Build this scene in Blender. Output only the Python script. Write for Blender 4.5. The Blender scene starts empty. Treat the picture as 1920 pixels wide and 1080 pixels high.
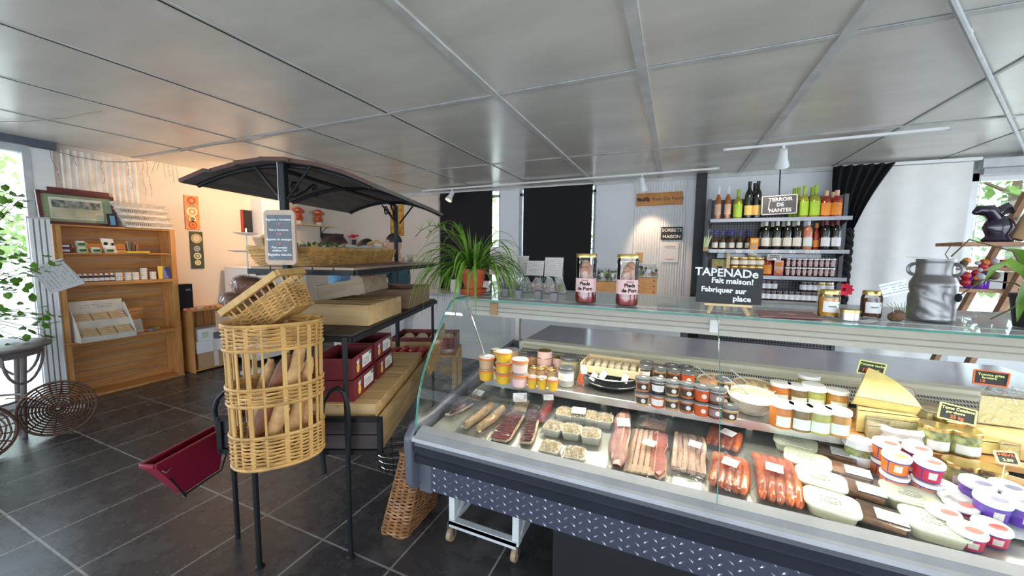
import bpy, math, random
from mathutils import Vector, Matrix
random.seed(7)
S = bpy.context.scene
COL = S.collection
PI = math.pi
sin, cos, rad = math.sin, math.cos, math.radians

# ------------------------------------------------------------------ camera
FPX, YAW, PITCH, ROLL, EYE = 701.115, 0.408636, 0.0915575, 0.0123914, 1.55
_f = Vector((-sin(YAW)*cos(PITCH), cos(YAW)*cos(PITCH), -sin(PITCH)))
_r0 = Vector((cos(YAW), sin(YAW), 0)); _u0 = _r0.cross(_f)
_r = _r0*cos(ROLL)+_u0*sin(ROLL); _u = -_r0*sin(ROLL)+_u0*cos(ROLL)
CAMP = Vector((0, 0, EYE))
cam = bpy.data.cameras.new('camera'); camo = bpy.data.objects.new('camera', cam); COL.objects.link(camo)
cam.sensor_width = 36; cam.lens = FPX/1920*36; cam.clip_start = 0.02; cam.clip_end = 200
camo.matrix_world = Matrix(((_r.x, _u.x, -_f.x, 0), (_r.y, _u.y, -_f.y, 0), (_r.z, _u.z, -_f.z, EYE), (0, 0, 0, 1)))
S.camera = camo
# ------------------------------------------------------------------ exposure, world, daylight
S.view_settings.view_transform = 'Standard'; S.view_settings.look = 'None'
S.view_settings.exposure = 0.0; S.view_settings.gamma = 1; S.view_settings.use_curve_mapping = False
W = bpy.data.worlds.new('sky'); S.world = W; W.use_nodes = True
_bg = W.node_tree.nodes['Background']; _bg.inputs[0].default_value = (0.75, 0.87, 1.0, 1); _bg.inputs[1].default_value = 6.4
def lamp(name, kind, loc, energy, color=(1, 1, 1), target=None, parent=None, **kw):
    L = bpy.data.lights.new(name, kind); L.energy = energy; L.color = color
    for k, v in kw.items():
        setattr(L, k, v)
    o = bpy.data.objects.new(name, L); COL.objects.link(o); o.location = loc
    if target is not None:
        o.rotation_euler = (Vector(target)-Vector(loc)).to_track_quat('-Z', 'Y').to_euler()
    if parent: o.parent = parent
    return o
def portal(name, loc, target, sx, sy):
    o = lamp(name, 'AREA', loc, 1, target=target, shape='RECTANGLE', size=sx, size_y=sy)
    o.data.cycles.is_portal = True
    return o
# daylight openings: glazed left wall, back windows; front and side ones added for fill
portal('sky_portal', (-5.78, -1.2, 1.3), (0, -1.2, 1.3), 5.4, 2.4)
portal('sky_portal', (-0.6, -3.98, 1.45), (-0.6, 0, 1.45), 8.0, 2.0)
portal('sky_portal', (4.28, 1.6, 1.5), (0, 1.6, 1.5), 6.6, 1.9)
portal('sky_portal', (3.55, 5.53, 1.75), (3.55, 0, 1.75), 1.5, 1.5)
def place_at(x, y): 
    return _f + _r*((x-960)/FPX) - _u*((y-540)/FPX)
# real-world point seen at a photograph pixel on a given plane
def AZ(x, y, z):
    d = place_at(x, y); return CAMP + d*((z-EYE)/d.z)
def AY(x, y, Y):
    d = place_at(x, y); return CAMP + d*(Y/d.y)
def AX(x, y, X):
    d = place_at(x, y); return CAMP + d*(X/d.x)
def AP(x, y, P, n):
    d = place_at(x, y); n = Vector(n); return CAMP + d*((Vector(P)-CAMP).dot(n)/d.dot(n))
# ------------------------------------------------------------------ materials
def _mat(name):
    m = bpy.data.materials.new(name); m.use_nodes = True
    return m, m.node_tree, m.node_tree.nodes, m.node_tree.nodes['Principled BSDF']
def mul(c, k): return tuple(min(1, v*k) for v in c[:3])
def M(name, c, rough=0.5, metal=0.0, var=0.12, vs=8.0, bump=0.0, bs=60.0, spec=None, stretch=(1, 1, 1), emis=0, trans=0, coat=0, c2=None, alpha=1):
    m, nt, N, P = _mat(name)
    tc = N.new('ShaderNodeTexCoord'); mp = N.new('ShaderNodeMapping'); mp.inputs['Scale'].default_value = stretch
    nt.links.new(tc.outputs['Object'], mp.inputs[0])
    no = N.new('ShaderNodeTexNoise'); no.inputs['Scale'].default_value = vs; no.inputs['Detail'].default_value = 4
    nt.links.new(mp.outputs[0], no.inputs['Vector'])
    rp = N.new('ShaderNodeValToRGB'); rp.color_ramp.elements[0].position = 0.3; rp.color_ramp.elements[1].position = 0.7
    rp.color_ramp.elements[0].color = (*(mul(c, 1-var)), 1); rp.color_ramp.elements[1].color = (*(c2 if c2 else mul(c, 1+var)), 1)
    nt.links.new(no.outputs['Fac'], rp.inputs[0]); nt.links.new(rp.outputs[0], P.inputs['Base Color'])
    P.inputs['Roughness'].default_value = rough; P.inputs['Metallic'].default_value = metal
    if spec is not None: P.inputs['Specular IOR Level'].default_value = spec
    if coat: P.inputs['Coat Weight'].default_value = coat; P.inputs['Coat Roughness'].default_value = 0.08
    if trans: P.inputs['Transmission Weight'].default_value = trans
    if emis:
        nt.links.new(rp.outputs[0], P.inputs['Emission Color']); P.inputs['Emission Strength'].default_value = emis
    if bump:
        n2 = N.new('ShaderNodeTexNoise'); n2.inputs['Scale'].default_value = bs; n2.inputs['Detail'].default_value = 3
        nt.links.new(mp.outputs[0], n2.inputs['Vector'])
        b = N.new('ShaderNodeBump'); b.inputs['Strength'].default_value = bump; b.inputs['Distance'].default_value = 0.01
        nt.links.new(n2.outputs['Fac'], b.inputs['Height']); nt.links.new(b.outputs[0], P.inputs['Normal'])
    if alpha < 1: P.inputs['Alpha'].default_value = alpha
    return m
def wood(name, c, c2, rough=0.55, scale=14.0, axis='X', knots=True):
    m, nt, N, P = _mat(name)
    tc = N.new('ShaderNodeTexCoord'); mp = N.new('ShaderNodeMapping')
    st = {'X': (0.12, 1, 1), 'Y': (1, 0.12, 1), 'Z': (1, 1, 0.12)}[axis]; mp.inputs['Scale'].default_value = st
    nt.links.new(tc.outputs['Object'], mp.inputs[0])
    no = N.new('ShaderNodeTexNoise'); no.inputs['Scale'].default_value = scale; no.inputs['Detail'].default_value = 6; no.inputs['Distortion'].default_value = 1.2
    nt.links.new(mp.outputs[0], no.inputs['Vector'])
    rp = N.new('ShaderNodeValToRGB'); e = rp.color_ramp.elements
    e[0].position = 0.32; e[0].color = (*c2, 1); e[1].position = 0.62; e[1].color = (*c, 1)
    nt.links.new(no.outputs['Fac'], rp.inputs[0])
    out = rp.outputs[0]
    if knots:
        v = N.new('ShaderNodeTexVoronoi'); v.inputs['Scale'].default_value = 5.0; nt.links.new(mp.outputs[0], v.inputs['Vector'])
        r2 = N.new('ShaderNodeValToRGB'); r2.color_ramp.elements[0].color = (0.25, 0.25, 0.25, 1); r2.color_ramp.elements[1].color = (1, 1, 1, 1)
        r2.color_ramp.elements[0].position = 0.03; r2.color_ramp.elements[1].position = 0.09
        nt.links.new(v.outputs['Distance'], r2.inputs[0])
        mx = N.new('ShaderNodeMix'); mx.data_type = 'RGBA'; mx.blend_type = 'MULTIPLY'; mx.inputs[0].default_value = 0.8
        nt.links.new(out, mx.inputs[6]); nt.links.new(r2.outputs[0], mx.inputs[7]); out = mx.outputs[2]
    nt.links.new(out, P.inputs['Base Color']); P.inputs['Roughness'].default_value = rough
    b = N.new('ShaderNodeBump'); b.inputs['Strength'].default_value = 0.15; b.inputs['Distance'].default_value = 0.004
    nt.links.new(no.outputs['Fac'], b.inputs['Height']); nt.links.new(b.outputs[0], P.inputs['Normal'])
    return m
def clear(name, tint=(1, 1, 1), gloss=1.0, rough=0.02, base=0.03, crinkle=0.0, cs=30.0, milky=0.0, ior=1.45):
    """thin clear sheet: see-through, mirror-like at grazing angles"""
    m, nt, N, P = _mat(name); N.remove(P); out = N['Material Output']
    t = N.new('ShaderNodeBsdfTransparent'); t.inputs[0].default_value = (*tint, 1)
    g = N.new('ShaderNodeBsdfGlossy'); g.inputs['Roughness'].default_value = rough
    fr = N.new('ShaderNodeFresnel'); fr.inputs[0].default_value = ior
    ma = N.new('ShaderNodeMath'); ma.operation = 'MULTIPLY_ADD'; ma.inputs[1].default_value = gloss; ma.inputs[2].default_value = base
    nt.links.new(fr.outputs[0], ma.inputs[0])
    mx = N.new('ShaderNodeMixShader'); nt.links.new(ma.outputs[0], mx.inputs[0]); nt.links.new(t.outputs[0], mx.inputs[1]); nt.links.new(g.outputs[0], mx.inputs[2])
    last = mx.outputs[0]
    if crinkle:
        tc = N.new('ShaderNodeTexCoord'); n2 = N.new('ShaderNodeTexNoise'); n2.inputs['Scale'].default_value = cs; n2.inputs['Detail'].default_value = 5; n2.inputs['Distortion'].default_value = 1.5
        nt.links.new(tc.outputs['Object'], n2.inputs['Vector'])
        b = N.new('ShaderNodeBump'); b.inputs['Strength'].default_value = crinkle; b.inputs['Distance'].default_value = 0.02
        nt.links.new(n2.outputs['Fac'], b.inputs['Height']); nt.links.new(b.outputs[0], g.inputs['Normal']); nt.links.new(b.outputs[0], fr.inputs['Normal'])
    if milky:
        d = N.new('ShaderNodeBsdfDiffuse'); d.inputs[0].default_value = (0.9, 0.92, 0.9, 1)
        m2 = N.new('ShaderNodeMixShader'); m2.inputs[0].default_value = milky
        nt.links.new(last, m2.inputs[1]); nt.links.new(d.outputs[0], m2.inputs[2]); last = m2.outputs[0]
    nt.links.new(last, out.inputs[0])
    return m
def floor_mat():
    m, nt, N, P = _mat('slate_tiles')
    tc = N.new('ShaderNodeTexCoord'); mp = N.new('ShaderNodeMapping'); mp.inputs['Location'].default_value = (2.13+0.46*30, -1.33+0.62*30, 0)
    nt.links.new(tc.outputs['Object'], mp.inputs[0])
    br = N.new('ShaderNodeTexBrick'); br.offset = 0; br.squash = 1
    for k, v in (('Scale', 1), ('Mortar Size', 0.006), ('Mortar Smooth', 0.2), ('Bias', 0), ('Brick Width', 0.46), ('Row Height', 0.62)): br.inputs[k].default_value = v
    br.inputs['Color1'].default_value = (0.036, 0.034, 0.037, 1); br.inputs['Color2'].default_value = (0.052, 0.047, 0.048, 1); br.inputs['Mortar'].default_value = (0.24, 0.23, 0.21, 1)
    nt.links.new(mp.outputs[0], br.inputs['Vector'])
    no = N.new('ShaderNodeTexNoise'); no.inputs['Scale'].default_value = 5; no.inputs['Detail'].default_value = 9; no.inputs['Roughness'].default_value = 0.7
    nt.links.new(tc.outputs['Object'], no.inputs['Vector'])
    rp = N.new('ShaderNodeValToRGB'); rp.color_ramp.elements[0].position = 0.5; rp.color_ramp.elements[1].position = 0.72
    rp.color_ramp.elements[0].color = (0, 0, 0, 1); rp.color_ramp.elements[1].color = (0.05, 0.048, 0.045, 1)
    nt.links.new(no.outputs['Fac'], rp.inputs[0])
    ad = N.new('ShaderNodeMix'); ad.data_type = 'RGBA'; ad.blend_type = 'ADD'; ad.inputs[0].default_value = 1
    nt.links.new(br.outputs['Color'], ad.inputs[6]); nt.links.new(rp.outputs[0], ad.inputs[7]); nt.links.new(ad.outputs[2], P.inputs['Base Color'])
    r2 = N.new('ShaderNodeMapRange'); r2.inputs['To Min'].default_value = 0.12; r2.inputs['To Max'].default_value = 0.42
    nt.links.new(no.outputs['Fac'], r2.inputs[0]); nt.links.new(r2.outputs[0], P.inputs['Roughness'])
    b = N.new('ShaderNodeBump'); b.inputs['Strength'].default_value = 0.35; b.inputs['Distance'].default_value = 0.006
    ma = N.new('ShaderNodeMath'); ma.operation = 'MULTIPLY_ADD'; ma.inputs[1].default_value = -1.2
    nt.links.new(br.outputs['Fac'], ma.inputs[0]); nt.links.new(no.outputs['Fac'], ma.inputs[2])
    nt.links.new(ma.outputs[0], b.inputs['Height']); nt.links.new(b.outputs[0], P.inputs['Normal'])
    return m
def diamond_mat():
    m, nt, N, P = _mat('diamond_plate'); P.inputs['Metallic'].default_value = 0.6; P.inputs['Roughness'].default_value = 0.38; P.inputs['Base Color'].default_value = (0.10, 0.105, 0.15, 1)
    return m
def perforated(name, col, dark, s):
    m, nt, N, P = _mat(name)
    tc = N.new('ShaderNodeTexCoord'); br = N.new('ShaderNodeTexBrick'); br.offset = 0
    for k, v in (('Scale', 1), ('Mortar Size', s*0.22), ('Mortar Smooth', 0.1), ('Bias', 0), ('Brick Width', s), ('Row Height', s)): br.inputs[k].default_value = v
    br.inputs['Color1'].default_value = (*dark, 1); br.inputs['Color2'].default_value = (*dark, 1); br.inputs['Mortar'].default_value = (*col, 1)
    sx = N.new('ShaderNodeSeparateXYZ'); cx = N.new('ShaderNodeCombineXYZ'); nt.links.new(tc.outputs['Object'], sx.inputs[0])
    nt.links.new(sx.outputs[0], cx.inputs[0]); nt.links.new(sx.outputs[2], cx.inputs[1])
    nt.links.new(cx.outputs[0], br.inputs['Vector']); nt.links.new(br.outputs['Color'], P.inputs['Base Color']); P.inputs['Roughness'].default_value = 0.45
    return m
# palette
K = {}
def pal(**kw): K.update(kw)
pal(
 ceiling=M('ceiling_panel', (0.73, 0.70, 0.63), 0.24, var=0.09, vs=1.6, bump=0.10, bs=4, stretch=(1, 2.2, 1)),
 batten=M('white_batten', (0.62, 0.62, 0.60), 0.45), gap=M('dark_gap', (0.03, 0.03, 0.03), 0.8),
 wall=M('white_plaster', (0.80, 0.80, 0.81), 0.8, var=0.03, vs=2), wall_left=M('cream_plaster', (0.72, 0.63, 0.54), 0.8, var=0.03, vs=2),
 floor=floor_mat(), frame=M('grey_frame', (0.55, 0.56, 0.57), 0.4), black=M('black_paint', (0.012, 0.012, 0.014), 0.5), iron=M('black_iron', (0.008, 0.009, 0.010), 0.5, spec=0.3),
 blind=M('black_fabric', (0.012, 0.011, 0.012), 0.9), white=M('white_paint', (0.82, 0.82, 0.82), 0.45, var=0.03), whitep=M('white_plastic', (0.85, 0.85, 0.84), 0.3, var=0.02),
 velvet=M('black_velvet', (0.006, 0.006, 0.008), 0.95), curtain=M('white_curtain', (0.82, 0.80, 0.77), 0.9, var=0.03),
 steel=M('stainless_steel', (0.55, 0.54, 0.52), 0.28, 0.9, var=0.06, vs=3, stretch=(1, 20, 20)), steelw=M('polished_worktop', (0.56, 0.55, 0.63), 0.16, 0.1, var=0.04),
 tray=M('deck_steel', (0.40, 0.41, 0.37), 0.33, 0.55, var=0.08), cream=M('cream_enamel', (0.72, 0.69, 0.56), 0.4, var=0.03), beam=M('light_beam', (0.50, 0.47, 0.42), 0.4, var=0.02),
 bump=M('grey_bumper', (0.37, 0.37, 0.385), 0.38, 0.3), rubber=M('dark_plastic', (0.022, 0.024, 0.034), 0.38), casing=M('grey_casing', (0.10, 0.105, 0.13), 0.4), chass=M('chassis_paint', (0.62, 0.64, 0.64), 0.4),
 dplate=diamond_mat(), stud=M('plate_studs', (0.42, 0.43, 0.52), 0.3, 0.8), grille=perforated('grille_plate', (0.60, 0.59, 0.52), (0.03, 0.03, 0.03), 0.011),
 peg=perforated('pegboard', (0.03, 0.03, 0.033), (0.16, 0.16, 0.16), 0.03), rack=M('dark_shelf', (0.09, 0.09, 0.095), 0.4, 0.3), rackfront=M('shelf_front', (0.30, 0.30, 0.31), 0.35, 0.5),
 glass=clear('clear_glass', (0.97, 0.99, 0.98), gloss=0.42, base=0.0), gedge=M('green_glass_edge', (0.03, 0.28, 0.22), 0.15, var=0.1, coat=0.5), jarglass=clear('jar_glass', (0.97, 0.98, 0.97), gloss=1.0, base=0.03),
 winglass=clear('window_glass', (0.97, 0.98, 0.98), gloss=0.8, base=0.0),
 pine=wood('pine', (0.62, 0.33, 0.12), (0.40, 0.18, 0.055)), pineZ=wood('pine_upright', (0.72, 0.37, 0.12), (0.52, 0.23, 0.06), axis='Z'), pineY=wood('pine_long', (0.72, 0.37, 0.12), (0.50, 0.22, 0.06), axis='Y'),
 crate=wood('crate_wood', (0.62, 0.42, 0.20), (0.48, 0.29, 0.12), 0.6), crateY=wood('crate_wood_long', (0.52, 0.37, 0.19), (0.36, 0.24, 0.11), 0.65, axis='Y'), pale=wood('pale_wood', (0.72, 0.55, 0.32), (0.60, 0.42, 0.21), knots=False), darkwood=wood('dark_boards', (0.055, 0.04, 0.035), (0.03, 0.022, 0.02), knots=False),
 roofwood=wood('roof_boards', (0.18, 0.155, 0.14), (0.12, 0.10, 0.09), 0.6, axis='Y', knots=False), roofedge=M('roof_edge', (0.07, 0.022, 0.012), 0.6),
 wicker=M('wicker', (0.53, 0.30, 0.095), 0.5, var=0.3, vs=18), wickerd=M('wicker_dark', (0.30, 0.14, 0.055), 0.5, var=0.35, vs=20), wickerb=M('wicker_brown', (0.085, 0.035, 0.018), 0.5, var=0.35, vs=20), wickerw=M('wicker_pale', (0.80, 0.70, 0.58), 0.6, var=0.15, vs=30), stake=wood('peeled_willow', (0.60, 0.36, 0.12), (0.46, 0.25, 0.07), axis='Z', knots=False),
 bread=M('bread_crust', (0.60, 0.29, 0.08), 0.6, var=0.3, vs=14, bump=0.3, bs=30, c2=(0.82, 0.53, 0.24)), sideglass=clear('side_glass', (0.97, 0.99, 0.98), gloss=0.16, base=0.0), breadd=M('dark_bread', (0.20, 0.065, 0.02), 0.5, var=0.4, vs=14, bump=0.3, bs=25),
 card=M('kraft_cardboard', (0.47, 0.30, 0.16), 0.75, var=0.05), cardd=M('brown_cardboard', (0.26, 0.15, 0.09), 0.75, var=0.06), cardw=M('white_cardboard', (0.80, 0.80, 0.82), 0.6, var=0.03), maroon=M('maroon_card', (0.17, 0.016, 0.022), 0.45, var=0.1), redbin=M('crimson_plastic', (0.22, 0.008, 0.03), 0.35, var=0.1),
 paper=M('white_paper', (0.84, 0.83, 0.82), 0.7, var=0.02), paperw=M('cream_paper', (0.72, 0.66, 0.60), 0.75, var=0.03), ink=M('black_ink', (0.01, 0.01, 0.01), 0.7), inkg=M('grey_ink', (0.28, 0.28, 0.29), 0.7), chalk=M('white_chalk', (0.82, 0.82, 0.80), 0.9), chalkp=M('pink_chalk', (0.75, 0.25, 0.25), 0.9), chalky=M('yellow_chalk', (0.72, 0.80, 0.30), 0.9), chalkr=M('red_chalk', (0.75, 0.16, 0.06), 0.9),
 slate=M('blackboard', (0.016, 0.016, 0.017), 0.6, var=0.15), slateg=M('grey_slate', (0.115, 0.13, 0.15), 0.6, var=0.12),
 gold=M('gold_lid', (0.62, 0.45, 0.16), 0.25, 0.9, var=0.05), silver=M('silver_rim', (0.62, 0.62, 0.60), 0.25, 0.9), greylid=M('grey_lid', (0.13, 0.135, 0.14), 0.3, 0.4), orange=M('orange_rubber', (0.80, 0.16, 0.03), 0.5), pink=M('pink_label', (0.80, 0.52, 0.50), 0.6, var=0.03), mint=M('pale_label', (0.74, 0.80, 0.74), 0.6, var=0.03),
 terra=M('terracotta_plastic', (0.46, 0.075, 0.025), 0.4, var=0.08), soil=M('soil', (0.03, 0.02, 0.012), 0.9), stem=M('plant_stem', (0.10, 0.07, 0.03), 0.7),
 can=M('milk_can_metal', (0.25, 0.24, 0.235), 0.34, 0.75, var=0.22, vs=5, bump=0.08, bs=7),
)
def leafy(name, c, c2):
    m = M(name, c, 0.4, var=0.4, vs=7, c2=c2); nt = m.node_tree; N = nt.nodes; P = N['Principled BSDF']; tr = N.new('ShaderNodeBsdfTranslucent'); mx = N.new('ShaderNodeMixShader'); mx.inputs[0].default_value = 0.4
    nt.links.new(P.inputs['Base Color'].links[0].from_socket, tr.inputs[0]); nt.links.new(P.outputs[0], mx.inputs[1]); nt.links.new(tr.outputs[0], mx.inputs[2]); nt.links.new(mx.outputs[0], N['Material Output'].inputs[0]); return m
K['leaf'] = leafy('spider_leaf', (0.10, 0.26, 0.02), (0.26, 0.46, 0.06)); K['leafd'] = leafy('ficus_leaf', (0.06, 0.17, 0.015), (0.15, 0.32, 0.04))
def col(name, c, rough=0.45, **kw):
    key = name
    if key not in K: K[key] = M(name, c, rough, **kw)
    return K[key]
# ------------------------------------------------------------------ mesh builder and scene helpers
def perp(d):
    d = d.normalized(); a = Vector((0, 0, 1)) if abs(d.z) < 0.9 else Vector((1, 0, 0))
    x = d.cross(a).normalized(); return x, d.cross(x).normalized()
class MB:
    def __init__(s): s.v = []; s.f = []; s.m = []; s.mats = []; s.T = Matrix()
    def mi(s, m):
        if isinstance(m, str): m = K[m]
        if m not in s.mats: s.mats.append(m)
        return s.mats.index(m)
    def add(s, vs, fs, m):
        b = len(s.v); k = s.mi(m)
        s.v += [s.T @ Vector(p) for p in vs]; s.f += [tuple(b+i for i in f) for f in fs]; s.m += [k]*len(fs); return s
    def box(s, c, d, m, rz=0, R=None):
        x, y, z = d[0]/2, d[1]/2, d[2]/2; R = R or Matrix.Rotation(rz, 3, 'Z'); c = Vector(c)
        vs = [c+R@Vector((i*x, j*y, k*z)) for k in (-1, 1) for j in (-1, 1) for i in (-1, 1)]
        return s.add(vs, [(0, 2, 3, 1), (4, 5, 7, 6), (0, 1, 5, 4), (2, 6, 7, 3), (0, 4, 6, 2), (1, 3, 7, 5)], m)
    def bb(s, a, b, m):   # box by two corners
        return s.box([(a[i]+b[i])/2 for i in range(3)], [abs(b[i]-a[i]) for i in range(3)], m)
    def beam(s, p, q, w, h, m, up=(0, 0, 1)):   # rectangular bar from p to q
        p, q = Vector(p), Vector(q); d = (q-p).normalized(); u = Vector(up); x = d.cross(u)
        if x.length < 1e-4: x = d.cross(Vector((1, 0, 0)))
        x.normalize(); u = x.cross(d); vs = []
        for P in (p, q): vs += [P+x*(i*w/2)+u*(k*h/2) for i, k in ((-1, -1), (1, -1), (1, 1), (-1, 1))]
        return s.add(vs, [(3, 2, 1, 0), (4, 5, 6, 7), (0, 1, 5, 4), (1, 2, 6, 5), (2, 3, 7, 6), (3, 0, 4, 7)], m)
    def prism(s, poly, z0, z1, m, caps=True):
        n = len(poly); vs = [(x, y, z0) for x, y in poly]+[(x, y, z1) for x, y in poly]
        fs = [(i, (i+1) % n, n+(i+1) % n, n+i) for i in range(n)]
        if caps: fs += [tuple(range(n-1, -1, -1)), tuple(range(n, 2*n))]
        return s.add(vs, fs, m)
    def rbox(s, c, d, r, m, rz=0, seg=3, taper=1.0):   # box with rounded upright edges, narrower at the foot if taper < 1
        poly = rrect(d[0], d[1], r, seg); n = len(poly); cz, sz = cos(rz), sin(rz); vs = []
        for k, t in ((-1, taper), (1, 1.0)):
            for x, y in poly: x, y = x*t, y*t; vs.append((c[0]+x*cz-y*sz, c[1]+x*sz+y*cz, c[2]+k*d[2]/2))
        return s.add(vs, [(i, (i+1) % n, n+(i+1) % n, n+i) for i in range(n)]+[tuple(range(n-1, -1, -1)), tuple(range(n, 2*n))], m)
    def lathe(s, prof, m, n=20, c=(0, 0, 0), cap=True, R=None, sx=1, sy=1, a0=0, a1=2*PI):
        full = abs(a1-a0-2*PI) < 1e-6; k = n if full else n+1; c = Vector(c); vs = []; ms = m if isinstance(m, (list, tuple)) else None
        for r, z in prof:
            for i in range(k):
                a = a0+(a1-a0)*i/n; p = Vector((r*cos(a)*sx, r*sin(a)*sy, z)); vs.append(c+(R@p if R else p))
        for j in range(len(prof)-1):
            fs = [(j*k+i, j*k+(i+1) % k, (j+1)*k+(i+1) % k, (j+1)*k+i) for i in range(n)]
            if j == 0: b = len(s.v); s.add(vs, [], ms[0] if ms else m)
            kk = s.mi(ms[min(j, len(ms)-1)] if ms else m); s.f += [tuple(b+i for i in f) for f in fs]; s.m += [kk]*len(fs)
        if cap and full:
            for j, rev in ((0, True), (len(prof)-1, False)):
                if prof[j][0] > 1e-5:
                    f = tuple(b+j*k+i for i in range(k)); s.f.append(f[::-1] if rev else f); s.m.append(s.mi(ms[min(j, len(ms)-1)] if ms else m))
        return s
    def tube(s, pts, r, m, n=6, closed=False, cap=True):
        pts = [Vector(p) for p in pts]; L = len(pts); rs = r if isinstance(r, (list, tuple)) else [r]*L; vs = []; x = None
        for i, p in enumerate(pts):
            a = pts[(i-1) % L] if (i or closed) else p; b = pts[(i+1) % L] if (i < L-1 or closed) else p; d = (b-a)
            d = d.normalized() if d.length > 1e-9 else Vector((0, 0, 1))
            if x is None: x, y = perp(d)
            else:
                x = (x-d*x.dot(d)); x = x.normalized() if x.length > 1e-6 else perp(d)[0]; y = d.cross(x)
            for k in range(n): q = 2*PI*k/n; vs.append(p+x*(rs[i]*cos(q))+y*(rs[i]*sin(q)))
        fs = []
        for i in range(L if closed else L-1):
            j = (i+1) % L
            for k in range(n): fs.append((i*n+k, i*n+(k+1) % n, j*n+(k+1) % n, j*n+k))
        if cap and not closed: fs += [tuple(range(n-1, -1, -1)), tuple((L-1)*n+k for k in range(n))]
        return s.add(vs, fs, m)
    def cyl(s, p, q, r, m, n=12): return s.tube([p, q], r, m, n)
    def sphere(s, c, r, m, n=12, sc=(1, 1, 1), R=None):
        prof = [(max(1e-6, sin(PI*j/(n//2+1)))*r, -cos(PI*j/(n//2+1))*r) for j in range(n//2+2)]
        Q = (R or Matrix.Identity(3)) @ Matrix.Diagonal(sc).to_3x3()
        return s.lathe(prof, m, n, c, cap=False, R=Q)
    def grid(s, fn, nu, nv, m, closed_u=False):
        vs = [fn(i/nu, j/nv) for j in range(nv+1) for i in range(nu+1)]
        return s.add(vs, [(j*(nu+1)+i, j*(nu+1)+i+1, (j+1)*(nu+1)+i+1, (j+1)*(nu+1)+i) for j in range(nv) for i in range(nu)], m)
    def quad(s, a, b, c, d, m): return s.add([a, b, c, d], [(0, 1, 2, 3)], m)
    def slab(s, a, b, c, d, t, m):   # quad with thickness t along its normal
        a, b, c, d = map(Vector, (a, b, c, d)); n = (b-a).cross(d-a).normalized()*t
        return s.add([a, b, c, d, a+n, b+n, c+n, d+n], [(3, 2, 1, 0), (4, 5, 6, 7), (0, 1, 5, 4), (1, 2, 6, 5), (2, 3, 7, 6), (3, 0, 4, 7)], m)
    def mesh(s, name, smooth=True, ang=38):
        me = bpy.data.meshes.new(name); me.from_pydata([tuple(p) for p in s.v], [], s.f)
        for m in s.mats: me.materials.append(m)
        me.polygons.foreach_set('material_index', s.m)
        if smooth:
            me.polygons.foreach_set('use_smooth', [True]*len(s.f)); me.set_sharp_from_angle(angle=rad(ang))
        me.update(); return me
    def build(s, name, parent=None, smooth=True, bevel=0, ang=38):
        o = bpy.data.objects.new(name, s.mesh(name, smooth, ang)); COL.objects.link(o)
        if parent: o.parent = parent
        if bevel:
            b = o.modifiers.new('edge', 'BEVEL'); b.width = bevel; b.segments = 2; b.limit_method = 'ANGLE'
        return o
def rrect(w, d, r, seg=3):
    pts = []
    for cx, cy, a in ((w/2-r, d/2-r, 0), (-w/2+r, d/2-r, 90), (-w/2+r, -d/2+r, 180), (w/2-r, -d/2+r, 270)):
        for k in range(seg+1): t = rad(a+90*k/seg); pts.append((cx+r*cos(t), cy+r*sin(t)))
    return pts
def tag(o, label, cat, group=None, kind=None):
    o['label'] = label; o['category'] = cat
    if group: o['group'] = group
    if kind: o['kind'] = kind
    return o
def thing(name, label, cat, loc=(0, 0, 0), rz=0, group=None, rot=None):
    o = bpy.data.objects.new(name, None); COL.objects.link(o); o.location = loc; o.rotation_euler = rot if rot else (0, 0, rz)
    o.empty_display_size = 0.05
    return tag(o, label, cat, group)
def struct(mb, name, **k):
    o = mb.build(name, **k); o['kind'] = 'structure'; return o
def dup(root, loc, rz=None, label=None, group=None, rot=None):
    def cp(o, par):
        c = o.copy(); COL.objects.link(c)
        if par: c.parent = par
        for ch in KIDS.get(o.name, [h for h in o.children]): cp(ch, c)
        return c
    r = cp(root, None); r.location = loc
    if rz is not None: r.rotation_euler = (0, 0, rz)
    if rot is not None: r.rotation_euler = rot
    if label: r['label'] = label
    if group: r['group'] = group
    return r
KIDS = {}
_txt = {}
def text_mesh(body, size, bold=0.0, align='CENTER', spacing=1.0, shear=0.0):
    """flat lettering as a mesh in its own XY plane, centred"""
    cu = bpy.data.curves.new('lettering', 'FONT'); cu.body = body; cu.size = size; cu.align_x = align; cu.align_y = 'CENTER'
    cu.offset = bold; cu.space_character = spacing; cu.shear = shear; cu.resolution_u = 2
    o = bpy.data.objects.new('lettering', cu); COL.objects.link(o)
    dg = bpy.context.evaluated_depsgraph_get(); dg.update()
    me = bpy.data.meshes.new_from_object(o.evaluated_get(dg)); bpy.data.objects.remove(o); return me
def lettering(mb, body, size, origin, ex, ey, m, bold=0.0, align='CENTER', spacing=1.0, shear=0.0, wob=0.0, off=0.0012):
    """add flat lettering to a builder; ex/ey = reading and up directions"""
    me = text_mesh(body, size, bold, align, spacing, shear); ex, ey = Vector(ex).normalized(), Vector(ey).normalized(); n = ex.cross(ey); o = Vector(origin)+n*off
    vs = [o+ex*v.co.x+ey*(v.co.y+wob*sin(v.co.x*9/size*0.3)*size) for v in me.vertices]
    fs = [tuple(p.vertices) for p in me.polygons]; mb.add(vs, fs, m); bpy.data.meshes.remove(me)
def bent_letters(mb, body, size, R, z, m, bold=0.0, a0=-PI/2, off=0.0008):
    """lettering wrapped round an upright cylinder of radius R about the local z axis"""
    me = text_mesh(body, size, bold)
    vs = [((R+off)*cos(a0+v.co.x/R), (R+off)*sin(a0+v.co.x/R), z+v.co.y) for v in me.vertices]
    mb.add(vs, [tuple(p.vertices) for p in me.polygons], m); bpy.data.meshes.remove(me)
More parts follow.
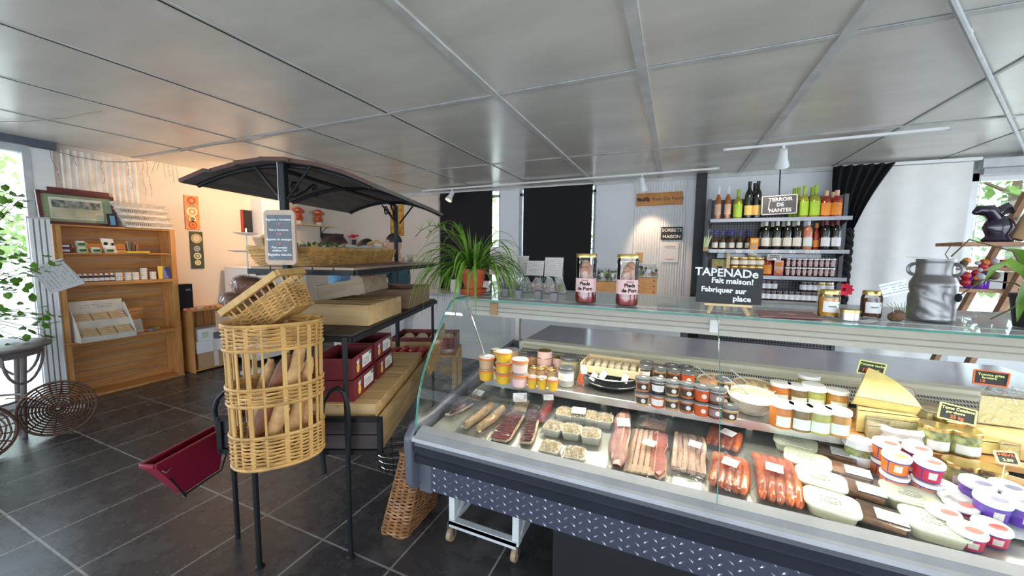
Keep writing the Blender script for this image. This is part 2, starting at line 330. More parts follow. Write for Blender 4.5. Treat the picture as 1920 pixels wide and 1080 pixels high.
def squiggle(mb, R, z, a0, a1, h, m):
    mb.tube([((R+.0006)*cos(a0+(a1-a0)*i/26), (R+.0006)*sin(a0+(a1-a0)*i/26), z+h*sin(i*1.9)*(1-.5*sin(i*.7))) for i in range(27)], .0006, m, 4)
def scribble(mb, o, ex, ey, w, h, rows, m, t=0.0015, dens=0.8, rnd=None, off=0.001):
    """rows of small printed dashes standing for unreadable fine print"""
    rn = rnd or random; ex, ey = Vector(ex).normalized(), Vector(ey).normalized(); n = ex.cross(ey); o = Vector(o)+n*off
    for i in range(rows):
        y = h/2-(i+0.5)*h/rows; x = -w/2
        while x < w/2:
            l = rn.uniform(0.05, 0.16)*w
            if rn.random() < dens:
                e = min(x+l, w/2); mb.quad(o+ex*x+ey*(y-t), o+ex*e+ey*(y-t), o+ex*e+ey*(y+t), o+ex*x+ey*(y+t), m)
            x += l+0.03*w
ORD = ['first', 'second', 'third', 'fourth', 'fifth', 'sixth', 'seventh', 'eighth', 'ninth', 'tenth', 'eleventh', 'twelfth', 'thirteenth', 'fourteenth', 'fifteenth', 'sixteenth', 'seventeenth', 'eighteenth', 'nineteenth', 'twentieth']
def arc(c, r, a0, a1, n, ex=(1, 0, 0), ey=(0, 0, 1)):
    c, ex, ey = Vector(c), Vector(ex), Vector(ey)
    return [c+ex*(r*cos(a0+(a1-a0)*i/n))+ey*(r*sin(a0+(a1-a0)*i/n)) for i in range(n+1)]
def spiral(c, r0, r1, a0, turns, n, ex=(1, 0, 0), ey=(0, 0, 1)):
    c, ex, ey = Vector(c), Vector(ex), Vector(ey)
    return [c+ex*((r0+(r1-r0)*i/n)*cos(a0+turns*2*PI*i/n))+ey*((r0+(r1-r0)*i/n)*sin(a0+turns*2*PI*i/n)) for i in range(n+1)]
# ------------------------------------------------------------------ room
XL, XR, YB, YF, ZC = -5.8, 4.3, 5.55, -4.0, 2.6
struct(MB().bb((XL-0.1, YF-0.1, -0.1), (XR+0.1, YB+0.1, 0), 'floor'), 'floor', smooth=False)
struct(MB().bb((XL-0.1, YF-0.1, ZC), (XR+0.1, YB+0.1, ZC+0.1), 'ceiling'), 'ceiling', smooth=False)
w = MB(); w.bb((XL-0.1, 1.70, 0), (XL, YB+0.1, ZC), 'wall_left'); w.bb((XL-0.1, YF, 2.52), (XL, 1.70, ZC), 'frame'); struct(w, 'wall_left', smooth=False)
# back wall with openings (full-height slits behind the blinds, window at the right end)
w = MB(); 
w.bb((XL-0.1, YB, 0), (-3.82, YB+0.12, ZC), 'wall_left'); w.bb((-2.63, YB, 0.0), (-2.30, YB+0.12, ZC), 'wall'); w.bb((-1.09, YB, 0), (2.80, YB+0.12, ZC), 'wall')
w.bb((-3.82, YB, 0), (-2.63, YB+0.12, 0.25), 'wall'); w.bb((-2.30, YB, 0), (-1.09, YB+0.12, 0.25), 'wall')
w.bb((2.80, YB, 0), (XR+0.1, YB+0.12, 0.9), 'wall'); w.bb((2.80, YB, 2.44), (XR+0.1, YB+0.12, ZC), 'frame')
struct(w, 'wall_back', smooth=False)
w = MB(); w.bb((XL, YF-0.1, 0), (XR, YF, 0.4), 'wall'); w.bb((XL, YF-0.1, 2.45), (XR, YF, ZC), 'wall')
for x in (XL+0.05, -3.2, -0.6, 2.0, XR-0.05): w.bb((x-0.06, YF-0.1, 0.4), (x+0.06, YF, 2.45), 'frame')
struct(w, 'wall_front', smooth=False)  # unseen openings added behind the viewer to fill the room with daylight
w = MB(); w.bb((XR, YF, 0), (XR+0.1, YB, 0.5), 'wall'); w.bb((XR, YF, 2.45), (XR+0.1, YB, ZC), 'wall'); w.bb((XR, 4.9, 0.5), (XR+0.1, YB, 2.45), 'wall'); w.bb((XR, YF, 0.5), (XR+0.1, -1.7, 2.45), 'wall')
struct(w, 'wall_right', smooth=False)
# ceiling battens
t = MB()
for i, x in enumerate((-4.78, -3.87, -2.96, -2.05)):
    t.bb((x-0.006, YF, ZC-0.004), (x+0.006, YB, ZC), 'gap'); t.bb((x+0.006, YF, ZC-0.003), (x+0.022, YB, ZC), 'batten')
for x, wd in ((-1.14, 0.022), (-0.22, 0.028), (0.69, 0.026)):
    t.bb((x-wd, YF, ZC-0.012), (x+wd, YB, ZC), 'batten')
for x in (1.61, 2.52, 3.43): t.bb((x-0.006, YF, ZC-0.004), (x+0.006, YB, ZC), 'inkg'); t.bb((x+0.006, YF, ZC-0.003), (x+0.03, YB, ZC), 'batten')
for y in (-2.86, -1.13, 0.60, 2.33, 4.06):
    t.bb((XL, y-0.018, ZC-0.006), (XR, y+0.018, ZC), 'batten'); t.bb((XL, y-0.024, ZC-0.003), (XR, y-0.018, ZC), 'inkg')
struct(t, 'trim_1', smooth=False)
# left glazing: frame posts, head rail, glass
w = MB()
for y0, y1 in ((1.55, 1.70), (-0.32, -0.22), (-2.1, -2.0)): w.bb((XL-0.10, y0, 0), (XL+0.02, y1, 2.52), 'white' if y0 > 1 else 'frame')
w.bb((XL-0.08, 1.50, 0.0), (XL+0.03, 1.55, 2.50), 'frame'); w.bb((XL-0.09, YF, 2.46), (XL+0.02, 1.55, 2.53), 'frame'); w.bb((XL-0.09, YF, 0), (XL+0.02, 1.55, 0.05), 'frame')
o = struct(w, 'window_1', smooth=False); g = MB().bb((XL-0.05, YF, 0.05), (XL-0.044, 1.5, 2.46), 'winglass').build('pane', o)
# dark valance at the head of the left glazing
struct(MB().bb((XL-0.02, YF, 2.53), (XL+0.06, 1.72, 2.60), col('slate_trim', (0.10, 0.11, 0.14))), 'trim_2', smooth=False)
# back windows behind the blinds
for i, (a, b) in enumerate(((-3.82, -2.63), (-2.30, -1.09))):
    w = MB()
    for x in (a+0.02, b-0.02): w.bb((x-0.02, YB+0.04, 0.25), (x+0.02, YB+0.10, ZC), 'frame')
    w.bb((a, YB+0.04, 2.46), (b, YB+0.10, 2.50), 'frame')
    o = struct(w, 'window_%d' % (i+2), smooth=False); MB().bb((a, YB+0.07, 0.25), (b, YB+0.074, ZC), 'winglass').build('pane', o)
w = MB(); w.bb((2.80, YB+0.02, 0.9), (2.86, YB+0.1, 2.44), 'white'); w.bb((2.8, YB+0.02, 2.36), (XR, YB+0.1, 2.44), 'white'); w.bb((2.8, YB+0.02, 0.9), (XR, YB+0.1, 0.96), 'white')
o = struct(w, 'window_4', smooth=False); MB().bb((2.86, YB+0.06, 0.96), (XR, YB+0.064, 2.36), 'winglass').build('pane', o)
w = MB(); w.bb((XR+0.02, -1.7, 0.5), (XR+0.08, 4.9, 0.56), 'frame'); w.bb((XR+0.02, -1.7, 2.39), (XR+0.08, 4.9, 2.45), 'frame')
for y in (-1.67, 1.6, 4.87): w.bb((XR+0.02, y-0.03, 0.5), (XR+0.08, y+0.03, 2.45), 'frame')
struct(w, 'window_5', smooth=False)  # unseen side window added to let in fill daylight
# black post and white steel moulding on the back wall
struct(MB().bb((0.21, 5.42, 0), (0.33, YB, ZC), 'black'), 'trim_3', smooth=False)
struct(MB().bb((XL, YB-0.03, ZC-0.05), (2.78, YB, ZC), 'batten'), 'trim_4', smooth=False)
struct(MB().bb((-1.08, YB-0.012, 0), (0.2, YB, 0.09), 'black'), 'baseboard_back', smooth=False)
struct(MB().bb((XL, 3.0, 0), (XL+0.012, YB, 0.08), 'black'), 'baseboard_left', smooth=False)
# corrugated panels
def corrugated(name, x0, x1, z0, z1, y, m, pitch=0.032, dep=0.008, axis='x'):
    n = int((x1-x0)/pitch)*4
    def fn(u, v):
        x = x0+(x1-x0)*u; d = dep*(0.5+0.5*sin(2*PI*u*n/4)); z = z0+(z1-z0)*v
        return (x, y-d, z) if axis == 'x' else (y+d, x, z)
    mb = MB().grid(fn, n, 1, m); return mb.build(name)
tag(corrugated('corrugated_panel', -0.55, 0.12, 0.02, 2.58, YB-0.004, K['white'], dep=0.014), 'tall white corrugated panel on back wall beside the black post', 'wall panel')
tag(corrugated('corrugated_panel', 1.75, 2.36, 1.80, 2.56, XL+0.004, col('peach_panel', (0.80, 0.74, 0.66)), axis='y', pitch=0.05, dep=0.02), 'cream corrugated panel high on left wall behind the framed picture', 'wall panel')
# blinds
def blind(a, b, zb, label):
    t = thing('roller_blind', label, 'blind', ((a+b)/2, YB-0.06, 0))
    MB().bb((-(b-a)/2, -0.003, zb), ((b-a)/2, 0.003, 2.56), 'blind').build('fabric', t)
    MB().cyl((-(b-a)/2, 0.012, 2.572), ((b-a)/2, 0.012, 2.572), 0.016, 'whitep').build('roller', t)
    MB().bb((-(b-a)/2, -0.008, zb-0.025), ((b-a)/2, 0.008, zb), 'black').build('bottom_bar', t)
blind(-3.74, -2.74, 0.45, 'black roller blind behind the spider plant, nearest the flower picture')
blind(-2.20, -1.13, 0.45, 'black roller blind behind the price sheets and tall meat jars')
# ------------------------------------------------------------------ ceiling tracks, spot lamps, conduit
def track(name, a, b, label):
    t = thing(name, label, 'light track', a); mb = wmb(t); mb.beam(a, b, 0.035, 0.022, 'whitep'); mb.build('rail', t)
    m2 = wmb(t); d = (Vector(b)-Vector(a)).normalized()
    for p in (Vector(a), Vector(b)): m2 = wmb(t); m2.beam(p-d*0.012, p+d*0.012, 0.04, 0.026, 'frame'); m2.build('end_cap', t)
    return t
def wmb(t):
    mb = MB(); R = t.rotation_euler.to_matrix().to_4x4(); mb.T = (Matrix.Translation(t.location) @ R).inverted(); return mb
track('ceiling_light_track', (-3.9, 5.22, ZC-0.03), (0.42, 5.06, ZC-0.03), 'long white light track along the blinds at the back wall')
track('ceiling_light_track', (0.39, 4.22, ZC-0.03), (1.93, 4.14, ZC-0.03), 'white light track on the ceiling in front of the bottle shelves')
def spot(loc, target, label, energy, color, size, on=True):
    t = thing('spot_lamp', label, 'spot lamp', loc)
    MB().cyl((0, 0, 0), (0, 0, -0.06), 0.012, 'whitep').build('stem', t)
    d = (Vector(target)-Vector(loc)).normalized(); q = d.to_track_quat('Z', 'Y').to_matrix(); o = Vector((0, 0, -0.07))
    mb = MB(); mb.lathe([(0.0001, -0.045), (0.03, -0.04), (0.034, 0.0), (0.040, 0.05), (0.055, 0.10), (0.060, 0.125), (0.055, 0.125), (0.035, 0.05), (0.0001, 0.045)], 'whitep', 20, o, R=q, cap=False); mb.build('shade', t)
    MB().sphere(o+d*0.085, 0.036, K['bulb'] if on else K['white'], 12).build('bulb', t)
    if on: lamp('spot_light', 'SPOT', o+d*0.13, energy, color, o+d*1.0, t, spot_size=size, spot_blend=0.5, shadow_soft_size=0.04)
    return t
K['bulb'] = M('warm_bulb', (1.0, 0.72, 0.4), 0.4, emis=2.5)
spot((-3.32, 5.20, ZC-0.04), (-3.75, 4.4, 1.0), 'white spot lamp in front of the black blind behind the spider plant', 25, (1, 0.8, 0.6), rad(70))
spot((-0.43, 5.09, ZC-0.04), (-0.26, 5.55, 1.6), 'white spot lamp shining on the corrugated panel and wooden name board', 30, (1, 0.70, 0.42), rad(58))
spot((0.86, 4.20, ZC-0.04), (0.98, 5.0, 1.5), 'white spot lamp above the bottle shelves, hanging from the short track', 16, (1, 0.9, 0.8), rad(95))
# the warm lamp that lights the cream wall hangs behind the canopy
spot((-4.30, 3.35, ZC-0.02), (-5.8, 3.15, 2.05), 'white spot lamp aimed at the cream left wall above the crates', 105, (1, 0.62, 0.32), rad(95))
c = thing('ceiling_conduit', 'thin grey conduit pipe running diagonally under the ceiling', 'pipe', (0.95, 2.14, ZC-0.03))
wmb(c).tube([(-0.40, 0.0, ZC-0.02), (0.97, 2.16, ZC-0.02), (3.14, 5.50, ZC-0.02)], 0.013, K['frame'], 8).build('pipe', c)
m2 = wmb(c)
for p in ((1.2, 2.51), (2.2, 4.05), (3.0, 5.29)): m2 = wmb(c); m2.box((p[0], p[1], ZC-0.015), (0.05, 0.012, 0.032), 'whitep', rz=0.99); m2.build('pipe_clip', c)
# ------------------------------------------------------------------ refrigerated display counter
CX0, CX1 = -1.03, 1.72
GP = [(1.309, 0.755), (1.316, 0.82), (1.330, 0.90), (1.343, 0.94), (1.36, 0.985), (1.388, 1.04), (1.432, 1.108), (1.484, 1.178), (1.545, 1.252), (1.60, 1.300), (1.63, 1.312), (1.66, 1.316)]
ct = thing('display_counter', 'long refrigerated glass display counter on castors, full of meats, jars and cheeses', 'counter', (0.35, 1.85, 0))
def cbuild(mb, name, **k): return mb.build(name, ct, **k)
def strip(mb, prof, x0, x1, m):
    for (y0, z0), (y1, z1) in zip(prof, prof[1:]): mb.quad((x0, y0, z0), (x1, y0, z0), (x1, y1, z1), (x0, y1, z1), m)
for a, b in ((CX0+0.006, 0.158), (0.162, CX1)):
    mb = wmb(ct); strip(mb, GP, a, b, 'glass'); g = cbuild(mb, 'front_glass', ang=60)
    e = wmb(ct); e.tube([(a, y, z) for y, z in GP], 0.0013, 'gedge', 5); e.tube([(a, GP[0][0], GP[0][1]), (b, GP[0][0], GP[0][1])], 0.001, 'gedge', 5); e.build('glass_edge', g)
mb = wmb(ct); mb.add([(CX0, y, z) for y, z in GP]+[(CX0, 2.36, 1.311), (CX0, 2.38, 0.90), (CX0, 2.2, 0.85), (CX0, 1.40, 0.755)], [tuple(range(len(GP)+4))], 'sideglass'); g = cbuild(mb, 'side_glass')
e = wmb(ct); e.tube([(CX0, y, z) for y, z in GP], 0.0025, 'gedge', 5); e.build('glass_edge', g)
mb = wmb(ct); mb.quad((CX0-0.01, 1.668, 1.317), (CX1, 1.668, 1.317), (CX1, 2.42, 1.317), (CX0-0.01, 2.42, 1.317), 'glass'); g = cbuild(mb, 'top_glass')
e = wmb(ct); e.bb((CX0-0.01, 1.660, 1.309), (CX1, 1.668, 1.317), 'gedge'); e.bb((CX0-0.014, 1.660, 1.309), (CX0-0.01, 2.42, 1.317), 'gedge'); e.build('glass_edge', g, smooth=False)
mb = wmb(ct); mb.bb((CX0+0.02, 1.84, 1.296), (CX1, 2.42, 1.312), 'white'); mb.bb((CX0+0.02, 1.74, 1.300), (CX1, 1.86, 1.309), 'white'); cbuild(mb, 'top_cover', smooth=False)
# fluted light beam under the top and its tube
mb = wmb(ct); strip(mb, [(1.80, 1.216), (1.765, 1.218), (1.765, 1.240), (1.770, 1.243), (1.765, 1.246), (1.765, 1.262), (1.770, 1.265), (1.765, 1.268), (1.765, 1.306), (1.90, 1.306), (1.90, 1.216)], CX0+0.03, CX1, 'beam'); lb = cbuild(mb, 'light_beam', ang=25)
mb = wmb(ct); mb.cyl((CX0+0.1, 1.835, 1.222), (CX1-0.05, 1.835, 1.222), 0.013, M('light_tube', (1.0, 0.97, 0.84), 0.4, emis=6)); mb.build('light_tube', lb)
lamp('counter_tube_light', 'AREA', (0.35-0.35, 0.0-0.015, 1.205), 19, (1, 0.95, 0.80), (0, -0.42, 0.75), ct, shape='RECTANGLE', size=2.6, size_y=0.05)
mb = wmb(ct)
for x in (0.165,): mb.bb((x-0.017, 1.752, 1.232), (x+0.017, 1.766, 1.285), 'white')
mb.build('glass_clip', lb)
mb = wmb(ct); mb.bb((-0.885, 1.750, 1.225), (-0.845, 1.764, 1.29), 'card'); mb.build('tag', lb)
# display deck, lip and sides
mb = wmb(ct); strip(mb, [(1.352, 0.722), (1.362, 0.7285), (1.80, 0.776), (2.2, 0.80)], CX0+0.02, CX1, 'tray'); cbuild(mb, 'deck')
mb = wmb(ct); strip(mb, [(1.362, 0.731), (1.345, 0.768), (1.309, 0.756), (1.290, 0.742)], CX0+0.012, CX1, 'bump'); cbuild(mb, 'front_ledge', ang=10)
mb = wmb(ct); strip(mb, [(1.290, 0.742), (1.278, 0.737), (1.275, 0.722), (1.284, 0.716), (1.292, 0.716)], CX0-0.005, CX1, 'bump'); cbuild(mb, 'bumper_strip')
mb = wmb(ct); strip(mb, [(1.292, 0.722), (1.284, 0.70), (1.286, 0.672), (1.30, 0.664), (1.30, 0.655), (1.29, 0.648), (1.296, 0.615), (1.33, 0.606), (1.33, 0.49)], CX0, CX1, 'rubber'); cbuild(mb, 'front_moulding', ang=12)
# diamond plate
mb = wmb(ct); mb.bb((CX0+0.07, 1.326, 0.478), (CX1, 1.345, 0.606), 'dplate'); p = 0.029; nx = int((CX1-CX0-0.09)/p)
for i in range(nx):
    for j in range(7):
        if (i+j) % 2: continue
        x = CX0+0.085+i*p; z = 0.487+j*0.0175; s_ = 1 if (i % 2) else -1; d = 0.0085
        a = (x-d, 1.3255, z-s_*d*0.8); b = (x+d, 1.3255, z+s_*d*0.8); mx = (x, 1.3215, z); nxv = s_*0.0028
        mb.add([a, (x+0.003, 1.3255, z-nxv), b, (x-0.003, 1.3255, z+nxv), mx], [(0, 1, 4), (1, 2, 4), (2, 3, 4), (3, 0, 4)], 'stud')
cbuild(mb, 'plate_panel', smooth=False)
# end cap
mb = wmb(ct); poly = [(1.315, 0.79), (1.262, 0.735), (1.272, 0.52), (1.30, 0.478), (1.42, 0.462), (2.5, 0.462), (2.5, 0.93), (2.2, 0.90), (1.45, 0.79)]
n = len(poly); mb.add([(CX0-0.035, y, z) for y, z in poly]+[(CX0+0.004, y, z) for y, z in poly], [tuple(range(n-1, -1, -1)), tuple(range(n, 2*n))]+[(i, (i+1) % n, n+(i+1) % n, n+i) for i in range(n)], 'casing'); cbuild(mb, 'end_panel', bevel=0.012)
mb = wmb(ct); mb.bb((CX0+0.004, 1.33, 0.462), (CX0+0.07, 1.345, 0.61), 'casing'); mb.bb((CX0, 1.40, 0.44), (CX1, 2.45, 0.50), 'black'); mb.bb((CX0, 2.42, 0.5), (CX1, 2.5, 0.93), 'casing'); mb.bb((-0.45, 1.55, 0.02), (CX1, 2.4, 0.44), 'black'); cbuild(mb, 'cabinet_body', smooth=False)
# step shelf in stainless steel, its posts, rear grille, ledge and worktop
mb = wmb(ct); strip(mb, [(1.80, 0.829), (1.785, 0.829), (1.785, 0.864), (1.789, 0.866), (2.22, 0.866)], CX0+0.10, 0.66, 'steel'); cbuild(mb, 'step_shelf', ang=15)
mb = wmb(ct); strip(mb, [(1.83, 0.822), (1.815, 0.822), (1.815, 0.842), (2.22, 0.842)], 0.66, CX1, 'pine'); cbuild(mb, 'step_board', ang=15)
for x in (CX0+0.16, -0.62, -0.30, 0.02, 0.34, 0.6):
    mb = wmb(ct); mb.bb((x-0.012, 1.89, 0.78), (x+0.012, 1.905, 0.862), 'cream'); mb.build('shelf_post', ct, smooth=False)
mb = wmb(ct); mb.quad((CX0+0.1, 2.215, 0.862), (CX1, 2.215, 0.862), (CX1, 2.345, 0.914), (CX0+0.1, 2.345, 0.914), 'grille'); cbuild(mb, 'rear_grille', smooth=False)
mb = wmb(ct); strip(mb, [(2.345, 0.905), (2.338, 0.908), (2.338, 0.926), (2.352, 0.930), (2.372, 0.932), (2.372, 0.95), (2.43, 0.953)], CX0+0.09, CX1, 'cream'); mb.bb((CX0+0.08, 2.33, 0.86), (CX0+0.10, 2.43, 0.953), 'cream'); cbuild(mb, 'rear_ledge', ang=15)
mb = wmb(ct); mb.bb((CX0+0.09, 2.43, 0.93), (CX1, 3.0, 0.951), 'steelw'); cbuild(mb, 'worktop', smooth=False)
mb = wmb(ct); mb.bb((CX0+0.06, 1.96, 0.782), (CX1, 1.966, 0.838), 'black'); cbuild(mb, 'shade_panel', smooth=False)  # black sheet standing in for the shade under the step shelf
# rear uprights carrying the top
for x in (CX0+0.05, 1.66):
    mb = wmb(ct); mb.bb((x-0.015, 2.36, 0.95), (x+0.015, 2.40, 1.30), 'steel'); mb.build('upright', ct, smooth=False)
mb = wmb(ct); mb.tube([(CX0+0.03, 1.70, 1.30), (CX0+0.10, 1.78, 1.0), (CX0+0.16, 1.86, 0.87)], 0.004, 'silver', 6); mb.build('stay_rod', ct)
# chassis on castors
mb = wmb(ct)
mb.bb((-1.045, 1.60, 0.10), (-0.655, 1.635, 0.125), 'chass'); mb.bb((-1.045, 1.60, 0.085), (-0.655, 1.605, 0.12), 'frame')
for x in (-1.035, -0.665): mb.bb((x-0.012, 1.605, 0.10), (x+0.022, 1.65, 0.46), 'chass'); mb.beam((x+0.005, 1.63, 0.12), (x+0.005, 2.35, 0.12), 0.03, 0.035, 'chass'); mb.beam((x+0.01, 1.64, 0.14), (x+0.01, 2.05, 0.44), 0.035, 0.03, 'chass')
mb.bb((-1.045, 2.32, 0.10), (-0.655, 2.36, 0.46), 'chass'); cbuild(mb, 'chassis', smooth=False)
for x, y in ((-1.04, 1.615), (-0.67, 1.63), (-1.04, 2.3), (-0.67, 2.3)):
    mb = wmb(ct); mb.cyl((x-0.012, y, 0.036), (x+0.012, y, 0.036), 0.036, col('castor_tan', (0.34, 0.24, 0.14)), 18); mb.cyl((x-0.016, y, 0.036), (x+0.016, y, 0.036), 0.012, 'silver', 10); mb.bb((x-0.019, y-0.012, 0.03), (x-0.015, y+0.012, 0.10), 'silver'); mb.bb((x+0.015, y-0.012, 0.03), (x+0.019, y+0.012, 0.10), 'silver'); mb.build('castor', ct)
# cable on the floor beneath the counter
cb = thing('power_cable', 'white power cable lying on the dark floor under the counter', 'cable', (-0.1, 1.5, 0))
wmb(cb).tube([(-0.14, 1.52, 0.03), (-0.10, 1.45, 0.008), (-0.02, 1.38, 0.007), (0.12, 1.33, 0.007), (0.3, 1.30, 0.007)], 0.006, 'whitep', 6).build('lead', cb)
# ------------------------------------------------------------------ outdoors
struct(MB().bb((-40, -30, -0.12), (XL-0.11, 40, -0.02), col('pale_terrace', (0.62, 0.60, 0.56), 0.9)), 'ground_left', smooth=False)
struct(MB().bb((XL, YB+0.13, -0.12), (40, 40, -0.02), col('pale_terrace', (0.6, 0.6, 0.55))), 'ground_back', smooth=False)
struct(MB().bb((XR+0.11, -30, -0.12), (40, YB+0.13, -0.02), col('pale_terrace', (0.6, 0.6, 0.55))), 'ground_right', smooth=False)
def tree(loc, h, r, n, label, c, group):
    t = thing('leafy_tree', label, 'tree', loc, group=group); rn = random.Random(hash(label) % 999+int(loc[0]*7))
    tr = MB(); tr.tube([(0, 0, -0.02), (0.05, 0.02, h*0.3), (-0.04, 0.05, h*0.6), (0.03, 0, h*0.85)], [0.13, 0.1, 0.07, 0.02], 'stem', 8)
    for k in range(7):
        a = k*2.4; z = h*(0.32+0.07*k); tr.tube([(0, 0, z), (cos(a)*r*0.4, sin(a)*r*0.4, z+0.3), (cos(a)*r*0.75, sin(a)*r*0.75, z+0.45)], [0.04, 0.025, 0.01], 'stem', 5)
    tr.build('trunk', t); lf = MB()
    for k in range(n):
        while True:
            p = Vector((rn.uniform(-1, 1), rn.uniform(-1, 1), rn.uniform(-1, 1)))
            if p.length < 1 and p.length > 0.25: break
        p = Vector((p.x*r, p.y*r, h*0.62+p.z*h*0.42)); d = Vector((rn.uniform(-1, 1), rn.uniform(-1, 1), rn.uniform(-0.8, 0.4))).normalized(); x, y = perp(d); s_ = rn.uniform(0.07, 0.15)
        lf.quad(p-d*s_, p+x*s_*0.5, p+d*s_, p-x*s_*0.5, c)
    lf.build('foliage', t, smooth=False); return t
cg1 = leafy('tree_leaf_pale', (0.22, 0.36, 0.08), (0.42, 0.55, 0.2)); cg2 = leafy('tree_leaf_green', (0.10, 0.22, 0.03), (0.25, 0.42, 0.1))
tree((-11.0, 1.6, 0), 3.6, 1.5, 1500, 'pale leafy tree outside, seen through the left glazing', cg1, None)
tree((-13.8, 4.4, 0), 2.4, 1.3, 1100, 'low leafy bush outside beyond the left glazing', cg2, None)
tree((5.4, 9.5, 0), 4.4, 1.5, 1600, 'green tree outside the right end window above the ladder shelf', cg2, None)
tree((9.8, 11.0, 0), 5.2, 2.0, 1600, 'pale tree outside at the far right edge of the end window', cg1, None)
tree((-2.9, 9.0, 0), 4.0, 1.6, 1200, 'green tree outside seen in the slits between the black blinds', cg1, None)
# ------------------------------------------------------------------ white curtain, rail, cassette, black tied curtain
t = thing('white_curtain', 'tall white curtain hanging beside the right end window', 'curtain', (2.25, 5.42, 0))
def cf(u, v):
    x = 1.70+1.04*u-0.02*(1-v); f = 0.018*sin(u*9+0.4)+0.012*sin(u*21+1)
    return (x, 5.44+f*(1.15-v*0.8), 0.35+2.19*v)
wmb(t).grid(cf, 60, 8, 'curtain').build('cloth', t)
wmb(t).bb((1.66, 5.40, 2.545), (2.78, 5.47, 2.575), 'whitep').build('rail', t)
t = thing('blind_cassette', 'grey blind cassette across the top of the right end window', 'blind', (3.4, 5.44, 2.5))
mb = wmb(t); mb.bb((2.80, 5.42, 2.47), (4.2, 5.5, 2.56), 'frame'); mb.bb((2.80, 5.40, 2.40), (4.2, 5.46, 2.455), 'bump'); mb.build('cassette', t, smooth=False)
wmb(t).cyl((2.80, 5.43, 2.39), (2.80, 5.43, 1.25), 0.004, 'whitep').build('pull_chain', t)
t = thing('black_curtain', 'black velvet curtain gathered and tied into a plait beside the bottle shelves', 'curtain', (1.75, 5.3, 0))
def bc(u, v):   # v=0 top, 1 tie
    c0, c1 = 1.83, 1.735; hw = 0.215*(1-v)**0.9+0.05; x = (c0*(1-v)+c1*v)+(u-0.5)*2*hw
    if v < 1: x += -0.03*sin(PI*v)
    return (x, 5.33+0.03*sin(u*38)*(1-0.4*v), 2.56-0.72*v)
wmb(t).grid(bc, 90, 14, 'velvet').build('drape', t)
mb = wmb(t)
for k in range(3):
    pts = []; rs = []
    for i in range(46):
        s_ = i/45; a = s_*4.2*2*PI+k*2*PI/3; z = 1.86-1.1*s_; pts.append((1.735+0.033*cos(a), 5.33+0.033*sin(a), z)); rs.append(0.040)
    mb.tube(pts, rs, 'velvet', 8)
mb.build('plait', t)
f = thing('red_flower', 'bright red cloth flower pinned to the black plaited curtain', 'flower', (1.745, 5.255, 1.20)); mb = MB()
for k in range(9):
    a = k*2*PI/9; c = Vector((cos(a), 0, sin(a))); s_ = Vector((-sin(a), 0, cos(a)))
    mb.add([(0, 0, 0), c*0.045-s_*0.03+Vector((0, -0.012, 0)), c*0.078+Vector((0, -0.02, 0)), c*0.045+s_*0.03+Vector((0, -0.012, 0))], [(0, 1, 2, 3)], col('flower_red', (0.80, 0.015, 0.06), 0.6))
mb.build('petals', f); MB().sphere((0, -0.012, 0), 0.018, col('flower_heart', (0.45, 0.01, 0.03))).build('heart', f)
# ------------------------------------------------------------------ bottle shelving
RY0, RY1 = 4.80, 5.08
rk = thing('bottle_rack', 'black pegboard shelving unit full of bottles and jars at the back wall', 'shelving unit', (0.98, 4.95, 0))
mb = wmb(rk); mb.bb((0.36, RY1, 0.05), (1.62, RY1+0.02, 2.21), 'peg'); mb.build('pegboard', rk, smooth=False)
for x in (0.35, 1.625):
    mb = wmb(rk); mb.bb((x-0.018, RY1-0.02, 0), (x+0.018, RY1+0.05, 2.22), 'rack'); mb.build('upright', rk, smooth=False)
SHZ = [1.962, 1.625, 1.345, 1.07, 0.78]
for z in SHZ:
    mb = wmb(rk); mb.bb((0.345, RY0, z-0.012), (1.60, RY1, z), 'rack'); mb.bb((0.345, RY0-0.006, z-0.034), (1.60, RY0+0.004, z+0.004), 'rackfront')
    for x in (0.36, 1.59): mb.add([(x-0.004, RY0, z-0.012), (x-0.004, RY1, z-0.012), (x-0.004, RY1, z-0.09), (x+0.004, RY0, z-0.012), (x+0.004, RY1, z-0.012), (x+0.004, RY1, z-0.09)], [(0, 1, 2), (5, 4, 3), (0, 3, 4, 1), (1, 4, 5, 2), (2, 5, 3, 0)], 'rack')
    mb.build('shelf', rk, smooth=False)
mb = wmb(rk); mb.bb((0.45, 4.95, 1.53), (1.42, 4.97, 1.585), 'rackfront'); mb.build('shelf_header', rk, smooth=False)
mb = wmb(rk); mb.bb((0.345, 4.86, 0.0), (1.60, RY1, 0.12), 'rack'); mb.build('foot_rail', rk, smooth=False)
# bottle kinds: (profile, liquid/glass colour, cap colour, cap from height, label colour, label z-range)
WINE = [(0.0001, 0.004), (0.034, 0), (0.037, 0.01), (0.037, 0.19), (0.033, 0.215), (0.018, 0.243), (0.0145, 0.26), (0.0145, 0.31)]
SLIM = [(0.0001, 0.003), (0.027, 0), (0.029, 0.008), (0.029, 0.155), (0.022, 0.185), (0.0125, 0.205), (0.0115, 0.27), (0.013, 0.275)]
SQ = [(0.0001, 0.003), (0.036, 0), (0.040, 0.006), (0.040, 0.14), (0.032, 0.16), (0.014, 0.175), (0.013, 0.25)]
FLASK = [(0.0001, 0.003), (0.040, 0), (0.042, 0.006), (0.042, 0.125), (0.034, 0.15), (0.016, 0.165), (0.016, 0.205)]
SMALL = [(0.0001, 0.003), (0.026, 0), (0.028, 0.006), (0.028, 0.10), (0.012, 0.15), (0.010, 0.17), (0.010, 0.215)]
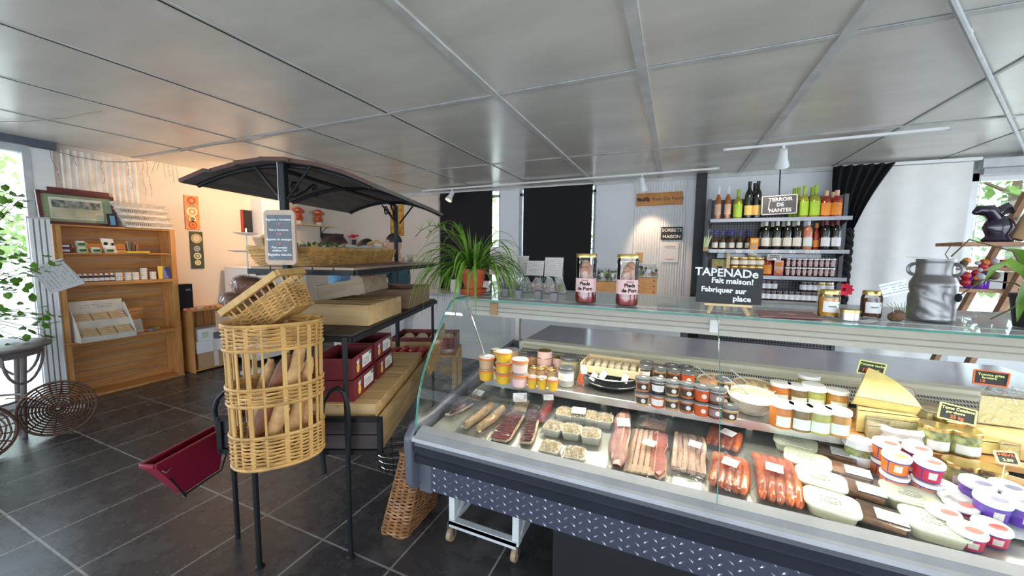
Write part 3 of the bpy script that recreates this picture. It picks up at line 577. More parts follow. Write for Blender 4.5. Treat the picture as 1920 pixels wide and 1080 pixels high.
def bottle(prof, c, capc, zc, labc, lz, label, loc, group, n=14, cap2=None):
    t = thing('bottle', label, 'bottle', loc, group=group); zt = prof[-1][1]; rmax = max(p[0] for p in prof)
    MB().lathe(prof, c, n).build('bottle_glass', t)
    rc = prof[-1][0]+0.0015; MB().lathe([(rc, zc), (rc, zt+0.002), (0.0001, zt+0.003)], capc, 12, cap=False).build('cap', t)
    MB().lathe([(rmax+0.0008, lz[0]), (rmax+0.0008, lz[1])], labc, 16, cap=False, a0=-PI/2-1.25, a1=-PI/2+1.25).build('bottle_label', t)
    return t
def glz(n, c, rough=0.08): return col(n, c, rough, var=0.1, coat=0.6)
amber, olive, dkgl = glz('amber_glass', (0.42, 0.13, 0.03)), glz('olive_oil', (0.30, 0.30, 0.02)), glz('dark_glass', (0.012, 0.014, 0.008))
rosegl, redgl, brandy = glz('rose_wine', (0.55, 0.20, 0.10)), glz('red_liqueur', (0.33, 0.03, 0.01)), glz('brown_glass', (0.07, 0.03, 0.01))
lime = col('lime_label', (0.36, 0.55, 0.03), 0.5); ylab = col('yellow_label', (0.80, 0.55, 0.16), 0.6); olab = col('orange_label', (0.80, 0.27, 0.03), 0.6); blue = col('royal_blue_cap', (0.05, 0.04, 0.35), 0.4)
clab = col('cream_label', (0.80, 0.75, 0.62), 0.6); wlab = col('white_label', (0.80, 0.80, 0.80), 0.6); plab = col('peach_label', (0.82, 0.50, 0.32), 0.6)
protos = {}
def put(kind, px, py, Y, z, label, group=None):
    x = AY(px, py, Y).x
    if kind in protos: o = dup(protos[kind], (x, Y, z), 0, label, group)
    else: o = protos[kind] = bottle(*BK[kind], label, (x, Y, z), group)
    o.scale = (1.12, 1.12, 1.30) if z > 1.9 else (1.08, 1.08, 1.0); return o
BK = dict(pinkb=(SLIM, amber, wlab, 0.215, plab, (0.04, 0.13)), oil=(SQ, olive, lime, 0.19, lime, (0.015, 0.125)), dark=(WINE, dkgl, dkgl, 0.285, ylab, (0.03, 0.11)),
          flask=(FLASK, redgl, plab, 0.165, olab, (0.015, 0.11)), bluen=(SMALL, brandy, blue, 0.155, clab, (0.015, 0.075)), wine=(WINE, dkgl, clab, 0.25, clab, (0.035, 0.125)), rose=(WINE, rosegl, wlab, 0.25, K['mint'], (0.035, 0.125)), redw=(WINE, dkgl, K['maroon'], 0.25, wlab, (0.035, 0.125)), oran=(SLIM, redgl, olab, 0.23, olab, (0.03, 0.10)))
z = SHZ[0]+0.0055; T1 = 'on top rack shelf'
put('pinkb', 1345, 408, 4.9, z, 'slim amber bottle with peach label, leftmost '+T1)
put('pinkb', 1363, 408, 4.9, z, 'slim amber bottle with peach label, second from the left '+T1)
put('oil', 1382, 406, 4.9, z, 'square green oil bottle, alone between amber and black bottles '+T1)
put('dark', 1402, 406, 4.9, z, 'black bottle with yellow label, left of the dark pair '+T1)
put('dark', 1418, 406, 4.9, z, 'black bottle with yellow label next to the slate shelf sign '+T1)
put('dark', 1412, 400, 5.02, z, 'black bottle half hidden behind two yellow-labelled ones '+T1)
put('oil', 1486, 404, 5.02, z, 'green oil bottle behind right edge of slate sign '+T1)
put('oil', 1494, 404, 4.98, z, 'half hidden green oil bottle right of slate sign '+T1)
put('oil', 1505, 404, 4.88, z, 'green oil bottle, front one right of slate sign '+T1)
put('oil', 1519, 404, 5.0, z, 'green oil bottle between and behind two front ones '+T1)
put('oil', 1526, 404, 4.88, z, 'green oil bottle beside the orange-labelled flasks '+T1)
put('flask', 1546, 404, 4.9, z, 'red flask, left of the pair at the right end '+T1)
put('flask', 1566, 404, 4.9, z, 'red flask with orange label at the right end '+T1)
put('flask', 1558, 402, 5.03, z, 'red flask half hidden behind the pair '+T1)
z = SHZ[1]+0.0055; T2 = 'on second rack shelf'
for i, (px, Y) in enumerate(((1340, 4.88), (1354, 4.88), (1371, 4.92), (1386, 4.92))): put('bluen', px, 462, Y, z, 'small blue-necked brown bottle with cream label, %s from left %s' % (ORD[i], T2), 'blue-necked bottles')
put('bluen', 1364, 460, 5.03, z, 'small brown bottle with blue neck, standing in the back row '+T2)
put('bluen', 1402, 456, 5.0, z, 'taller standing blue-necked bottle behind the orange carton '+T2)
for i, px in enumerate((1434, 1455, 1475, 1493)): put('wine', px, 462, 4.88, z, 'dark wine bottle with cream label, %s in front row %s' % (ORD[i], T2), 'dark wine bottles')
for i, px in enumerate((1427, 1446, 1466, 1485)): put('wine', px, 460, 5.02, z, 'dark cream-capped wine bottle, %s in back row %s' % (ORD[i], T2), 'dark wine bottles')
put('rose', 1513, 462, 4.88, z, 'rose wine bottle with pale green label in the front row '+T2); put('rose', 1506, 460, 5.02, z, 'rose wine bottle in the back row '+T2)
put('oran', 1528, 462, 4.92, z, 'small bottle with orange label between rose and dark bottles '+T2)
for i, px in enumerate((1546, 1566)): put('redw', px, 462, 4.88, z, 'dark white-labelled bottle, %s at right end %s' % (('left one', 'right one')[i], T2), 'white-labelled bottles')
for i, px in enumerate((1538, 1556)): put('redw', px, 460, 5.02, z, 'dark maroon-capped bottle, %s in back at right end %s' % (('left one', 'right one')[i], T2), 'white-labelled bottles')
def carton(name, label, loc, d, m, rz=0, cat='box', extra=None):
    t = thing(name, label, cat, loc, rz); mb = MB().box((0, 0, d[2]/2), d, m); mb.build('carton', t, bevel=0.002)
    if extra: e = MB(); extra(e, d); e.build('print', t, smooth=False)
    return t
def prn(m1, m2):
    def f(e, d):
        e.box((0, -d[1]/2-0.0005, d[2]*0.72), (d[0]*0.8, 0.001, d[2]*0.3), m1); e.box((0, -d[1]/2-0.0005, d[2]*0.28), (d[0]*0.45, 0.001, d[2]*0.25), m2)
    return f
carton('orange_carton', 'orange carton with dark print among the bottles on the second rack shelf', (AY(1413, 462, 4.86).x, 4.86, SHZ[1]), (0.075, 0.06, 0.13), olab, extra=prn(ylab, brandy))
# shelf price tickets
for i, (px, py, zz) in enumerate(((1338, 467, 1), (1353, 468, 1), (1386, 468, 1), (1406, 466, 1), (1453, 467, 1), (1486, 467, 1), (1517, 467, 1), (1531, 461, 1))):
    p = AY(px, py, RY0-0.012); t = thing('price_ticket', 'small white price ticket on the second rack shelf edge, %s from the left' % ORD[i], 'price tag', (p.x, RY0-0.0085, SHZ[zz]-0.02), group='rack price tickets')
    MB().box((0, 0, 0), (0.055, 0.002, 0.03), 'paper').build('ticket', t); e = MB(); scribble(e, (0, -0.001, 0), (1, 0, 0), (0, 0, 1), 0.045, 0.02, 2, 'ink', 0.002); e.build('print', t, smooth=False)
# hanging slate sign
t = thing('hanging_slate_sign', 'dark framed slate sign with white chalk words hanging over the top rack shelf', 'sign', (AY(1460, 388, 4.78).x, 4.775, 2.095), rot=(0, rad(-2), 0))
MB().box((0, 0, 0), (0.30, 0.012, 0.185), col('brown_slate', (0.07, 0.06, 0.06))).build('board', t)
mb = MB()
for a, b in (((-0.152, -0.094), (0.152, -0.094)), ((0.152, -0.094), (0.152, 0.094)), ((0.152, 0.094), (-0.152, 0.094)), ((-0.152, 0.094), (-0.152, -0.094))): mb.beam((a[0], -0.004, a[1]), (b[0], -0.004, b[1]), 0.014, 0.008, 'paperw')
mb.build('frame', t, smooth=False)
mb = MB()
for s_, zz in (('TERROIR', 0.055), ('DE', 0.0), ('NANTES', -0.057)): lettering(mb, s_, 0.052, (0.01, -0.006, zz), (1, 0, 0), (0, 0, 1), 'chalk', bold=0.0012)
mb.tube([(-0.095, -0.008, -0.05), (-0.085, -0.008, 0.04)], 0.004, 'chalk', 5); mb.build('lettering', t, smooth=False)
MB().cyl((0.0, 0, 0.095), (0.0, 0, 0.50), 0.006, 'iron').build('hanging_rod', t)
# jars
def jar(name, label, loc, r, h, fill, lidc, labc=None, lidh=0.014, group=None, n=14, cat='jar', lr=1.04, lz=(0.2, 0.75), glassy=False, la=1.3, shoulder=True):
    t = thing(name, label, cat, loc, group=group); b = h-lidh
    prof = [(0.0001, 0.002), (r*0.94, 0), (r, 0.006), (r, b*0.82), (r*0.93, b*0.92), (r*0.90, b)] if shoulder else [(0.0001, 0.002), (r*0.94, 0), (r, 0.005), (r, b)]
    MB().lathe(prof, fill, n).build('jar_body', t)
    if lidc: MB().lathe([(r*lr, b), (r*lr, h-0.003), (r*lr*0.94, h), (0.0001, h)], lidc, n, cap=False).build('lid', t)
    if labc: MB().lathe([(r+0.0007, b*lz[0]), (r+0.0007, b*lz[1])], labc, 12, cap=False, a0=-PI/2-la, a1=-PI/2+la).build('jar_label', t)
    return t
z3 = SHZ[2]+0.0055; T3 = 'on third rack shelf'
carton('gift_box', 'kraft gift box with green bow on the third rack shelf', (AY(1350, 492, 4.86).x, 4.90, z3), (0.16, 0.09, 0.165), 'card', extra=lambda e, d: [e.tube(arc((0.03*s_, -0.048, 0.13), 0.03, 0, 2*PI, 10), 0.005, lime, 5) for s_ in (-1, 1)] and e.box((0, -0.0456, 0.06), (0.05, 0.001, 0.05), 'ink'))
carton('wooden_plank', 'narrow upright wooden plank leaning beside the kraft gift box', (AY(1364, 492, 4.88).x, 4.83, z3), (0.035, 0.02, 0.24), 'pale', cat='plank')
gp = None; terr = glz('terrine', (0.50, 0.26, 0.10))
for i, (px, lv) in enumerate(((1376, 0), (1393, 0), (1408, 0), (1408, 1), (1408, 2), (1423, 0), (1423, 1), (1376, 1), (1393, 1))):
    lab = 'gold-lidded terrine jar on third rack shelf, %s of the %s column' % (('bottom', 'second up', 'topmost')[lv], {1376: 'first', 1393: 'second', 1408: 'third', 1423: 'fourth'}[px])
    loc = (AY(px, 505, 4.88).x, 4.88, z3+lv*0.099)
    gp = jar('terrine_jar', lab, loc, 0.046, 0.094, terr, 'gold', clab, group='terrine jars', n=12) if gp is None else dup(gp, loc, 0, lab)
put('flask', 1438, 506, 4.88, z3, 'red flask standing beside the orange box '+T3); carton('orange_box', 'orange gift carton standing '+T3, (AY(1459, 506, 4.86).x, 4.87, z3), (0.085, 0.06, 0.165), redgl, extra=prn(olab, olab))
dj = None; djm = glz('dark_jam', (0.05, 0.008, 0.008))
for i in range(9):
    for lv in (0, 1):
        lab = 'small dark jam jar on third rack shelf, %s column, %s row' % (ORD[i], ('lower', 'upper')[lv]); loc = (AY(1476+i*10.4, 500, 4.87).x, 4.87, z3+lv*0.096)
        dj = jar('jam_jar', lab, loc, 0.0315, 0.094, djm, 'silver', col('rose_label', (0.55, 0.38, 0.36), 0.6), group='jam jar wall', n=12, lz=(0.1, 0.9), la=0.4) if dj is None else dup(dj, loc, 0, lab)
sg = thing('chequered_shelf_card', 'small white card with dark lettering clipped above the third rack shelf', 'sign', (AY(1452, 477, 4.79).x, 4.787, 1.545)); MB().box((0, 0, 0), (0.12, 0.003, 0.06), 'paper').build('card', sg); e = MB(); scribble(e, (0, -0.0016, 0), (1, 0, 0), (0, 0, 1), 0.105, 0.05, 3, 'ink', 0.006, 0.95); e.build('print', sg, smooth=False)
z4 = SHZ[3]+0.0055; wj = None; yj = None
for i, px in enumerate((1417, 1428, 1438, 1449, 1460, 1471, 1482, 1493, 1504, 1514, 1525)):
    for lv in (0, 1):
        if lv and px not in (1428, 1438, 1449, 1504, 1514, 1525): continue
        lab = 'dark preserve jar with white label on fourth rack shelf, %s of %s row' % (ORD[i], ('bottom', 'upper')[lv]); loc = (AY(px, 555, 4.88).x, 4.88, z4+lv*0.112)
        wj = jar('preserve_jar', lab, loc, 0.0335, 0.110, djm, 'greylid', wlab, group='white-labelled preserve jars', n=12) if wj is None else dup(wj, loc, 0, lab)
for i, (px, lv) in enumerate(((1538, 0), (1538, 1), (1553, 0), (1553, 1))):
    lab = 'yellow preserve jar at right end of fourth rack shelf, %s %s' % (('left', 'right')[i//2], ('below', 'stacked on top')[lv]); loc = (AY(px, 555, 4.87).x, 4.87, z4+lv*0.112)
    yj = jar('yellow_preserve_jar', lab, loc, 0.037, 0.110, glz('mustard', (0.62, 0.42, 0.10)), 'silver', wlab, n=12) if yj is None else dup(yj, loc, 0, lab)
# reed diffuser hanging at the left edge of the rack
t = thing('reed_bundle', 'small yellow-green dried reed bundle hung on the left rack upright', 'decoration', (0.315, 4.80, 1.66)); mb = MB()
for k in range(12): mb.cyl((0.003*k-0.018, 0, -0.02), (0.007*k-0.03+0.01, 0.004*(k % 3), 0.10+0.008*(k % 4)), 0.003, lime if k % 2 else clab, 5)
mb.build('reeds', t); MB().box((0, 0, -0.03), (0.05, 0.03, 0.05), 'card').build('sleeve', t)
mb = MB(); mb.tube([(0.02, 0, 0.0), (0.02, 0, 0.17), (0.035, 0, 0.19), (0.05, 0, 0.17)], 0.003, 'silver', 6); mb.build('hook', t)
# ------------------------------------------------------------------ things standing on the counter top
ZT = 1.3185
def dep(P): return (Vector(P)-CAMP).dot(_f)
def hgt(P, px): return px*dep(P)/FPX
def rad_at(P, wpx):
    v = Vector(P)-CAMP; d = dep(P); return wpx/2*d/FPX*(d/math.hypot(v.dot(_r), d))
def facing(P): return math.atan2(-P[0], P[1])*-1   # turn about z so that local -y looks at the viewer
def fz(P): return -math.atan2(P[0], P[1])
def blades(mb, rn, n, L, spread, m, w=0.012, up=(0.5, 1.35), base=0.02, az=None, droop=1.0):
    for k in range(n):
        a = rn.uniform(0, 2*PI) if az is None else az(rn); el = rn.uniform(*up); ln = L*rn.uniform(0.6, 1.0); wd = w*rn.uniform(0.7, 1.1); p = Vector((cos(a)*base*rn.random(), sin(a)*base*rn.random(), 0)); d = Vector((cos(a)*cos(el), sin(a)*cos(el), sin(el))); N = 12; L_ = []; twist = rn.uniform(-0.3, 0.3)
        for i in range(N+1):
            t = i/N; sd = Vector((-sin(a+twist), cos(a+twist), 0)); ww = wd*(0.55+0.9*t if t < 0.4 else (1-t)*1.52+0.0); up_ = sd.cross(d).normalized()
            L_ += [p+sd*ww+up_*ww*0.3, p, p-sd*ww+up_*ww*0.3]
            p = p+d*(ln/N); d = (d+Vector((0, 0, -0.26*droop*(0.4+t*1.5)))).normalized()
        mb.add(L_, [(i*3+j, i*3+j+1, i*3+j+4, i*3+j+3) for i in range(N) for j in (0, 1)], m)
P = AZ(884, 553, ZT); r_ = 0.076
t = thing('spider_plant', 'spider plant in terracotta plastic pot on the left end of the counter top', 'potted plant', (P.x, P.y+0.02, ZT+0.001))
MB().lathe([(0.0001, 0.004), (0.048, 0.022), (0.066, 0.115), (0.070, 0.116), (0.071, 0.145), (0.065, 0.145), (0.062, 0.125), (0.0001, 0.122)], ['terra']*6+['soil'], 28, cap=False).build('pot', t)
MB().lathe([(0.0001, 0.0), (0.058, 0.0), (0.064, 0.006), (0.077, 0.03), (0.081, 0.031), (0.079, 0.035), (0.066, 0.022), (0.056, 0.006), (0.0001, 0.006)], 'terra', 28, cap=False).build('saucer', t)
rn = random.Random(5); mb = MB(); mb.T = Matrix.Translation((0, 0, 0.125))
blades(mb, rn, 85, 0.52, 0, 'leaf', w=0.0115, up=(0.35, 1.4), base=0.04, droop=1.35); blades(mb, rn, 14, 0.30, 0, 'leaf', w=0.013, up=(1.15, 1.5), base=0.03, droop=0.25); blades(mb, rn, 26, 0.55, 0, 'leaf', w=0.012, up=(0.3, 1.0), base=0.04, az=lambda q: rad(190)+q.uniform(-0.9, 0.9), droop=1.2); mb.v = [Vector((p.x, p.y, .004+.002*rn.random())) if p.z < .004 and p.x+t.location.x > -1.05 and p.y+t.location.y > 1.64 else p for p in mb.v]; mb.build('foliage', t, smooth=True, ang=80)
mb = MB(); mb.T = Matrix.Translation((0, 0, 0.125))
for a, ln in ((2.9, 0.40), (3.4, 0.34), (2.4, 0.44)):
    pts = [(cos(a)*ln*s_, sin(a)*ln*s_, 0.26*sin(s_*2.3)) for s_ in (0, .15, .3, .45, .6, .75, .9, 1)]; mb.tube(pts, 0.0022, 'stem', 5)
    for i in (3, 4, 5, 6):
        p = Vector(pts[i])
        for q in range(3): mb.tube([p, p+Vector((rn.uniform(-.03, .03), rn.uniform(-.03, .03), rn.uniform(0.01, .05)))], [0.003, 0.001], 'leaf', 4)
mb.build('runner', t)
# jars of pork trotters
porkm = M('pork_trotter', (0.52, 0.25, 0.15), 0.4, var=0.35, vs=22, bump=0.4, bs=30); broth = M('red_broth', (0.30, 0.02, 0.015), 0.12, var=0.3, coat=0.6)
for i, (px, py, wpx, hpx, lab) in enumerate(((1095, 568, 38, 92, 'tall glass jar of pork trotters with gold lid, left one of two'), (1173, 573, 40, 96, 'tall glass jar of pork trotters with gold lid, right one of two'))):
    P = AZ(px, py, ZT); P.y += 0.03; r = 0.0495; h = 0.235; f = fz(P)
    t = thing('meat_jar', lab, 'jar', (P.x, P.y, ZT+0.001), f, group='jars of pork trotters')
    MB().lathe([(0.0001, 0.001), (r*0.93, 0), (r, 0.008), (r, 0.035), (r*0.965, 0.045), (r*0.965, 0.190), (r, 0.197), (r, 0.205), (r*0.93, 0.212), (r*0.93, h-0.018)], 'jarglass', 28, cap=False).build('glass_body', t)
    MB().lathe([(0.0001, 0.003), (r*0.93, 0.003), (r*0.95, 0.02), (r*0.93, 0.055), (0.0001, 0.057)], broth, 24, cap=False).build('broth', t)
    mb = MB(); rn = random.Random(i+3)
    for k in range(9): mb.sphere((rn.uniform(-.014, .014), rn.uniform(-.014, .014), 0.06+k*0.0145), rn.uniform(0.017, 0.026), porkm, 10, (1, 0.9, rn.uniform(1.0, 1.5)))
    mb.build('meat', t)
    MB().lathe([(r*0.99, h-0.018), (r*0.99, h-0.003), (r*0.95, h), (0.0001, h-0.001)], 'gold', 28, cap=False).build('lid', t)
    lb = MB().lathe([(r*0.965+0.001, 0.052), (r*0.965+0.001, 0.118)], 'pink', 24, cap=False, a0=-PI/2-1.9, a1=-PI/2+1.9).build('jar_label', t)
    mb = MB(); a0 = -PI/2+(-0.12 if i == 0 else 0.25); bent_letters(mb, 'Pieds\nde Porc', 0.0235, r*0.965+0.001, 0.081, 'ink', 0.0011, a0); squiggle(mb, r*0.965+0.001, 0.109, a0-.35, a0+.35, .003, 'ink'); mb.build('lettering', lb, smooth=False)
# small grey wedge blocks along the glass
for i, px in enumerate((945, 970, 1007, 1037)):
    P = AZ(px, (556, 560, 562, 566)[i], ZT); t = thing('card_holder_block', 'small grey tapered block on the counter glass, %s from the plant' % ORD[i], 'holder', (P.x, P.y+0.02, ZT+0.001), group='grey blocks on the counter glass')
    MB().rbox((0, 0, 0.021), (0.036, 0.036, 0.042), 0.006, col('grey_rubber', (0.16, 0.155, 0.15), 0.6), rz=0.1).build('block', t); MB().bb((-0.018, -0.002, 0.0425), (0.018, 0.002, 0.046), 'black').build('slot', t)
# price sheets in clear stands and bags of sweets behind the plant
def sheet(px0, py0, px1, py1, Y, lab, name='price_sheet', frame=False):
    a, b = AY(px0, py0, Y), AY(px1, py1, Y); w, h = b.x-a.x, a.z-b.z; cx = (a.x+b.x)/2; zb = ZT+0.001
    t = thing(name, lab, 'sign', (cx, Y, zb)); h0 = b.z-zb
    MB().slab((-w/2, 0, h0), (w/2, 0, h0), (w/2, 0.02, h0+h), (-w/2, 0.02, h0+h), -0.001, 'paperw').build('paper', t, smooth=False)
    e = MB(); scribble(e, (0, 0.01, h0+h/2), (1, 0, 0), (0, 0.02/h, 1), w*0.84, h*0.88, 9, 'inkg', 0.0012, 0.9, random.Random(px0), off=0.0015); e.build('print', t, smooth=False)
    m2 = MB(); m2.slab((-w/2-0.004, 0.003, 0), (w/2+0.004, 0.003, 0), (w/2+0.004, 0.024, h0+h+0.004), (-w/2-0.004, 0.024, h0+h+0.004), -0.002, 'jarglass'); m2.bb((-w/2, 0.003, 0), (w/2, 0.07, 0.003), 'jarglass'); m2.build('clear_stand', t, smooth=False); return t
sheet(917, 462, 967, 517, 2.30, 'largest cream price sheet standing behind the spider plant leaves'); sheet(969, 480, 989, 516, 2.34, 'narrow cream price sheet half hidden behind the large sheet'); sheet(987, 489, 1018, 517, 2.26, 'cream price sheet in the middle of the row, with wire hook on top'); sheet(1021, 483, 1054, 519, 2.28, 'pinkish price sheet in a curled clear sleeve beside the black blind')
bagm = clear('clear_bag', (1, 1, 1), 1.1, 0.06, 0.10, crinkle=0.6, cs=60, milky=0.10); rn = random.Random(11)
for i, (px, py, c, lab) in enumerate(((945, 540, (0.72, 0.62, 0.58), 'clear bag of pale sweets nearest the spider plant'), (962, 538, (0.45, 0.33, 0.22), 'clear bag of brown nuts behind the first grey block'), (985, 540, (0.55, 0.55, 0.60), 'clear bag of silver-grey sweets in the middle of the row'), (1008, 541, (0.72, 0.50, 0.46), 'clear bag of pink sugared nuts below the middle price sheet'), (1030, 540, (0.75, 0.52, 0.48), 'clear bag of pink sugared nuts below the pinkish price sheet'), (1048, 541, (0.30, 0.32, 0.10), 'clear bag of green and kraft sweets at the right end of the row'))):
    P = AZ(px, py, ZT); P.y = 2.14+0.02*(i % 2); P.x = AY(px, py, P.y).x; t = thing('sweet_bag', lab, 'bag', (P.x, P.y, ZT+0.002), group='bags of sweets on the counter top'); cm = col('sweets_%d' % i, c, 0.5, var=0.4, vs=80)
    mb = MB()
    for k in range(34): mb.sphere((rn.uniform(-.03, .03), rn.uniform(-.02, .02), 0.010+0.04*(k/34)), 0.009, cm, 6)
    mb.build('sweets', t)
    def bf(u, v): a = u*2*PI; w = (0.043-0.028*v*v)*(1+0.12*sin(5*a+i)); return (cos(a)*w, sin(a)*w*0.75*(1-0.5*v), 0.001+0.085*v+0.006*sin(7*a)*v)
    MB().grid(bf, 24, 8, bagm).build('bag', t)
# chalkboard on a little easel
Yb = 1.755; a, b = AY(1308, 502, Yb), AY(1427, 573, Yb); w, h = b.x-a.x, a.z-b.z; cx = (a.x+b.x)/2
t = thing('easel_chalkboard', 'black chalkboard on a small wooden easel, chalked about house-made tapenade', 'chalkboard', (cx, Yb, ZT+0.001)); h0 = b.z-ZT
MB().box((0, 0.006, h0+h/2), (w, 0.010, h), 'slate').build('board', t)
mb = MB(); fy = 0.0005
for s_, sz, dx, dz in (('TAPENADe', 0.046, -0.012, h*0.36), ('Fait maison!', 0.031, 0.012, h*0.13), ('Fabriquer sur', 0.030, -0.018, -h*0.13), ('place', 0.031, 0.05, -h*0.36)): lettering(mb, s_, sz, (dx, 0.0008, h0+h/2+dz), (1, 0, -0.03), (0, 0, 1), 'chalk', bold=0.0010, wob=0.02)
mb.build('chalk_lettering', t, smooth=False)
mb = MB(); mb.bb((-0.085, -0.016, h0-0.010), (0.085, 0.014, h0-0.001), 'pale'); mb.build('ledge', t, smooth=False)
for x0, y0, x1, y1 in ((-0.055, -0.004, -0.07, -0.035), (0.055, -0.004, 0.07, -0.035), (0, 0.02, 0.0, 0.075)):
    MB().beam((x0, y0+0.012, h0+0.05 if y1 > 0 else h0-0.005), (x1, y1, 0.0), 0.012, 0.008, 'pale').build('easel_leg', t, smooth=False)
# pink leaflet
c4 = [AZ(px, py, ZT) for px, py in ((1417, 582), (1427, 594), (1543, 599), (1522, 586))]; ctr = sum(c4, Vector())/4
t = thing('leaflet', 'dusky pink leaflet lying flat on the counter glass by the honey jar', 'leaflet', (ctr.x, ctr.y, ZT+0.001)); q = [p-ctr for p in c4]
MB().slab(q[0], q[1], q[2], q[3], 0.002, col('dusky_pink', (0.42, 0.20, 0.20), 0.5)).build('paper', t, smooth=False); MB().lathe([(0.0001, 0), (0.022, 0)], 'pink', 20, (0, 0, 0.0026), cap=False, sx=1.5).build('emblem', t)
# honey jars, little tin, note
honey = M('honey', (0.75, 0.36, 0.03), 0.15, var=0.15, coat=0.6, emis=0); honeyd = M('dark_honey', (0.16, 0.035, 0.01), 0.15, var=0.2, coat=0.6)
for px, py, wpx, m, lab in ((1557, 595, 43, honey, 'jar of golden honey with white label on the counter top'), (1637, 597, 43, honeyd, 'jar of dark honey with white label beside the milk can')):
    P = AZ(px, py, ZT); r = rad_at(P, wpx); P = P+Vector((0, r*0.8, 0)); h = 0.105
    t = thing('honey_jar', lab, 'jar', (P.x, P.y, ZT+0.001), fz(P))
    MB().lathe([(0.0001, 0.004), (r*0.9, 0.004), (r*0.93, 0.012), (r*0.93, h*0.72), (0.0001, h*0.72)], m, 24, cap=False).build('honey', t)
    MB().lathe([(0.0001, 0.0), (r*0.95, 0), (r, 0.008), (r, h*0.74), (r*0.9, h*0.82), (r*0.86, h*0.86)], 'jarglass', 28, cap=False).build('glass_body', t)
    MB().lathe([(r*0.92, h*0.84), (r*0.92, h-0.003), (r*0.88, h), (0.0001, h-0.001)], 'gold', 28, cap=False).build('lid', t)
    lb = MB().lathe([(r+0.001, h*0.18), (r+0.001, h*0.58)], 'paper', 20, cap=False, a0=-PI/2-0.5, a1=-PI/2+1.1).build('jar_label', t)
    mb = MB(); squiggle(mb, r+.001, h*.40, -PI/2-.05, -PI/2+.7, .003, 'ink'); mb.lathe([(r+.0012, h*.46), (r+.0012, h*.51)], 'leafd', 2, cap=False, a0=-PI/2+.88, a1=-PI/2+1.0); mb.build('lettering', lb, smooth=False)
P = AZ(1598, 602, ZT); t = thing('small_tin', 'small low glass tin with gold lid between the two honey jars', 'tin', (P.x, P.y+0.03, ZT+0.001)); r = 0.031
MB().lathe([(0.0001, 0), (r, 0), (r, 0.028), (0.0001, 0.028)], 'silver', 20, cap=False).build('tin_body', t); MB().lathe([(r*1.06, 0.028), (r*1.06, 0.038), (0.0001, 0.038)], 'gold', 20, cap=False).build('lid', t)
c4 = [AZ(px, py, ZT) for px, py in ((1606, 601), (1622, 605), (1641, 600), (1628, 597))]; ctr = sum(c4, Vector())/4
t = thing('paper_note', 'scrap of cream paper in front of the dark honey jar', 'paper', (ctr.x, ctr.y-0.02, ZT+0.001)); q = [p-ctr for p in c4]; MB().slab(q[0], q[1], q[2], q[3], 0.001, 'paper').build('sheet', t, smooth=False)
for i, (px, py, s_) in enumerate(((1676, 603, 0.016), (1685, 604, 0.021))):
    P = AZ(px, py, ZT); t = thing('walnut', ('smaller walnut left of the card stick', 'larger walnut beside the milk can')[i], 'walnut', (P.x, P.y+0.01, ZT+s_+0.0005)); MB().sphere((0, 0, 0), s_, col('walnut_shell', (0.16, 0.075, 0.045), 0.7, bump=0.6, bs=90), 14, (1, 0.9, 1)).build('shell', t); MB().tube(arc((0, 0, 0), s_*1.0, 0, 2*PI, 20, (1, 0, 0), (0, 0, 1)), s_*0.06, 'stem', 5).build('seam', t)
# card on a thin stalk by the milk can
Yc = 1.80; c4 = [AY(px, py, Yc) for px, py in ((1647, 534), (1657, 558), (1705, 547.5), (1699, 522.5))]; ctr = sum(c4, Vector())/4
t = thing('card_on_stalk', 'tilted white card on a thin wire stalk with a grassy sprig beside the milk can', 'sign', (ctr.x, Yc, ZT+0.001)); q = [p-Vector((ctr.x, Yc, ZT+0.001)) for p in c4]
cd = MB().slab(q[0], q[1], q[2], q[3], -0.0015, 'cardw').build('card', t, smooth=False); e = MB(); cc = sum(q, Vector())/4; scribble(e, cc, (q[3]-q[0]), (q[0]-q[1]), 0.075, 0.04, 4, 'inkg', 0.001, 0.8, off=0.002); e.build('print', cd, smooth=False)
mb = MB(); mb.tube([(cc.x, 0.004, cc.z), (cc.x+0.01, 0.006, 0.0)], 0.0012, 'silver', 5); mb.sphere((cc.x+0.01, 0.006, 0.010), 0.010, 'stem', 8); mb.build('stalk', t)
mb = MB()
for k in range(9): mb.tube([(cc.x+0.03, 0.006, 0.0), (cc.x+0.03+0.012*(k-4)*0.6, 0.006, 0.05), (cc.x+0.03+0.012*(k-4), 0.004*k, 0.065+0.004*(k % 3))], 0.0008, 'leaf', 4)
mb.build('sprig', t)
# milk can
P = AZ(1749, 603, ZT); r = rad_at(P, 101)*0.98; P = P+Vector((0.012, r*0.75, 0)); h = hgt(P, 113)
t = thing('milk_can', 'dented grey metal milk can with two ear handles on the counter top', 'milk can', (P.x, P.y, ZT+0.001), fz(P))
def canr(z):
    q = z/h
    pts = [(0, 0.97), (0.02, 1.0), (0.58, 0.99), (0.62, 0.97), (0.74, 0.79), (0.77, 0.775), (0.95, 0.775), (0.96, 0.80), (1.0, 0.80)]
    for (a0, b0), (a1, b1) in zip(pts, pts[1:]):
        if q <= a1+1e-9: return r*(b0+(b1-b0)*(q-a0)/(a1-a0))
    return r*0.8
def canf(u, v):
    a = u*2*PI; z = h*v; rr = canr(z); d = 0
    if 0.05 < v < 0.58: d = 0.0025*sin(a*3+v*9)*sin(v*17+a*2)*(1 if cos(a+PI/2+0.4) > 0 else 0.3)
    return ((rr-abs(d))*cos(a), (rr-abs(d))*sin(a), z)
b_ = MB().grid(canf, 64, 50, 'can'); b_.lathe([(r*0.80, h), (r*0.74, h-0.002), (r*0.72, h-0.05), (r*0.7, h-0.1)], 'can', 40, cap=False); b_.lathe([(0.0001, 0.001), (r*0.97, 0.0)], 'can', 40, cap=False); b_.build('can_body', t)
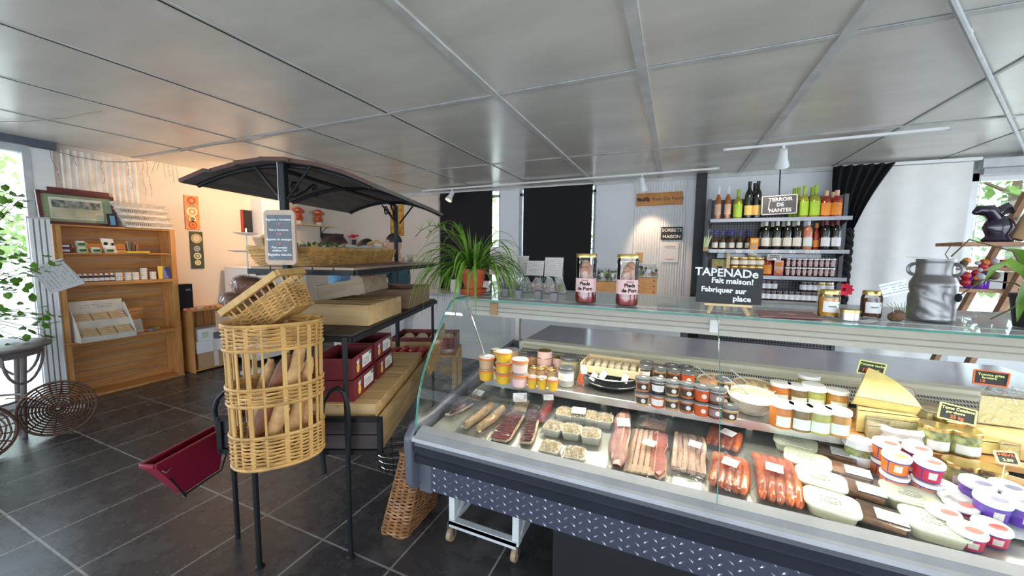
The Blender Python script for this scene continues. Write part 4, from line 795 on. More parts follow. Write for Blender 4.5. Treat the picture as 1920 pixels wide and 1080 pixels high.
for a in (PI+0.1, -0.2):
    mb = MB(); c = Vector((cos(a)*r*0.78, sin(a)*r*0.78, h*0.83)); d = Vector((cos(a), sin(a), 0)); mb.tube(arc(c, 0.021, -PI/2, PI/2, 10, d*0.9, (0, 0, 1)), 0.006, 'can', 8); mb.build('handle', t)
mb = MB(); mb.lathe([(r*0.785, 0), (r*0.785, 0.012)], 'gold', 8, (0, 0, h*0.64), cap=False, a0=-1.1, a1=-0.7); mb.build('copper_patch', t)
cd = thing('shelf_card', 'white card tucked into the mouth of the milk can', 'card', (P.x-0.03, P.y-0.02, ZT+h+0.004), 0.3); MB().slab((-0.05, -0.01, 0), (0.03, -0.02, -0.004), (0.035, 0.03, 0.0), (-0.045, 0.04, 0.004), 0.001, 'cardw').build('paper', cd, smooth=False)
# strap-leaved plant at the far right of the counter top
P = AZ(1990, 625, ZT); t = thing('orchid', 'dark strap-leaved plant hanging over the right end of the counter top', 'potted plant', (P.x, P.y+0.10, ZT+0.001))
MB().lathe([(0.0001, 0), (0.045, 0), (0.06, 0.10), (0.063, 0.10), (0.063, 0.115), (0.055, 0.112), (0.0001, 0.10)], 'black', 24, cap=False).build('pot', t)
mb = MB(); rn = random.Random(21)
def strap(pts, w):
    pts = [Vector(p) for p in pts]; V = []; n = len(pts)
    for i, p in enumerate(pts):
        d = pts[min(i+1, n-1)]-pts[max(i-1, 0)]; s_ = d.cross(Vector((0.2, 1, 0.3))).normalized(); k = w*(1-abs(2*i/(n-1)-0.9)**3*0.8 if i < n-1 else 0.1); V += [p+s_*k, p+Vector((0, 0.004, -0.004)), p-s_*k]
    mb.add(V, [(i*3+j, i*3+j+1, i*3+j+4, i*3+j+3) for i in range(n-1) for j in (0, 1)], 'leaf')
for pts, w in (([(0, 0, .11), (-.03, -.02, .16), (-.06, -.05, .15), (-.085, -.08, .09), (-.10, -.10, .03)], .016), ([(0, 0, .11), (-.05, -.02, .19), (-.11, -.05, .225), (-.16, -.08, .20), (-.19, -.10, .15)], .014), ([(0, 0, .11), (-.02, .03, .2), (-.02, .06, .26), (-.03, .1, .27)], .016), ([(0, 0, .11), (.05, 0, .17), (.11, -.02, .18), (.17, -.04, .14)], .018), ([(0, 0, .11), (-.02, -.04, .14), (-.03, -.09, .09), (-.025, -.115, .01)], .014)): strap(pts, w)
mb.build('leaves', t, ang=80)
mb = MB()
for pts in ([(0, 0, .11), (-.05, -.03, .10), (-.10, -.06, .06), (-.15, -.08, .03)], [(0, 0, .11), (-.08, -.01, .26), (-.20, -.03, .30), (-.25, -.05, .24)], [(0, 0, .11), (-.07, -.02, .15), (-.16, -.04, .16), (-.22, -.05, .10)]): mb.tube(pts, 0.0025, 'stem', 5)
mb.sphere((-.22, -.05, .095), 0.010, 'velvet', 8, (1, 1, 1.6)); mb.build('flower_stem', t)
# ------------------------------------------------------------------ food in the counter
DS = 0.1084
def D(x, y): return AP(x, y, (0, 1.362, 0.7285), (0, -DS, 1))
ZS = 0.8665
def SH(x, y): return AZ(x, y, ZS)
DT = math.atan(DS)
def on_deck(name, label, cat, P, rz=0, group=None):
    t = thing(name, label, cat, (P.x, P.y, P.z+0.0015), group=group); t.rotation_euler = (Matrix.Rotation(DT, 3, 'X') @ Matrix.Rotation(rz, 3, 'Z')).to_euler(); return t
vac = clear('vacuum_film', (1, 1, 1), 0.75, 0.06, 0.02, crinkle=1.0, cs=40, milky=0.0); lidfilm = clear('clear_lid', (0.98, 1, 0.98), 0.9, 0.05, 0.05, milky=0.03)
def film(mb, w, l, h, rn, m=None, pw=0.75):
    ph = [rn.uniform(0, 6) for _ in range(6)]
    def fn(u, v):
        x, y = (u-0.5)*w, (v-0.5)*l; e = max(0, 1-abs(2*u-1)**3.5)*max(0, 1-abs(2*v-1)**4)
        z = 0.002+h*e**pw+0.004*e**0.3*(sin(u*17+ph[0]+v*5)+sin(v*23+ph[1]+u*9)+sin((u+v)*31+ph[2])*0.6)
        b = 0.004*(sin(v*11+ph[3])+sin(u*13+ph[4]))
        return (x+b*(1 if 0.02 < u < 0.98 else 1.4), y+b*0.7, max(z, 0.0012))
    mb.grid(fn, 22, 26, m or vac); return mb
def stick(t, x, y, z, w, l, rz=0, tilt=0):
    mb = MB(); R = Matrix.Rotation(rz, 3, 'Z') @ Matrix.Rotation(tilt, 3, 'X'); mb.box((x, y, z), (w, l, 0.001), 'paper', R=R); lb = mb.build('price_sticker', t, smooth=False)
    e = MB(); scribble(e, Vector((x, y, z))+R@Vector((0, 0, 0.0006)), R@Vector((1, 0, 0)), R@Vector((0, 1, 0)), w*0.8, l*0.8, 5, 'inkg', 0.0007, 0.75, off=0.0008); e.build('print', lb, smooth=False)
def span(a, b):   # centre, length and turn of something lying on the deck between two photo points (far end, near end)
    A, B = D(*a), D(*b); d = A-B; return (A+B)/2, math.hypot(d.x, d.y), math.atan2(d.y, d.x)-PI/2
def slices(mb, w, l, n, c1, c2, th=0.012, lean=0.5, rnd=0.2, rn=random):
    for i in range(n):
        y = -l/2+l*(i+0.5)/n; a = lean; R = Matrix.Rotation(-a, 3, 'X'); ww = w*(1-rnd*rn.random()*0.3)
        poly = rrect(ww, 0.05, 0.02, 4); k = len(poly); vs = []
        for zz in (0, 0.004): vs += [Vector((0, y, 0.014))+R@Vector((px, py, zz)) for px, py in poly]
        mb.add(vs, [(j, (j+1) % k, k+(j+1) % k, k+j) for j in range(k)], c2); mb.add(vs, [tuple(range(k-1, -1, -1)), tuple(range(k, 2*k))], c1)
red_meat = M('cured_duck', (0.30, 0.030, 0.022), 0.35, var=0.4, vs=30); fat = M('pale_fat', (0.88, 0.68, 0.46), 0.45, var=0.12); dark_meat = M('dark_breast', (0.085, 0.018, 0.03), 0.3, var=0.4, vs=14); rill = M('rillette_sausage', (0.62, 0.41, 0.21), 0.45, var=0.35, vs=30, bump=0.5, bs=60)
ham = M('raw_ham', (0.50, 0.05, 0.04), 0.35, var=0.35, vs=22, c2=(0.72, 0.18, 0.11)); bacon = M('bacon_streak', (0.62, 0.25, 0.18), 0.4, var=0.3, vs=26, stretch=(6, 0.6, 1), c2=(0.85, 0.66, 0.50)); loin = M('pork_loin', (0.62, 0.17, 0.14), 0.35, var=0.3, vs=20, stretch=(2, 0.6, 1), c2=(0.80, 0.45, 0.36)); sausage = M('orange_sausage', (0.62, 0.085, 0.012), 0.28, var=0.3, vs=24, c2=(0.80, 0.19, 0.035), coat=0.4); crumb = M('crumbed_terrine', (0.66, 0.48, 0.25), 0.6, var=0.4, vs=70, bump=0.8, bs=110, c2=(0.85, 0.70, 0.46))
rn = random.Random(3)
def meatpack(name, label, far, near, w, content, hh, sticks=(), pad=0.012, group=None):
    c, l, a = span(far, near); t = on_deck(name, label, 'food pack', c, a, group); content(t, w, l); film(MB(), w+pad, l+pad*1.4, hh, rn).build('plastic_film', t)
    for s_ in sticks: stick(t, *s_)
    return t
def c_breast(t, w, l):
    mb = MB()
    def fn(u, v):
        a = u*2*PI; k = sin(PI*min(1, v*1.02))**0.6*(0.6+0.5*v); return (cos(a)*w*0.40*k, (v-0.5)*l*0.95, 0.016+0.014*k*sin(a))
    mb.grid(fn, 16, 14, dark_meat); mb.build('duck_breast', t); MB().tube([(-w*0.42, -l*0.45, .008), (-w*0.1, -l*0.40, .008), (w*0.25, -l*0.1, .009), (w*0.42, l*0.3, .009)], 0.006, fat, 8).build('fat_edge', t)
def c_tubes(m, n, r):
    def f(t, w, l):
        for i in range(n):
            x = (i-(n-1)/2)*w/n; MB().tube([(x, -l*0.44, r*0.5), (x-0.004, -l*0.38, r), (x+0.005, 0, r), (x, l*0.38, r), (x, l*0.44, r*0.5)], [r*0.3, r*0.85, r, r*0.9, r*0.3], m, 10).build('sausage', t)
    return f
def c_slices(m1, m2, n, k=1.0, sp=None):
    def f(t, w, l):
        mb = MB(); slices(mb, w*k*0.9, l*0.86, n, m1, m1, rn=rn); mb.build('slices', t)
        MB().tube([(-w*.46, -l*.40, .010), (-w*.3, -l*.47, .011), (w*.3, -l*.47, .011), (w*.46, -l*.38, .012), (w*.47, 0, .016), (w*.45, l*.42, .016)], 0.006, m2, 6).build('fat_rim', t)
    return f
meatpack('duck_breast_pack', 'vacuum pack with a whole dark purple duck breast at the left end of the deck', (886, 752), (842, 785), 0.075, c_breast, 0.042, pad=0.02)
meatpack('rillette_sausage_pack', 'vacuum pack of two fat tan coarse sausages beside the dark duck breast', (938, 765), (880, 815), 0.135, c_tubes(rill, 2, 0.021), 0.05, pad=0.02)
meatpack('sliced_duck_pack', 'vacuum pack of fanned dark red duck slices with pale rims, left one', (970, 778), (935, 832), 0.095, c_slices(red_meat, fat, 16), 0.05)
meatpack('sliced_duck_pack', 'narrow vacuum pack of dark red duck slices seen edge-on, right one', (1005, 770), (985, 838), 0.06, c_slices(red_meat, fat, 12), 0.055)
meatpack('dry_sausage_pack', 'crumpled vacuum pack with dark dried sausage and white label behind the square terrines', (1035, 752), (1012, 800), 0.06, c_tubes(red_meat, 1, 0.022), 0.05, sticks=((0.0, 0.05, 0.058, 0.05, 0.035, 0.3, 0.4),))
def c_crumple(t, w, l): MB().box((0, 0, 0.004), (w*0.7, l*0.5, 0.006), fat).build('slice', t)
meatpack('crumpled_film_pack', 'crumpled clear film pack with pink-edged white label behind the sliced duck', (985, 742), (968, 785), 0.10, c_crumple, 0.06, sticks=((0.0, -0.02, 0.060, 0.07, 0.05, 0.2, 0.5),), pad=0.02)
meatpack('crumpled_film_pack', 'empty-looking crumpled film pack with white label at the far left back', (900, 738), (882, 756), 0.10, c_crumple, 0.035, sticks=((0.02, 0.0, 0.036, 0.06, 0.04, -0.2, 0.3),), pad=0.02)
# square terrine tubs
tp = None; TL = [('back row, first', 1060, 785), ('back row, second with big white label', 1085, 788), ('back row, third', 1110, 793), ('back row, fourth', 1132, 797), ('middle row, left', 1038, 812), ('middle row, centre', 1072, 818), ('middle row, right', 1108, 826), ('front row, left', 1032, 852), ('front row, right', 1078, 864)]
for nm, px, py in TL:
    P = D(px, py); lab = 'square clear-wrapped terrine tub with crumbed top, '+nm
    if tp is None:
        tp = t = on_deck('terrine_tub', lab, 'food tub', P, 0.05, 'square terrine tubs')
        MB().rbox((0, 0, 0.018), (0.083, 0.078, 0.036), 0.014, 'cream', taper=0.86).build('tub', t); mb = MB(); mb.grid(lambda u, v: ((u-.5)*.076, (v-.5)*.071, 0.0365+0.007*(sin(PI*u)*sin(PI*v))**.5), 10, 10, crumb); mb.build('terrine', t); film(MB(), 0.090, 0.086, 0.047, rn, pw=0.35).build('plastic_film', t)
    else: tp2 = dup(tp, (P.x, P.y, P.z+0.0015), label=lab, rot=(Matrix.Rotation(DT, 3, 'X') @ Matrix.Rotation(rn.uniform(-.12, .12), 3, 'Z')).to_euler())
    if 'big white' in nm: stick(tp2, 0, 0, 0.049, 0.065, 0.06, 0.1)
def c_loin(t, w, l):
    mb = MB()
    def fn(u, v):
        a = u*2*PI; k = (sin(PI*min(max(v, .02), .98))**.35); return (cos(a)*w*.46*k*(1+.12*sin(v*9))+.004*sin(v*14), (v-.5)*l*.96, .020+.019*k*sin(a))
    mb.grid(fn, 18, 22, loin); mb.build('loin', t); mb = MB()
    for k in range(3): mb.tube([((k-1)*w*.25, -l*.4, .026), ((k-1)*w*.3+.01, 0, .041-abs(k-1)*.008), ((k-1)*w*.2, l*.35, .032)], 0.0035, fat, 6)
    mb.build('fat_streaks', t)
meatpack('pork_loin_pack', 'vacuum pack of a whole pink pork loin standing between terrines and sliced ham', (1172, 775), (1155, 886), 0.085, c_loin, 0.047, sticks=((0.005, 0.05, 0.052, 0.055, 0.05, 0.15, 0.2),))
def c_ham(t, w, l):
    mb = MB(); hl = l*0.9
    for i in range(5):
        x = -w*.42+i*w*.135; mb.box((x, 0.0, .010+.002*i), (w*.16, hl*.92, .006), fat, R=Matrix.Rotation(-0.35, 3, 'Y')); mb.box((x+w*.085, 0.02, .014+.002*i), (.004, hl*.75, .004), ham, R=Matrix.Rotation(-0.35, 3, 'Y'))
    mb.build('fat_slices', t)
    mb = MB(); poly = [(w*.08, hl*.12), (w*.05, hl*.34), (w*.2, hl*.44), (w*.4, hl*.42), (w*.43, hl*.2), (w*.36, 0.05*hl), (w*.42, -hl*.1), (w*.43, -hl*.34), (w*.3, -hl*.45), (w*.12, -hl*.38), (w*.06, -hl*.1), (w*.14, 0)]; mb.prism(poly, 0.014, 0.024, ham); mb.prism([(x*1.06, y*1.05) for x, y in poly], 0.008, 0.0139, fat); mb.build('ham_slice', t)
meatpack('sliced_ham_pack', 'clear pack of fanned raw ham with white fat and dark red slice, square label', (1222, 808), (1208, 908), 0.155, c_ham, 0.035, sticks=((0.0, 0.02, 0.041, 0.05, 0.042, -0.25),), pad=0.015)
def c_bacon(t, w, l):
    mb = MB()
    for i in range(7):
        x = -w*.42+i*w*.14; mb.tube([(x, -l*.45, .012), (x+.006*sin(i), -l*.1, .016), (x-.005*sin(i*2), l*.2, .016), (x, l*.45, .012)], w*.085, bacon if i % 2 else M('bacon_fat', (0.82, 0.60, 0.44), 0.4, var=0.12), 8)
    mb.build('bacon_slices', t)
meatpack('bacon_pack', 'clear pack of streaky bacon slices between the ham and the orange sausages', (1293, 820), (1290, 895), 0.12, c_bacon, 0.036, sticks=((0.02, 0.02, 0.043, 0.045, 0.042, -0.2),), pad=0.02)
meatpack('crumpled_film_pack', 'crumpled clear film pack lying behind the sliced ham', (1232, 785), (1222, 815), 0.16, lambda t, w, l: MB().box((0, 0, .006), (w*.6, l*.6, .008), col('pale_ham', (0.70, 0.45, 0.36), 0.5)).build('slice', t), 0.05)
def c_saus(n, bend, r):
    def f(t, w, l):
        for i in range(n):
            x = (i-(n-1)/2)*w*.92/n; q = [(-.47, .4), (-.42, .85), (-.2, 1), (.1, 1), (.35, .95), (.44, .7), (.48, .3)]
            MB().tube([(x+bend*l*(.25-(s_*s_))+.002*sin(i*3), s_*l, .006+r*k*.9) for s_, k in q], [r*k for s_, k in q], sausage, 10).build('sausage', t)
    return f
meatpack('orange_sausage_pack', 'vacuum pack of flat orange sausages at the back, tilted against the other pack', (1362, 812), (1350, 846), 0.13, c_saus(5, .12, .015), 0.04, sticks=((0.015, 0.0, 0.047, 0.05, 0.045, -0.3),), pad=0.015)
meatpack('orange_sausage_pack', 'vacuum pack of five short orange sausages with label at the front', (1366, 862), (1362, 928), 0.125, c_saus(5, .15, .017), 0.042, sticks=((0.005, 0.015, 0.049, 0.05, 0.048, -0.2),), pad=0.015)
meatpack('orange_sausage_pack', 'largest vacuum pack with five long curved orange sausages beside the cream tubs', (1440, 862), (1462, 955), 0.135, c_saus(5, .20, .018), 0.044, sticks=((0.0, 0.01, 0.051, 0.052, 0.05, -0.1),), pad=0.012)
# cream tubs
cm = M('fresh_cream', (0.74, 0.72, 0.54), 0.4, var=0.02); tubm = clear('frosted_tub', (0.95, 1, 0.95), 0.7, 0.2, 0.10, milky=0.35); lidm = M('cream_lid', (0.70, 0.72, 0.52), 0.35, var=0.02)
tb = None
for i, (px, py) in enumerate(((1489, 843), (1511, 877), (1536, 915), (1556, 960), (1703, 947), (1746, 1000))):
    P = D(px, py); lab = 'pale yellow rectangular cream tub, ' + ('back of the left row', 'second in the left row', 'third in the left row', 'front of the left row', 'back one of the right pair', 'front one of the right pair')[i]; rot = (Matrix.Rotation(DT, 3, 'X') @ Matrix.Rotation(-0.28+0.03*i, 3, 'Z')).to_euler()
    if tb is None:
        tb = t = on_deck('cream_tub', lab, 'food tub', P, -0.28, 'pale yellow cream tubs'); MB().rbox((0, 0, 0.016), (0.132, 0.098, 0.032), 0.028, cm, seg=5, taper=0.9).build('tub', t)
        mb = MB(); mb.rbox((0, 0, 0.0355), (0.142, 0.107, 0.006), 0.03, lidm, seg=6); mb.rbox((0, 0, 0.0395), (0.116, 0.083, 0.002), 0.024, lidm, seg=6); mb.build('lid', t); e = MB(); scribble(e, (0, 0, 0.0406), (1, 0, 0), (0, 1, 0), 0.06, 0.035, 4, 'inkg', 0.0018, 0.8); e.build('print', t, smooth=False)
    else: dup(tb, (P.x, P.y, P.z+0.0015), label=lab, rot=rot)
# brown pate trays
pate = M('brown_pate', (0.34, 0.12, 0.035), 0.4, var=0.35, vs=30, c2=(0.50, 0.22, 0.08)); tb = None
for i, (px, py) in enumerate(((1563, 862), (1590, 898), (1613, 932), (1648, 984))):
    P = D(px, py); lab = 'brown pate tray with clear lid and white label, ' + ('back of the row', 'second in the row', 'third in the row', 'front of the row')[i]; rot = (Matrix.Rotation(DT, 3, 'X') @ Matrix.Rotation(-0.22, 3, 'Z')).to_euler()
    if tb is None:
        tb = t = on_deck('pate_tray', lab, 'food tray', P, -0.22, 'brown pate trays'); MB().rbox((0, 0, 0.008), (0.125, 0.092, 0.016), 0.02, 'black', taper=0.9).build('tray', t); MB().rbox((0, 0, 0.022), (0.105, 0.072, 0.026), 0.008, pate).build('pate', t)
        mb = MB(); mb.rbox((0, 0, 0.026), (0.118, 0.086, 0.022), 0.014, lidfilm, taper=1.05); mb.build('clear_lid', t); stick(t, 0.022, -0.002, 0.039, 0.07, 0.052, 0.04)
    else: dup(tb, (P.x, P.y, P.z+0.0015), label=lab, rot=rot)
# ---- the step shelf
yel = M('yellow_terrine', (0.72, 0.42, 0.03), 0.35, var=0.25, vs=14); tanp = M('tan_terrine', (0.55, 0.36, 0.20), 0.4, var=0.25); glid = clear('glass_lid', (0.97, 0.97, 0.93), 0.9, 0.05, 0.12, milky=0.25)
def weck(label, loc, r, h, fill, band='orange', lab=None, lid=None):
    t = thing('sealed_terrine_jar', label, 'jar', loc, group=None); b = h*0.78
    MB().lathe([(0.0001, 0.001), (r*0.82, 0), (r*0.85, 0.004), (r*0.95, b)], fill, 20, cap=False).build('jar_body', t); MB().lathe([(r*0.95, b), (r*1.03, b+0.001), (r*1.05, b+0.006), (r*1.0, b+0.009)], band, 20, cap=False).build('rubber_ring', t)
    m2 = MB(); m2.lathe([(r*1.0, b+0.009), (r*0.99, h-0.002), (r*0.92, h), (0.0001, h-0.0005)], lid or glid, 20, cap=False); m2.lathe([(0.0001, 0), (r*0.28, 0)], 'paper', 14, (0, 0, h+0.0006), cap=False); m2.build('lid', t)
    if lab: MB().lathe([(r*0.88, h*0.08), (r*0.93, h*0.62)], lab, 16, cap=False, a0=-PI/2-1.4, a1=-PI/2+1.6).build('jar_label', t)
    return t
WH = 0.0635
def stackw(px, py, n, r, fills, base, labs=None, h=WH, **k):
    P = SH(px, py)
    for i in range(n): weck(base % (('bottom', 'topmost') if n == 2 else ('bottom', 'middle', 'topmost'))[i], (P.x, P.y+r*0.6, ZS+0.0015+i*(h+0.0012)), r, h, fills[i % len(fills)], lab=(labs or [None]*n)[i], **k)
stackw(908, 714, 2, 0.044, [yel, tanp], '%s yellow terrine jar with orange seal in the leftmost stack of the shelf')
stackw(940, 720, 3, 0.044, [yel], '%s yellow terrine jar with orange seal in the three-high stack', h=0.056)
stackw(971, 727, 2, 0.044, [tanp], '%s pink-labelled terrine jar with orange seal in the third stack', labs=['pink', 'pink'], h=0.072)
for i, (px, py, fl) in enumerate(((995, 729, yel), (1014, 731, yel), (1034, 734, yel))):
    P = SH(px, py); weck('small yellow pot with sealed lid in the front line, %s from the left' % ORD[i], (P.x, P.y+0.02, ZS+0.0015), 0.0265, 0.060, fl, band='orange' if i != 1 else 'gold')
for i, (px, py) in enumerate(((1000, 716), (1014, 708), (1034, 709))):
    P = SH(px, py); P.y = max(P.y, 1.93); P.x = AY(px, py, P.y).x; weck('small gold-lidded pot in the second line, %s from the left' % ORD[i], (P.x, P.y, ZS+0.0015), 0.0275, 0.056, tanp, band='gold', lid=K['gold'])
def tins(px, Y, n, r, h, lab):
    x = AY(px, 690, Y).x
    for i in range(n):
        t = thing('pink_tin', lab % (('bottom', 'topmost') if n == 2 else ('bottom', 'middle', 'topmost'))[i], 'tin', (x, Y, ZS+0.0015+i*(h+0.001))); MB().lathe([(0.0001, 0.0005), (r, 0), (r, h-0.004), (r*1.02, h-0.002), (r*0.98, h), (r*0.9, h-0.002), (0.0001, h-0.002)], ['gold', 'pink', 'gold', 'gold', 'gold', 'gold'], 20, cap=False).build('tin_body', t)
tins(1021, 2.05, 3, 0.043, 0.040, '%s pink-sided tin with gold lid in the tall stack behind the yellow pots'); tins(1049, 2.09, 2, 0.043, 0.040, '%s pink-sided tin with gold lid in the shorter stack')
P = SH(958, 700); jar('wide_jar', 'wide glass jar with grey-pink lid at the back behind the yellow stacks', (AY(958, 690, 2.12).x, 2.12, ZS+0.0015), 0.05, 0.085, tanp, col('mauve_lid', (0.45, 0.36, 0.34), 0.4), cat='jar', n=20)
jar('gold_lid_jar', 'low gold-lidded jar at the far left back of the shelf', (AY(930, 690, 2.16).x, 2.16, ZS+0.0015), 0.035, 0.06, tanp, K['gold'], n=18)
jar('green_lid_jar', 'dark jar with green-grey lid behind the pink-labelled stack', (AY(1000, 695, 2.13).x, 2.13, ZS+0.0015), 0.04, 0.075, terr, 'greylid', n=18)
jar('large_preserve_jar', 'large preserve jar with wide grey lid at the back beside the sausage crate', (AY(1067, 700, 2.0).x, 2.0, ZS+0.0015), 0.049, 0.115, col('green_preserve', (0.42, 0.38, 0.22), 0.3), 'greylid', n=24)
jar('labelled_preserve_jar', 'grey-lidded jar with white label wrapped in clear film at the shelf front', (AY(1061, 735, 1.865).x, 1.865, ZS+0.0015), 0.041, 0.098, col('grey_preserve', (0.38, 0.36, 0.31), 0.4), 'greylid', 'paper', n=24, lz=(0.4, 0.85))
# platters with the sausage crate
Pp = AZ(1148, 727, ZS); Pp.y = 1.985; Pp.x = AY(1148, 722, 1.985).x
for k, (z, r, lab) in enumerate(((ZS+0.0015, 0.145, 'lower dark platter with steel rim beneath the sausage crate'), (ZS+0.040, 0.150, 'upper dark platter with steel rim carrying the sausage crate'))):
    t = thing('platter', lab, 'platter', (Pp.x, Pp.y, z)); MB().lathe([(0.0001, 0.001), (r*0.55, 0.0), (r*0.85, 0.010), (r, 0.026), (r*0.97, 0.029), (r*0.83, 0.014), (r*0.55, 0.006), (0.0001, 0.006)], ['slate', 'slate', 'slate', 'silver', 'silver', col('dark_green', (0.02, 0.05, 0.035), 0.3), 'dark_green', 'dark_green'], 36, cap=False).build('dish', t)
cz = ZS+0.075; q = [AZ(px, py, cz+0.04) for px, py in ((1081, 696), (1194, 714), (1201, 677), (1101, 664))]
cw = (q[1]-q[0]).length; cdp = 0.17; t = thing('sausage_crate', 'small pale wooden crate of dusty dry sausages resting on the platters', 'crate', (Pp.x-0.005, Pp.y+0.0, cz), -0.03)
w2 = cw/2
mb = MB(); mb.bb((-w2, -cdp/2, 0), (w2, cdp/2, 0.006), 'pale'); mb.build('crate_floor', t, smooth=False)
for nm, a, b in (('front_board', (-w2, -cdp/2-0.006, 0), (w2, -cdp/2, 0.036)), ('back_board', (-w2, cdp/2, 0), (w2, cdp/2+0.006, 0.05)), ('end_board', (-w2-0.006, -cdp/2-0.006, 0), (-w2, cdp/2+0.006, 0.046)), ('end_board', (w2, -cdp/2-0.006, 0), (w2+0.006, cdp/2+0.006, 0.046))): MB().bb(a, b, 'pale').build(nm, t, smooth=False)
dry = M('dusty_sausage', (0.34, 0.27, 0.17), 0.8, var=0.35, vs=30, bump=0.7, bs=60, c2=(0.52, 0.46, 0.33))
for i in range(7):
    x = -w2+0.03+i*(2*w2-0.06)/6; s_ = thing('dry_sausage', 'dusty grey dry sausage in the small crate, %s from the left' % ORD[i], 'sausage', (t.location.x+x, t.location.y, cz+0.0075), rn.uniform(-.12, .12), 'dry sausages in the crate')
    k = rn.uniform(.85, 1); MB().tube([(0, -.075*k, .016), (.002, -.066*k, .018), (.004*sin(i), -.03, .0195), (-.003, .03, .0195), (0, .066*k, .018), (0, .075*k, .016)], [.004, .014, .0185, .0185, .013, .004], dry, 10).build('casing', s_); MB().tube([(0, .074*k, .016), (0, .08*k, .02)], [.003, .001], 'paperw', 5).build('tied_end', s_)
for i, (px, py) in enumerate(((1095, 693), (1113, 706), (1131, 703), (1172, 710))):
    P = AY(px, py, Pp.y-cdp/2-0.016-0.004*i); g = thing('sausage_tag', 'white paper tag hanging over the crate edge, %s from the left' % ORD[i], 'tag', tuple(P), 0.0, 'sausage tags'); MB().box((0, 0, 0), (0.03, 0.001, 0.045), 'paper', R=Matrix.Rotation((-.1, .55, .5, .2)[i], 3, 'Y')).build('paper', g); MB().tube([(0, 0.003, .02), (0.004, 0.010, .045)], 0.0012, 'paperw', 4).build('string', g)
mb = MB(); t = thing('red_net_string', 'red string net dangling at the left side of the platters', 'string', (Pp.x-0.150, Pp.y-0.085, ZS+0.0015))
for k in range(5): mb.tube([(0.004*k, 0.0, 0.08), (0.006*k-0.012, -0.012, 0.045), (0.010*k-0.02, -0.012-0.002*k, 0.003)], 0.002, 'orange', 4)
mb.build('strands', t)
# grey-lidded spread pots
sp = [col('spread_%d' % i, c, 0.4, var=0.2, vs=30) for i, c in enumerate(((0.40, 0.16, 0.08), (0.05, 0.04, 0.035), (0.52, 0.33, 0.15), (0.45, 0.13, 0.05), (0.62, 0.10, 0.02), (0.16, 0.05, 0.035)))]
spl = [sp[1], wlab, sp[1], sp[1], sp[4], col('dusky_label', (0.25, 0.20, 0.19), 0.5)]
def spot_pot(i, loc, lab, j=None):
    j = i if j is None else j; r, h = 0.0355, 0.0625; t = thing('spread_pot', lab, 'pot', loc, group='grey-lidded spread pots')
    MB().lathe([(0.0001, 0.0005), (r*0.78, 0), (r*0.96, h*0.80)], sp[i], 20, cap=False).build('pot_body', t); MB().lathe([(r*0.98, h*0.78), (r*1.03, h*0.80), (r*1.03, h*0.87)], 'silver', 20, cap=False).build('rim', t); MB().lathe([(r*1.02, h*0.87), (r*1.0, h), (0.0001, h-0.001)], 'greylid', 20, cap=False).build('lid', t)
    lb = MB().lathe([(r*0.835, h*0.18), (r*0.94, h*0.66)], spl[j], 14, cap=False, a0=-PI/2-1.0, a1=-PI/2+0.9).build('pot_label', t); mb = MB(); R = r*0.9
    mb.lathe([(0.0001, 0), (0.010, 0)], 'paperw', 14, (0.006, -R-0.0006, h*0.42), cap=False, R=Matrix.Rotation(PI/2, 3, 'X')); mb.build('emblem', lb); MB().box((0.002, 0.004, h+0.0004), (0.018, 0.007, 0.0008), 'paper', rz=-0.3).build('date_sticker', t)
PH = 0.0642
for i, (px, py) in enumerate(((1203, 762), (1232, 766), (1259, 771), (1287, 776), (1315, 782), (1342, 787))):
    P = SH(px, py); y = P.y+0.028
    for lv in (0, 1): spot_pot([0, 1, 2, 3, 4, 5][i] if lv else [2, 4, 2, 3, 4, 5][i], (AY(px, py, P.y).x, y, ZS+0.0015+lv*PH), 'grey-lidded spread pot, %s in the front row, %s level' % (ORD[i], ('lower', 'upper')[lv]), i)
for row, (Y, pts) in enumerate(((1.965, ((1207, 750), (1235, 752), (1261, 756), (1286, 760))), (2.045, ((1211, 740), (1257, 745), (1283, 748))))):
    for i, (px, py) in enumerate(pts):
        for lv in (0, 1): spot_pot((i+row+lv) % 6, (AY(px, py, Y).x, Y, ZS+0.0015+lv*PH), 'grey-lidded spread pot, %s in the %s row, %s level' % (ORD[i], ('second', 'third')[row], ('lower', 'upper')[lv]))
P = SH(1368, 793); spot_pot(2, (P.x, P.y+0.028, ZS+0.0015), 'single tan grey-lidded spread pot at the right end beside the front bowl'); spot_pot(2, (AY(1354, 770, 1.93).x, 1.93, ZS+0.0015+0.0), 'tan grey-lidded spread pot behind the dark pair, lower level'); spot_pot(2, (AY(1354, 770, 1.93).x, 1.93, ZS+0.0015+PH), 'tan grey-lidded spread pot behind the dark pair, upper level')
